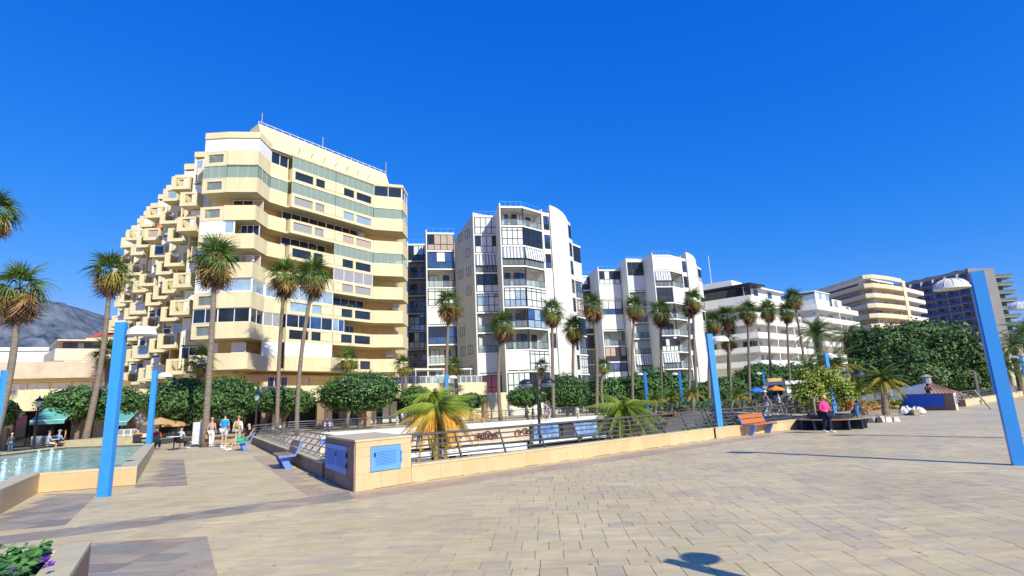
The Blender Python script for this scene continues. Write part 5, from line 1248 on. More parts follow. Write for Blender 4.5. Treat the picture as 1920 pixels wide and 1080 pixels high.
fp('date_palm', 'bushy yellowish palm with a brown skirt between date palm and big ficus', 1597, 720, 1592, 632, 66, L=3.4, n=56, mats=['frond', 'frond_y', 'skirt'], seed=6, r0=.4, arch=1.4, leaf=.6, emin=-75, dl=.9, nl=30)
fp('date_palm', 'low spreading feather palm in front of the date palm, arching right', 1568, 730, 1566, 690, 52, L=3.4, n=44, mats=['frond', 'frond_y'], seed=7, r0=.35, arch=1.2, leaf=.6, emin=-20, dl=.8, nl=30)
fp('date_palm', 'low feather palm left of the date palm above the white food kiosk', 1518, 735, 1518, 692, 64, L=2.9, n=34, mats=['frond'], seed=8, r0=.3, arch=1.3, leaf=.5, emin=-20, dl=.8)
fp('date_palm', 'short stout palm with a spreading crown in the round flower bed', 1658, 763, 1656, 718, 34, L=1.7, n=40, mats=['frond', 'frond_y'], seed=9, r0=0.20, arch=1.1, leaf=.36, emin=-25, dl=.6)
for i, (px, py, Y, L_, lb_) in enumerate(((1228, 752, 54, 1.4, 'sago like palm at the left end of the garden hedge'), (1258, 748, 55, 1.5, 'low palm between the two thin blue poles'), (1298, 742, 54, 1.7, 'low palm right of the second thin blue pole'), (1385, 745, 52, 1.8, 'low palm with a short trunk behind the middle blue pole'), (1432, 748, 60, 1.3, 'small low palm below the blue umbrella'), (1496, 742, 44, 1.6, 'dark low palm in front of the white food kiosk'), (1610, 735, 42, 1.6, 'dark low palm behind the man in the orange jacket'), (1452, 705, 90, 1.6, 'small fan shaped palm top above the far ivy hedge'))):
    fp('low_palm', lb_, px, py + 14, px, py, Y, L=L_, n=26, mats=['frond', 'frond_y'], seed=60 + i, r0=.16, arch=1.0, leaf=.34, emin=-15, dl=.6, nl=18, group='low garden palms')
for i, (px, py, Y, L_, lb_) in enumerate(((1900, 648, 60, 3.2, 'dark feather palm right of the big blue pole'), (1884, 690, 52, 2.6, 'lower dark palm right of the big blue pole'), (1918, 622, 66, 3.2, 'feather palm at the right edge below the lamp dome'), (1862, 700, 70, 2.8, 'palm crown showing just left of the dark edge palms'))):
    fp('date_palm', lb_, px + 6, py + 50, px, py, Y, L=L_, n=34, mats=['frond'], seed=80 + i, r0=.3, arch=1.2, leaf=.5, emin=-50, dl=.7, group='palms at the right edge')

# ---------------------------------------------------------------- clipped trees, hedges, the big ficus
def leaf_cloud(mb, c, rx, ry, rz, n, s, rr, bump=.17, flat=-1.0, shell=.3):
    c = Vector(c)
    for _ in range(n):
        z = rr.uniform(flat, 1); a = rr.uniform(0, 2 * PI); r_ = math.sqrt(max(0, 1 - z * z)); d_ = Vector((r_ * math.cos(a), r_ * math.sin(a), z))
        k = 1 + bump * noise.noise(Vector((c.x, c.y, 0)) * .37 + d_ * 3.2) * 1.6 + .07 * noise.noise(d_ * 9); k *= (1.0 if rr.random() > .05 else rr.uniform(1.03, 1.10)); k *= 1 - shell * rr.random() ** 2.2
        p = c + Vector((d_.x * rx, d_.y * ry, d_.z * rz)) * k
        nr = (d_ + Vector((rr.uniform(-.8, .8), rr.uniform(-.8, .8), rr.uniform(-.5, .9)))).normalized()
        leafquad(mb, p, s * rr.uniform(.7, 1.3), nr, rr)
def blob(mb, c, rx, ry, rz, rr):
    prof = [(math.sin(PI * i / 10), -math.cos(PI * i / 10)) for i in range(11)]; c = Vector(c)
    b0 = len(mb.v); mb.lathe(prof, (0, 0, 0), 18)
    for i in range(b0, len(mb.v)):
        d_ = mb.v[i]; k = 1 + .14 * noise.noise(Vector((c.x, c.y, 0)) * .37 + d_ * 3.2) * 1.6; mb.v[i] = c + Vector((d_.x * rx, d_.y * ry, d_.z * rz)) * k
def clipped(label, px, py, wpx, hpx, Y, seed, group='clipped ficus trees along the arcade', n=5200, leafm='leaf', trunk=True, name='clipped_tree', s=.13):
    rr = random.Random(seed); c = D(px, py, Y); k = Y / 1020 * (1 + (px - 960) ** 2 / 1020 ** 2 * .0); sc = 1.0
    rx = wpx / 2 / 1020 * Y * .99; rz = hpx / 2 / 1020 * Y * .97; ry = min(rx, 3.2)
    t = thing(name, label, 'tree', (c.x, c.y, 0), group)
    if trunk:
        m_ = MB(); m_.tube([(c.x, c.y, 0), (c.x + .05, c.y, 1.0), (c.x, c.y, c.z - rz * .75)], [.2, .16, .14], 8)
        for a in (-.5, .45, 0): m_.tube([(c.x, c.y, 1.1), (c.x + a * rx * .8, c.y + (.3 if a == 0 else 0), c.z - rz * .3)], [.13, .06], 6)
        m_.build('trunk', M['bark'], t, smooth=True)
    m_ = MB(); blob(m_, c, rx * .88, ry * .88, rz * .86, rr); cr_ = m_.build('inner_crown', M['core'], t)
    m_ = MB(); leaf_cloud(m_, c, rx, ry, rz, int(n * max(.5, rx / 2.8)), s, rr, flat=-.92); m_.build('crown', M[leafm], t)
    return t
HT = [('round clipped tree behind the fountain, left of the tall blue pole', 150, 757, 118, 66, 43), ('round clipped tree right behind the tall blue pole', 222, 757, 84, 64, 44), ('part of a clipped tree at the left edge behind the thin blue pole', -5, 775, 62, 58, 38),
 ('largest clipped tree, left half, behind the tallest near palm', 340, 750, 122, 86, 41), ('largest clipped tree, right half, above the group of walkers', 424, 748, 110, 84, 41.6), ('clipped tree between the pair of shaggy palms', 533, 752, 108, 50, 49),
 ('wide smooth clipped tree at the middle of the yellow block', 675, 736, 152, 78, 50), ('small clipped tree just left of the golden palm top', 779, 746, 56, 44, 55), ('small clipped tree under the end of the cream podium', 882, 752, 50, 30, 60),
 ('clipped tree behind the double street lamp', 985, 744, 66, 42, 62), ('large clipped tree at the foot of the curved white wall', 1062, 736, 88, 68, 62)]
for i, (l_, a_, b__, c__, d__, Y_) in enumerate(HT): clipped(l_, a_, b__, c__, d__, Y_, 100 + i)
HD = [('left stretch of the tall ivy hedge behind the plume palm', 1130, 742, 90, 66, 72), ('middle stretch of the tall ivy hedge with the two thin blue poles before it', 1222, 735, 150, 80, 76), ('low dark hedge stretch left of the middle blue pole', 1300, 748, 80, 62, 78), ('hedge stretch right of the middle blue pole', 1362, 738, 110, 62, 80),
 ('dark hedge mound below the modern white block', 1432, 712, 110, 60, 88), ('right stretch of the dark hedge above the food kiosk', 1494, 712, 80, 60, 90), ('hedge behind the right thin pole by the kiosk', 1570, 740, 80, 50, 82)]
for i, (l_, a_, b__, c__, d__, Y_) in enumerate(HD): clipped(l_, a_, b__, c__, d__, Y_, 140 + i, group='ivy hedges behind the garden', trunk=False, name='hedge', s=.22)['category'] = 'hedge'
def big_tree(name, label, lobes, trunkp, leafm, s, dens, seed, cat='tree', tw=1.0):
    rr = random.Random(seed); t = thing(name, label, cat, (trunkp.x, trunkp.y, 0)); cr_ = MB(); co = MB(); tk = MB()
    for (px, py, wpx, hpx, Y) in lobes:
        c = D(px, py, Y); rx = wpx / 2 / 1020 * Y; rz = hpx / 2 / 1020 * Y; ry = rx
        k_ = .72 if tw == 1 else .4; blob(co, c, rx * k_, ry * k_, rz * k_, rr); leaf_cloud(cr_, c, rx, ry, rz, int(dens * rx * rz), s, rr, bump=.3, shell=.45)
        tk.tube([trunkp + Vector((0, 0, 1.2)), trunkp.lerp(c, .5) + Vector((0, 0, .4)), c], [.22 * tw, .12 * tw, .04 * tw], 6)
    tk.tube([Vector((trunkp.x, trunkp.y, 0)), trunkp + Vector((.05, 0, 1.4))], [.4 * tw, .26 * tw], 9)
    tk.build('trunk', M['bark'], t, smooth=True); co.build('inner_crown', M['core'], t); cr_.build('crown', M[leafm], t)
    return t
big_tree('ficus_tree', 'huge dense dark green ficus before the curved balcony block', [(1660, 660, 100, 90, 62), (1705, 640, 110, 70, 63), (1762, 655, 120, 95, 62), (1812, 680, 80, 80, 60), (1640, 705, 80, 80, 60), (1715, 700, 130, 100, 58), (1790, 720, 100, 80, 60), (1620, 648, 50, 60, 63), (1738, 630, 90, 50, 64), (1830, 720, 60, 60, 62)], Vector((46, 60, 0)), 'leaf2', .21, 760, 5)
big_tree('small_tree', 'bright yellow green little tree growing from the round planter bench', [(1518, 722, 52, 42, 26.3), (1555, 712, 56, 44, 26.8), (1580, 735, 50, 50, 26.5), (1535, 752, 44, 40, 26.2), (1508, 745, 34, 36, 26.0), (1505, 700, 30, 24, 26.2), (1540, 700, 40, 26, 26.5)], V2(G(1578, 806)).to_3d() + Vector((-.4, 1.2, 0)), 'leaf3', .075, 1900, 6, tw=.16)

# bed of low plants on the right and the round stone bed
def bed(label, pts, n, s, hz, leafm, kc='ground cover', z0=0.0, seed=0):
    rr = random.Random(seed); m_ = MB(); xs = [p[0] for p in pts]; ys = [p[1] for p in pts]; c_ = 0
    while c_ < n:
        p = (rr.uniform(min(xs), max(xs)), rr.uniform(min(ys), max(ys)))
        if not inside(p, [V2(q) for q in pts]): continue
        hh = hz * (.4 + .9 * abs(noise.noise(Vector((p[0] * .8, p[1] * .8, seed)))) * 1.6)
        leafquad(m_, Vector((p[0], p[1], z0 + hh * rr.random() ** .6)), s * rr.uniform(.6, 1.4), Vector((rr.uniform(-1, 1), rr.uniform(-1, .4), rr.uniform(.2, 1))), rr); c_ += 1
    return stuff(tag(m_.build('ground_cover', M[leafm]), label, kc))
bp_ = [G(1620, 775), G(1712, 768), G(1700, 758), G(1618, 760)]
bed('reddish and green bedding round the short stout palm', [(p.x, p.y) for p in bp_], 2600, .12, .55, 'frond_o', seed=1)
bp2 = [G(1660, 772), G(1714, 768), G(1706, 757), G(1662, 760)]
bed('fresh green grassy tufts right of the short stout palm', [(p.x, p.y) for p in bp2], 2000, .12, .75, 'plume_g', seed=2)
bed('flower beds of reds and greens behind the far right railing', [(13, 58), (20, 52.5), (21, 40), (30, 44), (34, 60), (20, 66)], 9000, .22, .5, 'pinkstone', seed=3)
bed('olive shrubs in the garden beyond the far right railing', [(14, 60), (22, 54), (34, 56), (46, 66), (24, 72)], 9000, .28, .9, 'leaf', seed=4)
bed('dark creeper tumbling over the far edge of the court', [(10.6, 56), (12.0, 56.8), (15.5, 54.0), (14.8, 53.2)], 1500, .25, .5, 'skirt', z0=-.3, seed=5)
t_ = thing('stone_kerb', 'long dark kerb edging the garden bed by the blue fronted wall', 'kerb', G(1660, 778))
a, b = G(1612, 778), G(1716, 772); MB().wall(a, b, 0, .22, .3).build('kerb_stone', M['stone_brown'], t_)
# young shrubs inside the sunken court
for i, (x, y, r_) in enumerate(((6, 27, 2.2), (10, 28.5, 2.0), (3, 24.5, 1.8), (13.5, 33, 2.4), (16, 44, 2.6))):
    rr = random.Random(i); t_ = thing('court_shrub', ['dark shrub in the court just behind the middle of the railing', 'dark shrub in the court behind the orange plank bench', 'dark shrub in the court below the railing, nearest the stone box', 'shrub in the court behind the woman in pink', 'shrub at the far right corner of the court'][i], 'shrub', (x, y, -4.6))
    m_ = MB(); m_.tube([(x, y, -4.6), (x, y, -2.4)], [.12, .06], 6); m_.build('stem', M['bark'], t_)
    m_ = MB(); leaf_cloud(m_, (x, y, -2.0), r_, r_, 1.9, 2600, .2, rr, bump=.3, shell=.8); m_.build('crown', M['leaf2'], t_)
# dry tuft of grass behind the stone box, small weeds
m_ = MB(); g = G(700, 830, 1.1)
for _ in range(140):
    x = KD.x + 1.25 + R.uniform(-.3, .35); y = KD.y - .1 + R.uniform(-.15, .15); h_ = R.uniform(.1, .3); m_.add([(x, y, .95), (x + .008, y, .95), (x + R.uniform(-.06, .06), y + R.uniform(-.05, .05), 1.1 + h_ * .5)], [(0, 1, 2)])
tag(stuff(m_.build('dry_grass', M['frond_o'])), 'tuft of dry grass showing over the back of the louvred stone box', 'dry grass')

# ---------------------------------------------------------------- blue lamp poles with white domes
def pole_proto():
    t = thing('blue_lamp_pole', '', 'lamp post', (0, 0, 0), 'tall blue box poles carrying white dome lamps')
    w = MB(); w.box((0, 0, 2.12), (.24, .17, 4.24)); w.build('post', M['blue'], t)
    w = MB(); w.box((-.135, .015, 2.75), (.03, .13, 2.5)); w.build('side_sleeve', M['blue'], t)
    R0 = .34
    prof = [(R0 + .02, -.03), (R0 + .02, 0), (R0, .02)] + [(R0 * math.cos(a), .20 * math.sin(a) + .02) for a in (.3, .6, .9, 1.2, 1.45)] + [(0, .222)]
    m_ = MB(); m_.lathe(prof, (-.50, 0, 3.93), 24); m_.lathe([(R0 + .015, -.03), (R0 - .03, -.03), (R0 - .05, .01), (.22, .13), (0, .16)], (-.50, 0, 3.93), 24)
    for v_ in m_.v: v_.y *= .72
    dm = m_.build('lamp_dome', M['dome'], t, smooth=True)
    for k in range(12):
        a = k * PI / 6; pts = [(-.50 + (R0 + .006) * math.cos(b_) * math.cos(a), (R0 + .006) * math.cos(b_) * math.sin(a) * .72, 3.95 + .206 * math.sin(b_)) for b_ in (0, .4, .8, 1.2)]
        MB().tube(pts, .007, 4).build('rib', M['dome'], dm)
    MB().tube([(-.12, 0, 3.97), (-.3, 0, 3.97), (-.50, 0, 4.0)], .025, 6).build('bracket', M['darkframe'], t)
    return t
pp = pole_proto(); used = False
POLES = [(None, 'l', 'biggest blue pole at the right edge, its white dome on the left', Vector((10.62, 12.2, 0))), ((195, 931), 'r', 'nearest left blue pole, rising in front of the fountain', 0),
 ((1352, 820), 'r', 'middle blue pole at the end of the plank bench, dome on its right', 0), (None, 'l', 'thin blue pole at the far left edge behind the fountain', Vector((-23.4, 24.95, 0))), (None, 'r', 'blue pole behind the right corner of the fountain', Vector((-19.05, 28.9, 0))),
 (None, 'l', 'thin distant blue pole before the hedge, left of two', Vector((13.2, 56.5, 0))), (None, 'l', 'thin distant blue pole before the hedge, right of two', Vector((17.9, 60.4, 0))), (None, 'l', 'thin distant blue pole beside the blue umbrella', Vector((32.2, 72, 0))),
 (None, 'r', 'blue pole above the bright little tree by the food kiosk', Vector((22.5, 39.8, 0))), (None, 'r', 'small blue pole top over the cream podium terrace', Vector((-5.7, 45.3, 0))), (None, 'l', 'slanting piece of a far blue pole at the right edge of the picture', Vector((52.6, 57.4, 0))),
 (None, 'l', 'blue pole just outside the right edge, only its white dome showing', Vector((16.25, 16.6, 0))), (None, 's', 'blue pole out of the picture at the lower right that throws the dome shadow', Vector((4.05, 3.26, 0)))]
for px, sd_, lb_, v_ in POLES:
    loc = G(*px) if px else v_
    o = place(pp, used, loc, {'l': rad(-27), 'r': rad(180 + 8), 's': rad(-127)}[sd_], lb_, .65 if sd_ == 's' else 1.0); used = True
    if sd_ == 'r':
        for ch in list(o.children):
            if ch.name.startswith('side_sleeve'): bpy.data.objects.remove(ch)

# dark double headed street lamps and lantern posts
def double_lamp(label, loc, H, ang=0, s=1):
    t = thing('street_lamp', label, 'street lamp', loc); x, y, z = loc
    MB().tube([(x, y, z), (x, y, z + H)], [.09, .06], 8).build('post', M['iron'], t)
    for sgn in (-1, 1):
        dx, dy = math.cos(ang) * sgn, math.sin(ang) * sgn
        MB().tube([(x, y, z + H - .3), (x + dx * .3, y + dy * .3, z + H - .12), (x + dx * .55, y + dy * .55, z + H)], .03, 6).build('arm', M['iron'], t)
        c = (x + dx * .62, y + dy * .62, z + H - .12)
        MB().lathe([(.44, 0), (.45, .04), (.36, .16), (.2, .25), (0, .28)], c, 18).build('lamp_hood', M['iron'], t, smooth=True)
        MB().lathe([(.40, .0), (.36, -.12), (.2, -.22), (0, -.24)], c, 18).build('lamp_glass', M['g_sky'], t, smooth=True)
    return t
lp = D(1007, 720, 32); double_lamp('black double headed street lamp rising from the court before the white block', (lp.x, lp.y, -4.6), lp.z + 4.75, .05)
lp = D(1598, 703, 48); double_lamp('dark double headed lamp behind the bright little tree', (lp.x, lp.y, 0), lp.z + .2, .1)
def lantern(label, loc, H):
    x, y, z = loc; t = thing('lantern_post', label, 'lantern', loc)
    MB().tube([(x, y, z), (x, y, z + .8), (x, y, z + H)], [.13, .075, .055], 8).build('post', M['iron'], t)
    MB().lathe([(.10, 0), (.17, .38), (.10, .38), (.06, 0)], (x, y, z + H), 6).build('lantern_glass', M['g_sky'], t)
    MB().lathe([(.30, .38), (.20, .5), (.06, .62), (.03, .75), (0, .78)], (x, y, z + H), 6).build('lantern_cap', M['iron'], t)
g = D(482, 745, 37); lantern('black lantern post behind the seated man in green shorts', (g.x, g.y, 0), g.z - .2)
g = D(73, 757, 38); lantern('black lantern on the cream wall left of the clipped tree', (g.x, g.y, 0), g.z - .2)

# ---------------------------------------------------------------- benches
def bench(label, c, ang, L=1.7, wood='wood'):
    # local: length along X, sitter looks towards -Y
    t = thing('bench', label, 'bench', (0, 0, 0), None)
    for x in (-L * .36, L * .36):
        m_ = MB()
        def plate(pts, x0, x1):
            vs = [(x0, p[0], p[1]) for p in pts] + [(x1, p[0], p[1]) for p in pts]; n = len(pts)
            m_.add(vs, [(i, (i + 1) % n, n + (i + 1) % n, n + i) for i in range(n)] + [tuple(range(n))[::-1], tuple(range(n, 2 * n))])
        plate([(-.06, 0), (.16, 0), (-.04, .40), (-.26, .40)], x - .05, x + .05)
        m_.build('leg', M['lilac'], t)
    for x in (-L * .49, L * .49):
        m_ = MB()
        vs = []; pts = [(-.30, .40), (-.30, .36), (.22, .385), (.42, .86), (.37, .86), (.19, .44)]; n = 6
        x0, x1 = x - .015, x + .015
        m_.add([(x0, p[0], p[1]) for p in pts] + [(x1, p[0], p[1]) for p in pts], [(i, (i + 1) % n, n + (i + 1) % n, n + i) for i in range(n)] + [tuple(range(n))[::-1], tuple(range(n, 2 * n))])
        m_.build('side_frame', M['lilac'], t)
    for k in range(4): MB().box((0, -.235 + .125 * k, .425), (L * .96, .115, .035)).build('seat_plank', M[wood if k > 0 else wood], t)
    Rm = Matrix.Rotation(rad(-22), 3, 'X')
    for k in range(2): MB().box((0, .255 + .078 * k, .545 + .205 * k), (L * .96, .03, .19), M=Rm).build('back_plank', M[wood], t)
    MB().box((0, 0, .37), (L * .9, .06, .03)).build('stretcher', M['lilac'], t)
    t.location = c; t.rotation_euler = (0, 0, ang); return t
aL = math.atan2(dl.y, dl.x)
# looks to the left of W0->W1 : sitter faces -X side
g = G(522, 881); bench('empty blue framed bench of weathered planks left of the louvred box', (g.x - .12, g.y + .75, 0), aL, 1.7, 'woodgrey')
g = G(452, 845); bench('bench on which the man in green shorts sits', (g.x - .15, g.y + .6, 0), aL, 1.7, 'woodgrey')
bc = (G(1400, 817) + G(1455, 811)) / 2; ab = math.atan2(ds.y, ds.x)
bench('orange varnished plank bench by the middle blue pole', (bc.x - .0, bc.y + .12, 0), ab, 2.05, 'wood')
# round planter bench
g = G(1592, 806); cx, cy = g.x, g.y + 1.25; RB = 1.35
rb = thing('round_planter_bench', 'dark polygonal planter ringed by a wooden seat, the little tree inside', 'planter', (cx, cy, 0))
def ring(r0, r1, z0, z1, n, a0=0, a1=2 * PI):
    m_ = MB()
    for k in range(n):
        b0, b1 = a0 + (a1 - a0) * k / n, a0 + (a1 - a0) * (k + 1) / n
        m_.prism([(cx + r0 * math.cos(b0), cy + r0 * math.sin(b0)), (cx + r1 * math.cos(b0), cy + r1 * math.sin(b0)), (cx + r1 * math.cos(b1), cy + r1 * math.sin(b1)), (cx + r0 * math.cos(b1), cy + r0 * math.sin(b1))], z0, z1)
    return m_
ring(.82, .87, 0, .62, 12).build('planter_tub', M['planter_dark'], rb)
MB().lathe([(0, .5), (.83, .5)], (cx, cy, 0), 12).build('soil', M['soil'], rb)
for k in range(12):
    b0 = 2 * PI * k / 12; b1 = 2 * PI * (k + 1) / 12
    for rr0 in (0, 1, 2):
        r0, r1 = .89 + rr0 * .155, .89 + rr0 * .155 + .145
        MB().prism([(cx + r0 * math.cos(b0 + .01), cy + r0 * math.sin(b0 + .01)), (cx + r1 * math.cos(b0 + .01), cy + r1 * math.sin(b0 + .01)), (cx + r1 * math.cos(b1 - .01), cy + r1 * math.sin(b1 - .01)), (cx + r0 * math.cos(b1 - .01), cy + r0 * math.sin(b1 - .01))], .41, .445).build('seat_plank', M['woodgrey' if k % 4 else 'wood'], rb)
    m_ = MB(); a = b0; e = Vector((math.cos(a), math.sin(a))); p_ = Vector((-e.y, e.x)) * .04
    q = Vector((cx, cy)); m_.prism([q + e * .88 + p_, q + e * 1.34 + p_, q + e * 1.34 - p_, q + e * .88 - p_], 0, .405); m_.build('support', M['planter_dark'], rb)
# fallen black round thing: wheel like trolley next to the woman
g = G(1530, 800)
t_ = thing('rolled_bundle', 'black round bundle leaning on the parapet left of the woman in pink', 'bundle', (g.x, g.y, 0))
MB().lathe([(0, -.25), (.3, -.22), (.36, 0), (.3, .22), (0, .25)], (g.x, g.y, .36), 14).build('bundle', M['black'], t_)
m_ = MB(); m_.tube([(g.x + .3, g.y, .3), (g.x + .25, g.y + .1, 1.15)], .02, 5); m_.build('handle', M['darkframe'], t_)

# ---------------------------------------------------------------- blue fronted wall block, white bundle, right hand boundary wall
fb = thing('blue_fronted_wall', 'broad stone block with a plain blue panel on its front and a small blue square on its right end', 'wall', (30, 38, 0))
a, b = G(1694, 769), G(1793, 769); a = V2(a); b = V2(b); b = a + (b - a); 
bb_ = V2(G(1806, 763)); ib = b + (bb_ - b).normalized() * 1.6; ia = a + (ib - b)
zt = D(1745, 738, (a.y + b.y) / 2).z
w = MB(); w.prism([a, b, ib, ia], 0, zt); w.build('stone_body', M['stone_brown'], fb)
MB().wall(a.lerp(b, .05), a.lerp(b, .82), zt * .2, zt * .95, .02, off=.03).build('blue_panel', M['blueposter'], fb)
MB().wall(b.lerp(ib, .0), ib, 0, zt * 1.0, .02, off=.022).build('end_cladding', M['cream_pale'], fb)
MB().wall(b.lerp(ib, .3), b.lerp(ib, .75), zt * .35, zt * .85, .02, off=.045).build('blue_square', M['blue'], fb)
rw = [V2(G(1812, 762)), V2(G(1862, 753)), V2(G(1925, 741)), V2(G(2010, 726))]
for i in range(3): clad_wall('promenade_parapet', ['low cream parapet just right of the blue fronted wall', 'low cream parapet behind the big blue pole', 'low cream parapet at the right edge'][i], 'parapet', rw[i], rw[i + 1], .5, .4, seg=1.6, mt='stone_top')
railing('dark railing on the far right promenade parapet', [p + Vector((0, .2)) for p in rw], .5, .55, 1, 2.4, 4, 'darksteel', leanin=.15)
g = G(1858, 767); t_ = thing('leaning_post', 'rust brown post standing in front of the right hand parapet', 'post', (g.x, g.y, 0)); MB().tube([(g.x, g.y, 0), (g.x - .3, g.y + .6, 1.2)], .06, 6).build('post', M['darksteel'], t_)
g = D(1836, 742, 46); t_ = thing('grey_mast', 'slanting grey metal mast behind the right hand parapet', 'mast', (g.x, g.y, 0)); h = D(1823, 696, 46); MB().tube([(g.x, g.y, 0), (g.x, g.y, h.z)], .09, 8).build('mast', M['steel'], t_)
g = G(1712, 777); bw = thing('white_bundle', 'heap of crumpled white and grey cloth bags on a pale kerb', 'bundle', (g.x, g.y, 0))
rr = random.Random(9)
for k in range(7):
    x = g.x - .55 + .17 * k; m_ = MB(); h_ = rr.uniform(.3, .55)
    m_.lathe([(.02, 0), (.26, .05), (.24, h_ * .5), (.10, h_ * .9), (.05, h_)], (x, g.y + rr.uniform(-.15, .2), 0), 7)
    for i in range(len(m_.v)): m_.v[i] += Vector((rr.uniform(-.05, .05),) * 2 + (rr.uniform(0, .04),))
    m_.build('bag', M['bagwhite'] if k % 3 else M['dome'], bw, smooth=False)
m_ = MB(); a, b = G(1690, 770), G(1715, 779); m_.wall((a.x, a.y), (b.x, b.y), 0, .3, .25); m_.build('kerb', M['stone_top'], bw)
# street seller's bags by the round bench
g = G(1664, 791); rr = random.Random(4)
BAGS = [(-1.2, 'black', 'black bag nearest the round bench'), (-.85, 'darkframe', 'second dark bag beside the round bench'), (-.5, 'black', 'third, tallest black bag of the row on the paving'), (-.15, 'bagwhite', 'cream bag in the middle of the row on the paving'), (.15, 'dome', 'white bag near the right end of the row'), (.48, 'bagwhite', 'white conical bag at the right end of the row')]
for dx, mm, lb_ in BAGS:
    x, y = g.x + dx, g.y + rr.uniform(-.15, .25); h_ = rr.uniform(.32, .5); t_ = thing('bag', lb_, 'bag', (x, y, 0), 'bags set out on the paving')
    m_ = MB(); m_.prism([(x - .16, y - .09), (x + .16, y - .09), (x + .16, y + .09), (x - .16, y + .09)], 0, h_ * .6); b0 = len(m_.v)
    for v_ in m_.v:
        if v_.z > .1: v_.x = x + (v_.x - x) * .6; v_.y = y + (v_.y - y) * .6
    m_.build('bag_body', M[mm], t_)
    MB().tube([(x - .08, y, h_ * .58), (x - .06, y, h_), (x + .06, y, h_), (x + .08, y, h_ * .58)], .012, 5).build('bag_handle', M[mm], t_)

# ---------------------------------------------------------------- food kiosk, umbrellas
kt = thing('food_kiosk', 'white food kiosk with a dark serving hatch behind the garden palms', 'kiosk', (0, 0, 0))
a, b = V2(D(1474, 720, 58)), V2(D(1520, 720, 59)); z0, z1 = 0, D(1495, 713, 58).z
ia, ib = inn(a, b, 3); 
MB().prism([a, b, ib, ia], 0, z1 * .45).build('lower_body', M['white2'], kt)
w = MB(); w.prism([a, inn(a, b, 0)[0].lerp(b, .18), ia.lerp(ib, .18), ia], z1 * .45, z1 * .86); w.prism([a.lerp(b, .9), b, ib, ia.lerp(ib, .9)], z1 * .45, z1 * .86); w.build('hatch_side', M['white2'], kt)
MB().prism([inn(a, b, .6)[0], inn(a, b, .6)[1], ib, ia], z1 * .45, z1 * .86).build('dark_hatch', M['dark'], kt)
MB().prism([a - Vector((.2, .3)), b + Vector((.6, -.3)), ib + Vector((.3, 0)), ia], z1 * .86, z1).build('roof', M['white2'], kt)
c_, d_2 = V2(D(1439, 712, 60)), V2(D(1466, 712, 60)); zz = D(1450, 716, 60).z; zt2 = D(1450, 709, 60).z
sb = thing('sign_stand', 'grey stall with a yellowish sign board on its roof, left of the white kiosk', 'stall', (c_.x, c_.y, 0))
MB().wall(c_, d_2, zz, zt2, .15).build('sign_board', M['canvas_tan'], sb); MB().prism([c_ + Vector((-.6, 0)), d_2 + Vector((.8, 0)), d_2 + Vector((.8, 3)), c_ + Vector((-.6, 3))], zz - .7, zz - .4).build('roof', M['g_grey'], sb)
MB().wall(c_ + Vector((.4, -.1)), d_2 + Vector((.4, -.1)), zz - 1.6, zz - .7, .2).build('counter_front', M['dark'], sb); MB().prism([c_ + Vector((-.4, 0)), d_2 + Vector((.6, 0)), d_2 + Vector((.6, 3)), c_ + Vector((-.4, 3))], 0, zz - .7).build('body', M['greywall'], sb)
def umbrella(label, px, py, Y, r_, mt, sag=.35):
    c = D(px, py, Y); t = thing('parasol', label, 'umbrella', (c.x, c.y, 0)); m_ = MB(); n = 8
    vs = [(c.x, c.y, c.z + sag)] + [(c.x + r_ * math.cos(2 * PI * k / n), c.y + r_ * math.sin(2 * PI * k / n), c.z) for k in range(n)] + [(c.x + r_ * math.cos(2 * PI * k / n), c.y + r_ * math.sin(2 * PI * k / n), c.z - .12) for k in range(n)]
    m_.add(vs, [(0, 1 + k, 1 + (k + 1) % n) for k in range(n)] + [(1 + k, 9 + k, 9 + (k + 1) % n, 1 + (k + 1) % n) for k in range(n)]); m_.build('canopy', M[mt], t)
    MB().tube([(c.x, c.y, 0), (c.x, c.y, c.z + sag - .01)], .03, 6).build('pole', M['darkframe'], t)
umbrella('orange parasol at the stalls left of the white kiosk', 1455, 730, 52, .82, 'orange')
umbrella('bright blue parasol left of the orange one', 1419, 733, 52, .78, 'canvas_blue')
umbrella('tan cafe parasol left of the tallest near palm', 300, 792, 38, 1.0, 'canvas_tan')
umbrella('darker tan cafe parasol beside the tallest near palm', 330, 796, 40, .9, 'canvas_tan', .3)
# standing fan-like mirror disc and menu boards by the cafe
def board(name, label, px0, px1, pyb, pyt, mt, face='g_curt'):
    g0, g1 = G(px0, pyb), G(px1, pyb); zt = D((px0 + px1) / 2, pyt, g0.y).z; t = thing(name, label, 'menu board', (g0.x, g0.y, 0)); a, b = V2(g0), V2((g1.x, g0.y))
    MB().wall(a, b, .15, zt, .06).build('frame', M[mt], t)
    n = 3
    for k in range(n):
        for j in range(2):
            MB().wall(a.lerp(b, (k + .12) / n), a.lerp(b, (k + .88) / n), .2 + (zt - .2) * (j + .1) / 2, .2 + (zt - .2) * (j + .88) / 2, .02, off=.015).build('menu_photo', M[face], t)
    for q in (.05, .95): e = a.lerp(b, q); MB().tube([(e.x, e.y + .02, 0), (e.x, e.y + .02, .3)], .02, 5).build('foot', M['darkframe'], t)
board('menu_board', 'white menu board with photos just right of the tall blue pole', 217, 240, 832, 805, 'white2', 'g_grey')
board('menu_board', 'white board beside the trunk of the tallest near palm', 359, 371, 838, 792, 'white2')
board('menu_board', 'pink and white folding board behind the fountain jets', 56, 82, 840, 818, 'shutter')
g = G(258, 834); t_ = thing('standing_fan', 'round silver patio fan on a stand left of the cafe parasols', 'fan', (g.x, g.y, 0)); hz = D(259, 786, g.y).z
m_ = MB()
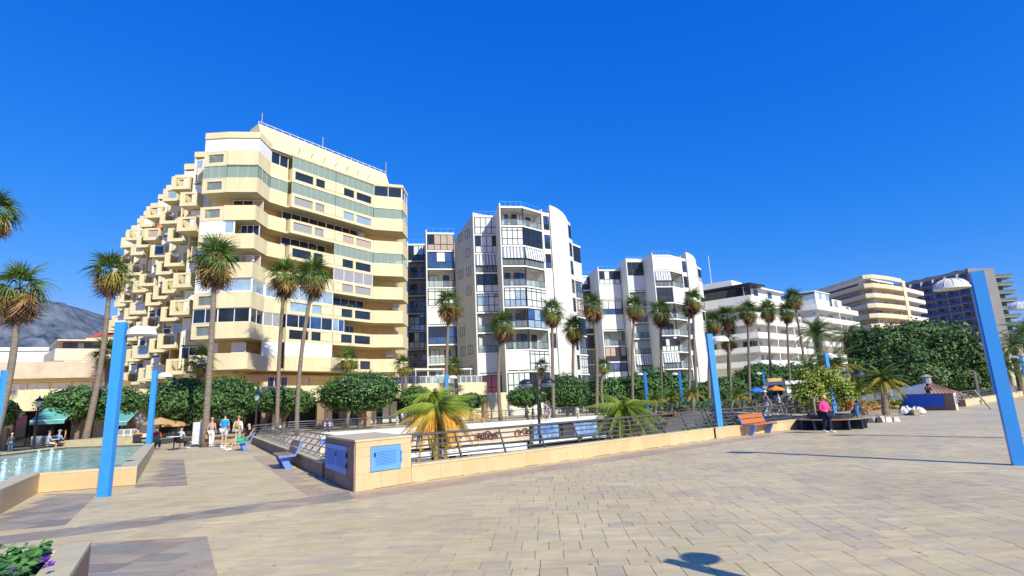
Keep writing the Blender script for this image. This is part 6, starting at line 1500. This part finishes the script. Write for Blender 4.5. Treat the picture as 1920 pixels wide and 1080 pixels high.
for r_ in (.1, .2, .3, .42): m_.tube([(g.x + r_ * math.cos(k * PI / 8), g.y - .05, hz + r_ * math.sin(k * PI / 8)) for k in range(17)], .012, 4)
for k in range(16): m_.tube([(g.x, g.y - .05, hz), (g.x + .42 * math.cos(k * PI / 8), g.y - .05, hz + .42 * math.sin(k * PI / 8))], .007, 4)
m_.build('guard', M['steel'], t_)
m_ = MB()
for k in range(5):
    a = k * 1.257; m_.add([(g.x, g.y, hz), (g.x + .34 * math.cos(a), g.y, hz + .34 * math.sin(a)), (g.x + .34 * math.cos(a + .7), g.y + .05, hz + .34 * math.sin(a + .7))], [(0, 1, 2)])
m_.build('blades', M['dome'], t_)
MB().tube([(g.x, g.y + .05, 0), (g.x, g.y + .05, hz)], .03, 6).build('stand', M['darkframe'], t_); MB().lathe([(.25, 0), (.22, .04), (0, .05)], (g.x, g.y + .05, 0), 12).build('base', M['darkframe'], t_)
def cafe_table(label, px, py):
    g = G(px, py); t = thing('cafe_table', label, 'table', (g.x, g.y, 0)); MB().lathe([(0, .74), (.4, .74), (.4, .70), (0, .70)], (g.x, g.y, 0), 14).build('table_top', M['dome'], t); MB().tube([(g.x, g.y, 0), (g.x, g.y, .7)], .03, 6).build('leg', M['darkframe'], t)
    MB().lathe([(.26, 0), (.24, .03), (0, .04)], (g.x, g.y, 0), 10).build('foot', M['darkframe'], t)
cafe_table('small cafe table left of the man in red', 276, 842); cafe_table('small cafe table under the darker parasol', 325, 843); cafe_table('cafe table beside the two people in checked shirts', 96, 845)
# red scooter-like bicycles on the far promenade
def bicycle(label, px, py, ang=0, mt='steel'):
    g = G(px, py); t = thing('bicycle', label, 'bicycle', (0, 0, 0))
    for x in (-.52, .52):
        m_ = MB(); m_.tube([(x + .33 * math.cos(k * PI / 8), 0, .34 + .33 * math.sin(k * PI / 8)) for k in range(17)], .022, 5)
        for k in range(8): m_.tube([(x, 0, .34), (x + .33 * math.cos(k * PI / 4), 0, .34 + .33 * math.sin(k * PI / 4))], .004, 3)
        m_.build('wheel', M['black'], t)
    m_ = MB()
    for p, q in (((-.52, 0, .34), (-.05, 0, .34)), ((-.52, 0, .34), (-.18, 0, .82)), ((-.05, 0, .34), (-.22, 0, .9)), ((-.05, 0, .34), (.4, 0, .78)), ((-.18, 0, .8), (.4, 0, .82)), ((.52, 0, .34), (.38, 0, .95))): m_.tube([p, q], .02, 5)
    m_.build('frame', M[mt], t); MB().tube([(.38, -.25, 1.0), (.42, 0, .96), (.38, .25, 1.0)], .014, 5).build('handlebar', M['darkframe'], t); MB().box((-.23, 0, .93), (.24, .13, .05)).build('saddle', M['black'], t)
    t.location = g; t.rotation_euler = (0, 0, ang)
bicycle('bicycle parked behind the far railing at the podium end wall', 908, 792, .5, 'orange'); bicycle('second bicycle leaning left of the parked one by the far railing', 890, 795, .9)

# ---------------------------------------------------------------- people
def skinned(pts, edges, root, sub=1):
    me = bpy.data.meshes.new('tmp'); me.from_pydata([p[0] for p in pts], edges, []); o = bpy.data.objects.new('tmp', me); C.objects.link(o)
    mo = o.modifiers.new('s', 'SKIN'); mo.use_smooth_shade = True; mo.branch_smoothing = .6
    for i, v in enumerate(me.skin_vertices[0].data): r_ = pts[i][1]; v.radius = r_ if hasattr(r_, '__len__') else (r_, r_); v.use_root = (i == root)
    if sub: m2 = o.modifiers.new('b', 'SUBSURF'); m2.levels = sub; m2.render_levels = sub
    return o
def bake(o, name, mt, parent):
    dg = bpy.context.evaluated_depsgraph_get(); me = bpy.data.meshes.new_from_object(o.evaluated_get(dg)); me.name = name; me.materials.clear(); me.materials.append(mt)
    me.polygons.foreach_set('use_smooth', [True] * len(me.polygons)); old = o.data; bpy.data.objects.remove(o); bpy.data.meshes.remove(old); return link(name, me, parent)
cm = {}
def cloth(c, r=.85):
    k = tuple(c)
    if k not in cm: cm[k] = mat('cloth_%d' % len(cm), c, r, .18, 5, .15, bump=.3)
    return cm[k]
SKIN_T = mat('skin', (.55, .30, .19), .6, .06, 3, .3); 
def mirror(p): return (-p[0], p[1], p[2])
BASE = dict(pelvis=(0, 0, .95), spine=(0, 0, 1.12), chest=(0, 0, 1.33), neckb=(0, .01, 1.45), neck=(0, 0, 1.52), head0=(0, -.012, 1.59), head1=(0, -.012, 1.67), head2=(0, 0, 1.73),
            shR=(.175, .01, 1.41), elR=(.235, .03, 1.13), wrR=(.25, -.05, .89), haR=(.25, -.08, .82), shL=(-.175, .01, 1.41), elL=(-.235, .03, 1.13), wrL=(-.25, -.05, .89), haL=(-.25, -.08, .82),
            hiR=(.09, 0, .90), knR=(.10, -.02, .50), anR=(.10, .03, .09), toR=(.11, -.14, .035), hiL=(-.09, 0, .90), knL=(-.10, -.02, .50), anL=(-.10, .03, .09), toL=(-.11, -.14, .035))
def person(label, loc, ang, h, pose=None, top=(.5, .5, .5), bottom=(.05, .06, .1), hair=(.06, .04, .03), shoes=(.6, .6, .6), sleeve='short', legs='long', hat=None, pack=None, fat=1.0, hairlen=0, group=None, bag=None, skin=None):
    J = dict(BASE)
    if pose: J.update(pose)
    s = h / 1.77; J = {k: Vector(v) * s for k, v in J.items()}
    t = thing('person', label, 'person', (0, 0, 0), group)
    f = s; W = fat
    rad_ = dict(pelvis=(.135 * W, .10 * W), spine=(.115 * W, .09 * W), chest=(.145 * W, .095 * W), neckb=(.07, .065), neck=.052, head0=(.062, .07), head1=(.078, .09), head2=(.05, .06), sh=.055, el=.04, wr=.026, ha=(.03, .018), hi=.085 * W, kn=.056, an=.038, to=.034)
    def rv(k): r_ = rad_.get(k, rad_.get(k[:2])); return tuple(a * f for a in r_) if hasattr(r_, '__len__') else r_ * f
    names = ['pelvis', 'spine', 'chest', 'neckb', 'neck', 'head0', 'head1', 'head2', 'shR', 'elR', 'wrR', 'haR', 'shL', 'elL', 'wrL', 'haL', 'hiR', 'knR', 'anR', 'toR', 'hiL', 'knL', 'anL', 'toL']
    pts = [(J[k], rv(k)) for k in names]; ix = {k: i for i, k in enumerate(names)}
    ed = [(ix[a], ix[b]) for a, b in (('pelvis', 'spine'), ('spine', 'chest'), ('chest', 'neckb'), ('neckb', 'neck'), ('neck', 'head0'), ('head0', 'head1'), ('head1', 'head2'), ('chest', 'shR'), ('shR', 'elR'), ('elR', 'wrR'), ('wrR', 'haR'), ('chest', 'shL'), ('shL', 'elL'), ('elL', 'wrL'), ('wrL', 'haL'), ('pelvis', 'hiR'), ('hiR', 'knR'), ('knR', 'anR'), ('anR', 'toR'), ('pelvis', 'hiL'), ('hiL', 'knL'), ('knL', 'anL'), ('anL', 'toL'))]
    fdir = Vector((0, -1, 0))
    nf = (J['head1'] - J['head0']).normalized(); nose = J['head0'].lerp(J['head1'], .35)
    pts.append((nose + Vector((0, -.095, 0)) * f, .012 * f)); ed.append((ix['head0'], len(pts) - 1))
    for sd in 'RL':
        hv = (J['ha' + sd] - J['wr' + sd]).normalized(); sx = Vector((0, -1, 0)) if abs(hv.y) < .7 else Vector((1, 0, 0)); sx = (sx - hv * hv.dot(sx)).normalized(); cu = hv.cross(sx)
        if cu.x * (1 if sd == 'R' else -1) > 0: cu = -cu
        for q, ln in ((-1.5, .055), (-.5, .068), (.5, .074), (1.5, .066)):
            b_ = J['ha' + sd] + (sx * q * .017) * f; k1 = b_ + (hv * ln * .55 + cu * .006) * f; k2 = b_ + (hv * ln + cu * .022) * f
            pts.append((k1, .0085 * f)); ed.append((ix['ha' + sd], len(pts) - 1)); pts.append((k2, .007 * f)); ed.append((len(pts) - 2, len(pts) - 1))
        k1 = J['wr' + sd].lerp(J['ha' + sd], .5) + (sx * .035 + hv * .02) * f; k2 = k1 + (sx * .012 + hv * .035) * f
        pts.append((k1, .011 * f)); ed.append((ix['ha' + sd], len(pts) - 1)); pts.append((k2, .008 * f)); ed.append((len(pts) - 2, len(pts) - 1))
    bake(skinned(pts, ed, 0), 'body', skin or SKIN_T, t)
    g = 1.16; ad = .012
    def rr_(k, m=1.0):
        r_ = rv(k); return tuple((a * g + ad * f) * m for a in r_) if hasattr(r_, '__len__') else (r_ * g + ad * f) * m
    sl = {'none': .12, 'short': .62, 'long': 1.0}[sleeve]
    P = [(J['pelvis'] + Vector((0, 0, .0)), rr_('pelvis')), (J['spine'], rr_('spine')), (J['chest'], rr_('chest')), (J['neckb'], rr_('neckb', .95))]; E = [(0, 1), (1, 2), (2, 3)]
    for sd in 'RL':
        b = len(P); P.append((J['sh' + sd], rr_('sh'))); E.append((2, b))
        if sl > .2: P.append((J['sh' + sd].lerp(J['el' + sd], min(1, sl)), rr_('el', 1.25 if sl < 1 else 1.15))); E.append((b, b + 1))
        if sl >= 1: P.append((J['el' + sd].lerp(J['wr' + sd], .93), rr_('wr', 1.2))); E.append((b + 1, b + 2))
    bake(skinned(P, E, 0), 'top', cloth(top), t)
    P = [(J['pelvis'], rr_('pelvis', 1.02))]; E = []
    for sd in 'RL':
        b = len(P); P.append((J['hi' + sd], rr_('hi', 1.02))); E.append((0, b)); kk = .85 if legs == 'shorts' else 1.0
        P.append((J['hi' + sd].lerp(J['kn' + sd], kk), rr_('kn', 1.35 if legs == 'shorts' else 1.15))); E.append((b, b + 1))
        if legs == 'long': P.append((J['kn' + sd].lerp(J['an' + sd], .92), rr_('an', 1.25))); E.append((b + 1, b + 2))
    bake(skinned(P, E, 0), 'trousers' if legs == 'long' else 'shorts', cloth(bottom), t)
    for sd in 'RL':
        a = J['an' + sd]; b = J['to' + sd]; m_ = MB(); d_ = (b - a); d_.z = 0; d_ = d_.normalized() if d_.length > 1e-4 else Vector((0, -1, 0))
        z_ = min(a.z, b.z + .05 * f)
        m_.tube([a - d_ * .06 * f + Vector((0, 0, -.035 * f)), a + Vector((0, 0, -.03 * f)), b + d_ * .02 * f, b + d_ * .06 * f], [.04 * f, .05 * f, .045 * f, .025 * f], 8); m_.build('shoe', cloth(shoes, .5), t, smooth=True)
    if hat != 'bald':
        hc = J['head1'] + Vector((0, .018, .03)) * f; m_ = MB(); prof = [(math.cos(a), math.sin(a)) for a in (-.5, -.2, .2, .6, 1.0, 1.3)] + [(0, 1)]
        m_.lathe([(r_ * .098 * f, z * .095 * f) for r_, z in prof], hc, 12)
        if hairlen: m_.tube([hc + Vector((0, .05, -.02)) * f, hc + Vector((0, .09, -.12 * hairlen)) * f, hc + Vector((0, .09, -.26 * hairlen)) * f], [.085 * f, .085 * f, .05 * f], 8)
        m_.build('hair', cloth(hair), t, smooth=True)
    for sgn in (-1, 1):
        e = J['head0'].lerp(J['head1'], .75) + Vector((sgn * .03, -.083, 0)) * f; MB().lathe([(0, -.01 * f), (.011 * f, 0), (0, .01 * f)], e, 6).build('eye', M['black'], t)
    if hat and hat != 'bald':
        hc = J['head1'] + Vector((0, -.0, .05)) * f; m_ = MB()
        if hat[0] == 'cap': m_.lathe([(.112 * f, -.01 * f), (.108 * f, .05 * f), (.07 * f, .09 * f), (0, .1 * f)], hc, 12); m_.prism([(hc.x - .07 * f, hc.y - .06 * f), (hc.x + .07 * f, hc.y - .06 * f), (hc.x + .05 * f, hc.y - .19 * f), (hc.x - .05 * f, hc.y - .19 * f)], hc.z - .012 * f, hc.z)
        else: m_.lathe([(.19 * f, -.0), (.11 * f, .015 * f), (.105 * f, .08 * f), (.06 * f, .11 * f), (0, .115 * f)], hc, 14)
        m_.build('hat', cloth(hat[1]), t, smooth=True)
    if pack:
        c_ = J['chest'].lerp(J['spine'], .35) + Vector((0, .20, 0)) * f; m_ = MB(); m_.lathe([(.02, -.2), (.13, -.18), (.14, 0), (.12, .14), (.05, .2), (0, .205)], (0, 0, 0), 10)
        for i in range(len(m_.v)): v_ = m_.v[i]; m_.v[i] = c_ + Vector((v_.x, v_.y * .6, v_.z)) * f
        m_.build('backpack', cloth(pack), t, smooth=True)
        for sgn in (-1, 1): MB().tube([c_ + Vector((sgn * .1, -.06, .17)) * f, J['neckb'] + Vector((sgn * .1, -.02, .02)) * f, J['chest'] + Vector((sgn * .11, -.135, -.03)) * f, c_ + Vector((sgn * .12, -.08, -.12)) * f], .015 * f, 5).build('strap', cloth(pack), t)
    if bag:
        c_ = J['haR'] + Vector((.02, 0, -.2)) * f; m_ = MB(); m_.box(c_, (.10 * f, .28 * f, .24 * f)); m_.build('handbag', cloth(bag), t); MB().tube([c_ + Vector((0, -.08, .11)) * f, J['haR'], c_ + Vector((0, .08, .11)) * f], .01, 5).build('bag_strap', cloth(bag), t)
    t.location = loc; t.rotation_euler = (0, 0, ang)
    return t
def hpx(px, feet, head): g = G(px, feet); return g, D(px, head, g.y).z
WALK = dict(knR=(.09, -.16, .52), anR=(.10, -.22, .12), toR=(.10, -.38, .06), knL=(-.09, .05, .50), anL=(-.10, .30, .16), toL=(-.10, .18, .05), elR=(.24, .10, 1.15), wrR=(.26, .12, .92), haR=(.26, .10, .85), elL=(-.24, -.06, 1.14), wrL=(-.24, -.22, .95), haL=(-.24, -.26, .89))
STEP = dict(knR=(.09, -.10, .51), anR=(.10, -.08, .09), toR=(.11, -.25, .035), knL=(-.10, .0, .50), anL=(-.10, .14, .11), toL=(-.10, -.02, .035))
SIT = dict(pelvis=(0, .0, .52), spine=(0, .03, .70), chest=(0, .02, .92), neckb=(0, 0, 1.04), neck=(0, -.02, 1.11), head0=(0, -.04, 1.18), head1=(0, -.045, 1.26), head2=(0, -.03, 1.32), shR=(.175, .0, 1.0), shL=(-.175, .0, 1.0), elR=(.24, -.08, .76), elL=(-.24, -.08, .76), wrR=(.16, -.28, .66), wrL=(-.16, -.28, .66), haR=(.14, -.34, .63), haL=(-.14, -.34, .63),
           hiR=(.10, -.03, .50), hiL=(-.10, -.03, .50), knR=(.12, -.44, .50), knL=(-.12, -.44, .50), anR=(.12, -.42, .10), anL=(-.12, -.42, .10), toR=(.13, -.58, .035), toL=(-.13, -.58, .035))
BACK = PI   # faces away from the camera
FOLD = dict(elR=(.25, .02, 1.14), wrR=(.20, -.15, 1.08), haR=(.14, -.20, 1.10), elL=(-.25, .02, 1.14), wrL=(-.20, -.15, 1.06), haL=(-.14, -.20, 1.08))
g, h = hpx(395, 838, 783); person('woman in a grey sleeveless top and white trousers, leftmost of the standing group', g, BACK + .1, h, STEP, (.36, .34, .33), (.80, .80, .82), (.45, .26, .14), (.7, .68, .65), 'none', 'long', bag=(.45, .22, .10))
g, h = hpx(408, 836, 776); person('man in a dark blue cap and white shirt, half hidden behind the blue tee shirt', g + Vector((0, .7, 0)), BACK - .2, h, None, (.75, .76, .80), (.10, .11, .16), (.05, .05, .07), (.6, .6, .62), 'short', 'shorts', hat=('cap', (.02, .05, .16)))
g, h = hpx(419, 838, 776); person('broad man in a bright blue tee shirt and pale shorts, back to the camera', g, BACK, h, FOLD, (.01, .30, .68), (.55, .54, .56), (.05, .04, .035), (.75, .75, .75), 'short', 'shorts', fat=1.12)
g, h = hpx(440, 835, 780); person('person in a cream top with a tan backpack, right of the blue tee shirt', g + Vector((0, .3, 0)), BACK + .15, h, None, (.78, .74, .66), (.42, .36, .30), (.38, .20, .09), (.6, .6, .6), 'long', 'long', pack=(.45, .30, .17))
g = G(452, 845); LEAN = dict(SIT); LEAN.update(spine=(0, .12, .70), chest=(0, .22, .90), neckb=(0, .24, 1.02), neck=(0, .24, 1.09), head0=(0, .21, 1.16), head1=(0, .20, 1.24), head2=(0, .22, 1.30), shR=(.175, .23, .98), shL=(-.175, .23, .98), elR=(.27, .30, .72), elL=(-.27, .30, .74), wrR=(.25, .08, .62), wrL=(-.27, .42, .92), haR=(.22, .02, .60), haL=(-.27, .46, .98), anR=(.14, -.62, .12), toR=(.15, -.78, .08), knL=(-.12, -.46, .56), anL=(-.14, -.85, .18), toL=(-.15, -1.0, .22))
person('man in a black tee shirt and bright green shorts lounging on the far bench', (g.x - .1, g.y + .45, 0), aL, 1.78, LEAN, (.02, .02, .028), (.01, .48, .20), (.5, .3, .2), (.75, .75, .72), 'short', 'shorts', hat='bald')
g, h = hpx(1553, 811, 740); person('blonde woman in a bright pink sweater and navy trousers striding past the round bench', (g.x, g.y, 0), rad(20), h, dict(STEP, elR=(.30, .05, 1.12), wrR=(.36, -.08, .90), haR=(.38, -.12, .83), elL=(-.29, .02, 1.12), wrL=(-.24, -.18, .98), haL=(-.22, -.24, .97), chest=(0, -.03, 1.33), head0=(0, -.07, 1.57), head1=(0, -.08, 1.65), head2=(0, -.06, 1.71)), (.90, .06, .26), (.018, .022, .05), (.72, .48, .20), (.85, .85, .88), 'long', 'long', fat=1.55, hairlen=.25)
BEND = dict(pelvis=(0, 0, .92), spine=(0, -.14, 1.03), chest=(0, -.32, 1.12), neckb=(0, -.42, 1.15), neck=(0, -.48, 1.16), head0=(0, -.55, 1.17), head1=(0, -.62, 1.19), head2=(0, -.67, 1.21), shR=(.17, -.38, 1.10), shL=(-.17, -.38, 1.10), elR=(.22, -.45, .86), elL=(-.22, -.45, .86), wrR=(.16, -.6, .70), wrL=(-.16, -.6, .70), haR=(.14, -.64, .64), haL=(-.14, -.64, .64), knR=(.10, -.02, .5), anR=(.10, .1, .09), toR=(.11, -.07, .035), anL=(-.10, .05, .09))
g, h = hpx(1618, 797, 742); person('man in an orange red jacket and blue jeans bending over the round planter bench', (g.x - .1, g.y + .3, 0), rad(-62), 1.78, BEND, (.62, .14, .03), (.06, .16, .38), (.02, .018, .02), (.45, .45, .5), 'long', 'long', fat=1.08)
g = V2(G(1752, 768)); zt_ = D(1752, 738, g.y + .2).z; pz = dict(SIT)
person('dark haired person in black top and jeans perched on the blue fronted wall', (g.x, g.y + .25, zt_ - .50), rad(5), 1.62, dict(pz, anR=(.12, -.46, .08), anL=(-.12, -.50, .02), toL=(-.13, -.64, -.03), head0=(0, -.10, 1.15), head1=(0, -.13, 1.22), head2=(0, -.12, 1.28), elR=(.24, -.14, .78), wrR=(.1, -.34, .76), haR=(.06, -.38, .78), elL=(-.24, -.14, .78), wrL=(-.1, -.34, .76), haL=(-.06, -.38, .78)), (.02, .02, .022), (.10, .22, .42), (.02, .016, .014), (.5, .5, .5), 'long', 'long', hairlen=.8)
g, h = hpx(1440, 781, 733); person('walker in a white cap and grey top behind the right railing', (g.x, g.y, 0), rad(100), h, WALK, (.25, .24, .28), (.42, .45, .5), (.2, .08, .05), (.6, .6, .6), 'short', 'long', hat=('cap', (.8, .8, .78)), hairlen=.4, pack=(.18, .12, .12))
g, h = hpx(1464, 779, 737); person('walker in a white top and denim shorts behind the right railing', (g.x, g.y, 0), rad(80), h, WALK, (.72, .73, .75), (.10, .14, .28), (.07, .05, .04), (.6, .6, .6), 'short', 'shorts')
# left cafe and promenade people
g, h = hpx(18, 850, 812); person('fair haired woman in dark clothes at the far left behind the pool', (g.x, g.y, 0), rad(30), h, None, (.06, .09, .08), (.06, .12, .22), (.55, .45, .30), (.3, .3, .3), 'long', 'long')
g, h = hpx(120, 838, 806); person('woman in a dark sleeveless top standing behind the fountain rim', (g.x, g.y, 0), rad(-60), h, None, (.09, .02, .04), (.03, .03, .04), (.14, .07, .04), (.3, .3, .3), 'none', 'long')
def seat_at(label, px, py, ang, h=1.7, **k):
    g = G(px, py); c = thing('cafe_chair', k.pop('clabel'), 'chair', (g.x, g.y, 0))
    Rz = Matrix.Rotation(ang, 3, 'Z')
    def L_(p): return Rz @ Vector(p) + Vector((g.x, g.y, 0))
    MB().box(L_((0, .02, .43)), (.44, .44, .04), ang).build('seat', M['darkframe'], c); MB().box(L_((0, .25, .68)), (.44, .04, .42), ang).build('backrest', M['darkframe'], c)
    for x in (-.19, .19):
        for y in (-.17, .21): MB().tube([L_((x, y, 0)), L_((x, y, .41))], .015, 5).build('leg', M['darkframe'], c)
    person(label, (g.x, g.y, -.02), ang, h, SIT, **k)
seat_at('left one of two people in blue and white checked shirts by the fountain', 88, 846, rad(150), top=(.30, .42, .62), bottom=(.5, .5, .52), hair=(.12, .10, .09), sleeve='short', legs='shorts', clabel='chair under the left person in a checked shirt')
seat_at('right one of two people in blue checked shirts by the fountain, grey cap', 107, 844, rad(170), top=(.16, .34, .66), bottom=(.4, .36, .3), hair=(.3, .3, .3), sleeve='short', legs='shorts', hat=('cap', (.25, .26, .28)), clabel='chair under the capped person in a blue shirt')
seat_at('person in a bright red top seated under the tan cafe parasol', 291, 843, rad(200), top=(.75, .03, .02), bottom=(.03, .04, .08), sleeve='short', clabel='chair under the person in red')
seat_at('person in a pale blue shirt seated beyond the person in red', 337, 842, rad(160), top=(.45, .52, .66), bottom=(.06, .06, .08), sleeve='short', clabel='chair under the person in pale blue')
g, h = hpx(262, 842, 812); seat_at('person with bare legs half hidden by the pole, left of the cafe table', 256, 843, rad(210), top=(.5, .25, .08), bottom=(.06, .05, .05), legs='shorts', sleeve='short', clabel='chair left of the cafe table behind the second pole')
for px, fy, hy, lb_, tp_, bt_, an, kw in ((613, 810, 782, 'person in navy walking behind the far railing, left end', (.03, .04, .16), (.04, .05, .12), 1.2, {}), (622, 810, 789, 'child in blue behind the far railing, left end', (.10, .14, .45), (.06, .08, .2), 1.0, {}), (684, 803, 773, 'figure in a bright orange top at the promenade shop', (.85, .35, .02), (.75, .30, .02), .2, {}), (701, 803, 774, 'figure in pale patterned dress right of the orange one', (.62, .45, .30), (.5, .4, .32), 0, {}),
    (745, 801, 775, 'person in white walking behind the far railing near the golden palm', (.70, .70, .74), (.65, .65, .68), 1.4, {}), (755, 800, 770, 'second person in white, just left of the golden palm', (.75, .75, .76), (.2, .2, .22), 1.2, {}), (990, 789, 758, 'man in a white shirt behind the double street lamp', (.74, .75, .77), (.05, .05, .06), -1.3, {}), (1000, 789, 760, 'woman in dark red beside the man in white', (.12, .03, .05), (.04, .03, .05), -1.2, dict(hairlen=.6)),
    (1024, 789, 754, 'tall man in a blue tee shirt behind the far railing', (.05, .18, .55), (.45, .48, .55), -1.4, dict(legs='shorts')), (1031, 789, 764, 'woman in white beside the tall man in blue', (.65, .64, .66), (.6, .6, .62), -1.4, {}), (1017, 790, 770, 'child in yellow beside the tall man in blue', (.62, .60, .20), (.4, .38, .2), -1.2, {}), (1084, 786, 761, 'person in pale yellow seen from behind at the far railing', (.68, .66, .48), (.6, .58, .45), 2.9, {}), (1892, 745, 714, 'person in a blue top walking beyond the parapet right of the big blue pole', (.04, .10, .42), (.03, .04, .08), 1.0, dict(hat=('cap', (.8, .8, .8)))),
    (503, 805, 775, 'slim figure in pale clothes right of the black lantern post', (.65, .6, .62), (.55, .5, .5), .5, {}), (1502, 768, 748, 'person in red by the far right railing behind the plank bench', (.6, .04, .03), (.05, .05, .06), .5, {})):
    g, h = hpx(px, fy, hy); k = dict(sleeve='short'); k.update(kw); person(lb_, (g.x, g.y, 0), an, h, STEP, tp_, bt_, **k)

# ---------------------------------------------------------------- balcony clutter, air conditioners, leaf litter
rc = random.Random(77)
def ac_unit(parent, p, ang):
    m_ = MB(); m_.box(p, (.8, .32, .6), ang); o = m_.build('air_conditioner', M['dome'], parent)
    d_ = Vector((math.sin(ang), -math.cos(ang), 0)) * .165
    g_ = MB(); u = Vector((math.cos(ang), math.sin(ang), 0))
    g_.tube([Vector(p) + d_ - u * .12 + u * .22 * math.cos(k * PI / 6) + Vector((0, 0, .22 * math.sin(k * PI / 6))) for k in range(13)], .02, 4); g_.build('fan_grille', M['darkframe'], o)
aU = math.atan2(dU.y, dU.x)
for k in range(8):
    z = TOPS[k]
    for (A, B, t0) in ((p5, pm, .6), (pm, p6, .3), (L1, p2, .5), (p6, p7, .6)):
        if rc.random() < .45:
            a, b = inn(A, B, 1.45); q = a.lerp(b, rc.uniform(.15, .85)); ac_unit(yb, (q.x, q.y, z + rc.choice((.75, -.9))), math.atan2((B - A).y, (B - A).x))
        if rc.random() < .5:
            a, b = inn(A, B, .5); q = a.lerp(b, rc.uniform(.1, .9)); m_ = MB()
            for _ in range(70): leafquad(m_, Vector((q.x + rc.uniform(-.35, .35), q.y + rc.uniform(-.3, .3), z - .1 + rc.uniform(0, .55))), .12, Vector((rc.uniform(-1, 1), rc.uniform(-1, 1), rc.random())), rc)
            stuff(m_.build('balcony_plant', M['leaf'], yb))
    # white deck chair and table on some terraces
    if k in (2, 3, 5, 6):
        a, b = inn(pm, p6, .9); q = a.lerp(b, rc.uniform(.3, .8)); m_ = MB(); m_.box((q.x, q.y, z - .6), (.7, .7, .05), aU); m_.tube([(q.x, q.y, z - 1.3), (q.x, q.y, z - .6)], .04, 6); m_.build('terrace_table', M['white2'], yb)
# spotlights on the crown wall above the top terrace
for i in range(7):
    q = p5.lerp(p6, (i + .4) / 7) + nU * .15; MB().tube([(q.x, q.y, 29.5), (q.x - nU.x * .35, q.y - nU.y * .35, 30.0), (q.x - nU.x * .55, q.y - nU.y * .55, 29.98)], .035, 5).build('wall_lamp', M['darksteel'], yb)
# fallen leaves and specks on the paving
m_ = MB()
for _ in range(420):
    y = 3.5 + 14 * rc.random() ** 1.6; x = rc.uniform(-.9, .95) * y; p = Vector((x, y))
    if any(inside(p, q) for q in ban): continue
    leafquad(m_, Vector((x, y, .008)), rc.uniform(.008, .03), Vector((rc.uniform(-.2, .2), rc.uniform(-.2, .2), 1)), rc, 2.2)
tag(stuff(m_.build('fallen_leaves', M['frond_o'])), 'small dry leaves and specks scattered over the plaza paving', 'leaf litter')
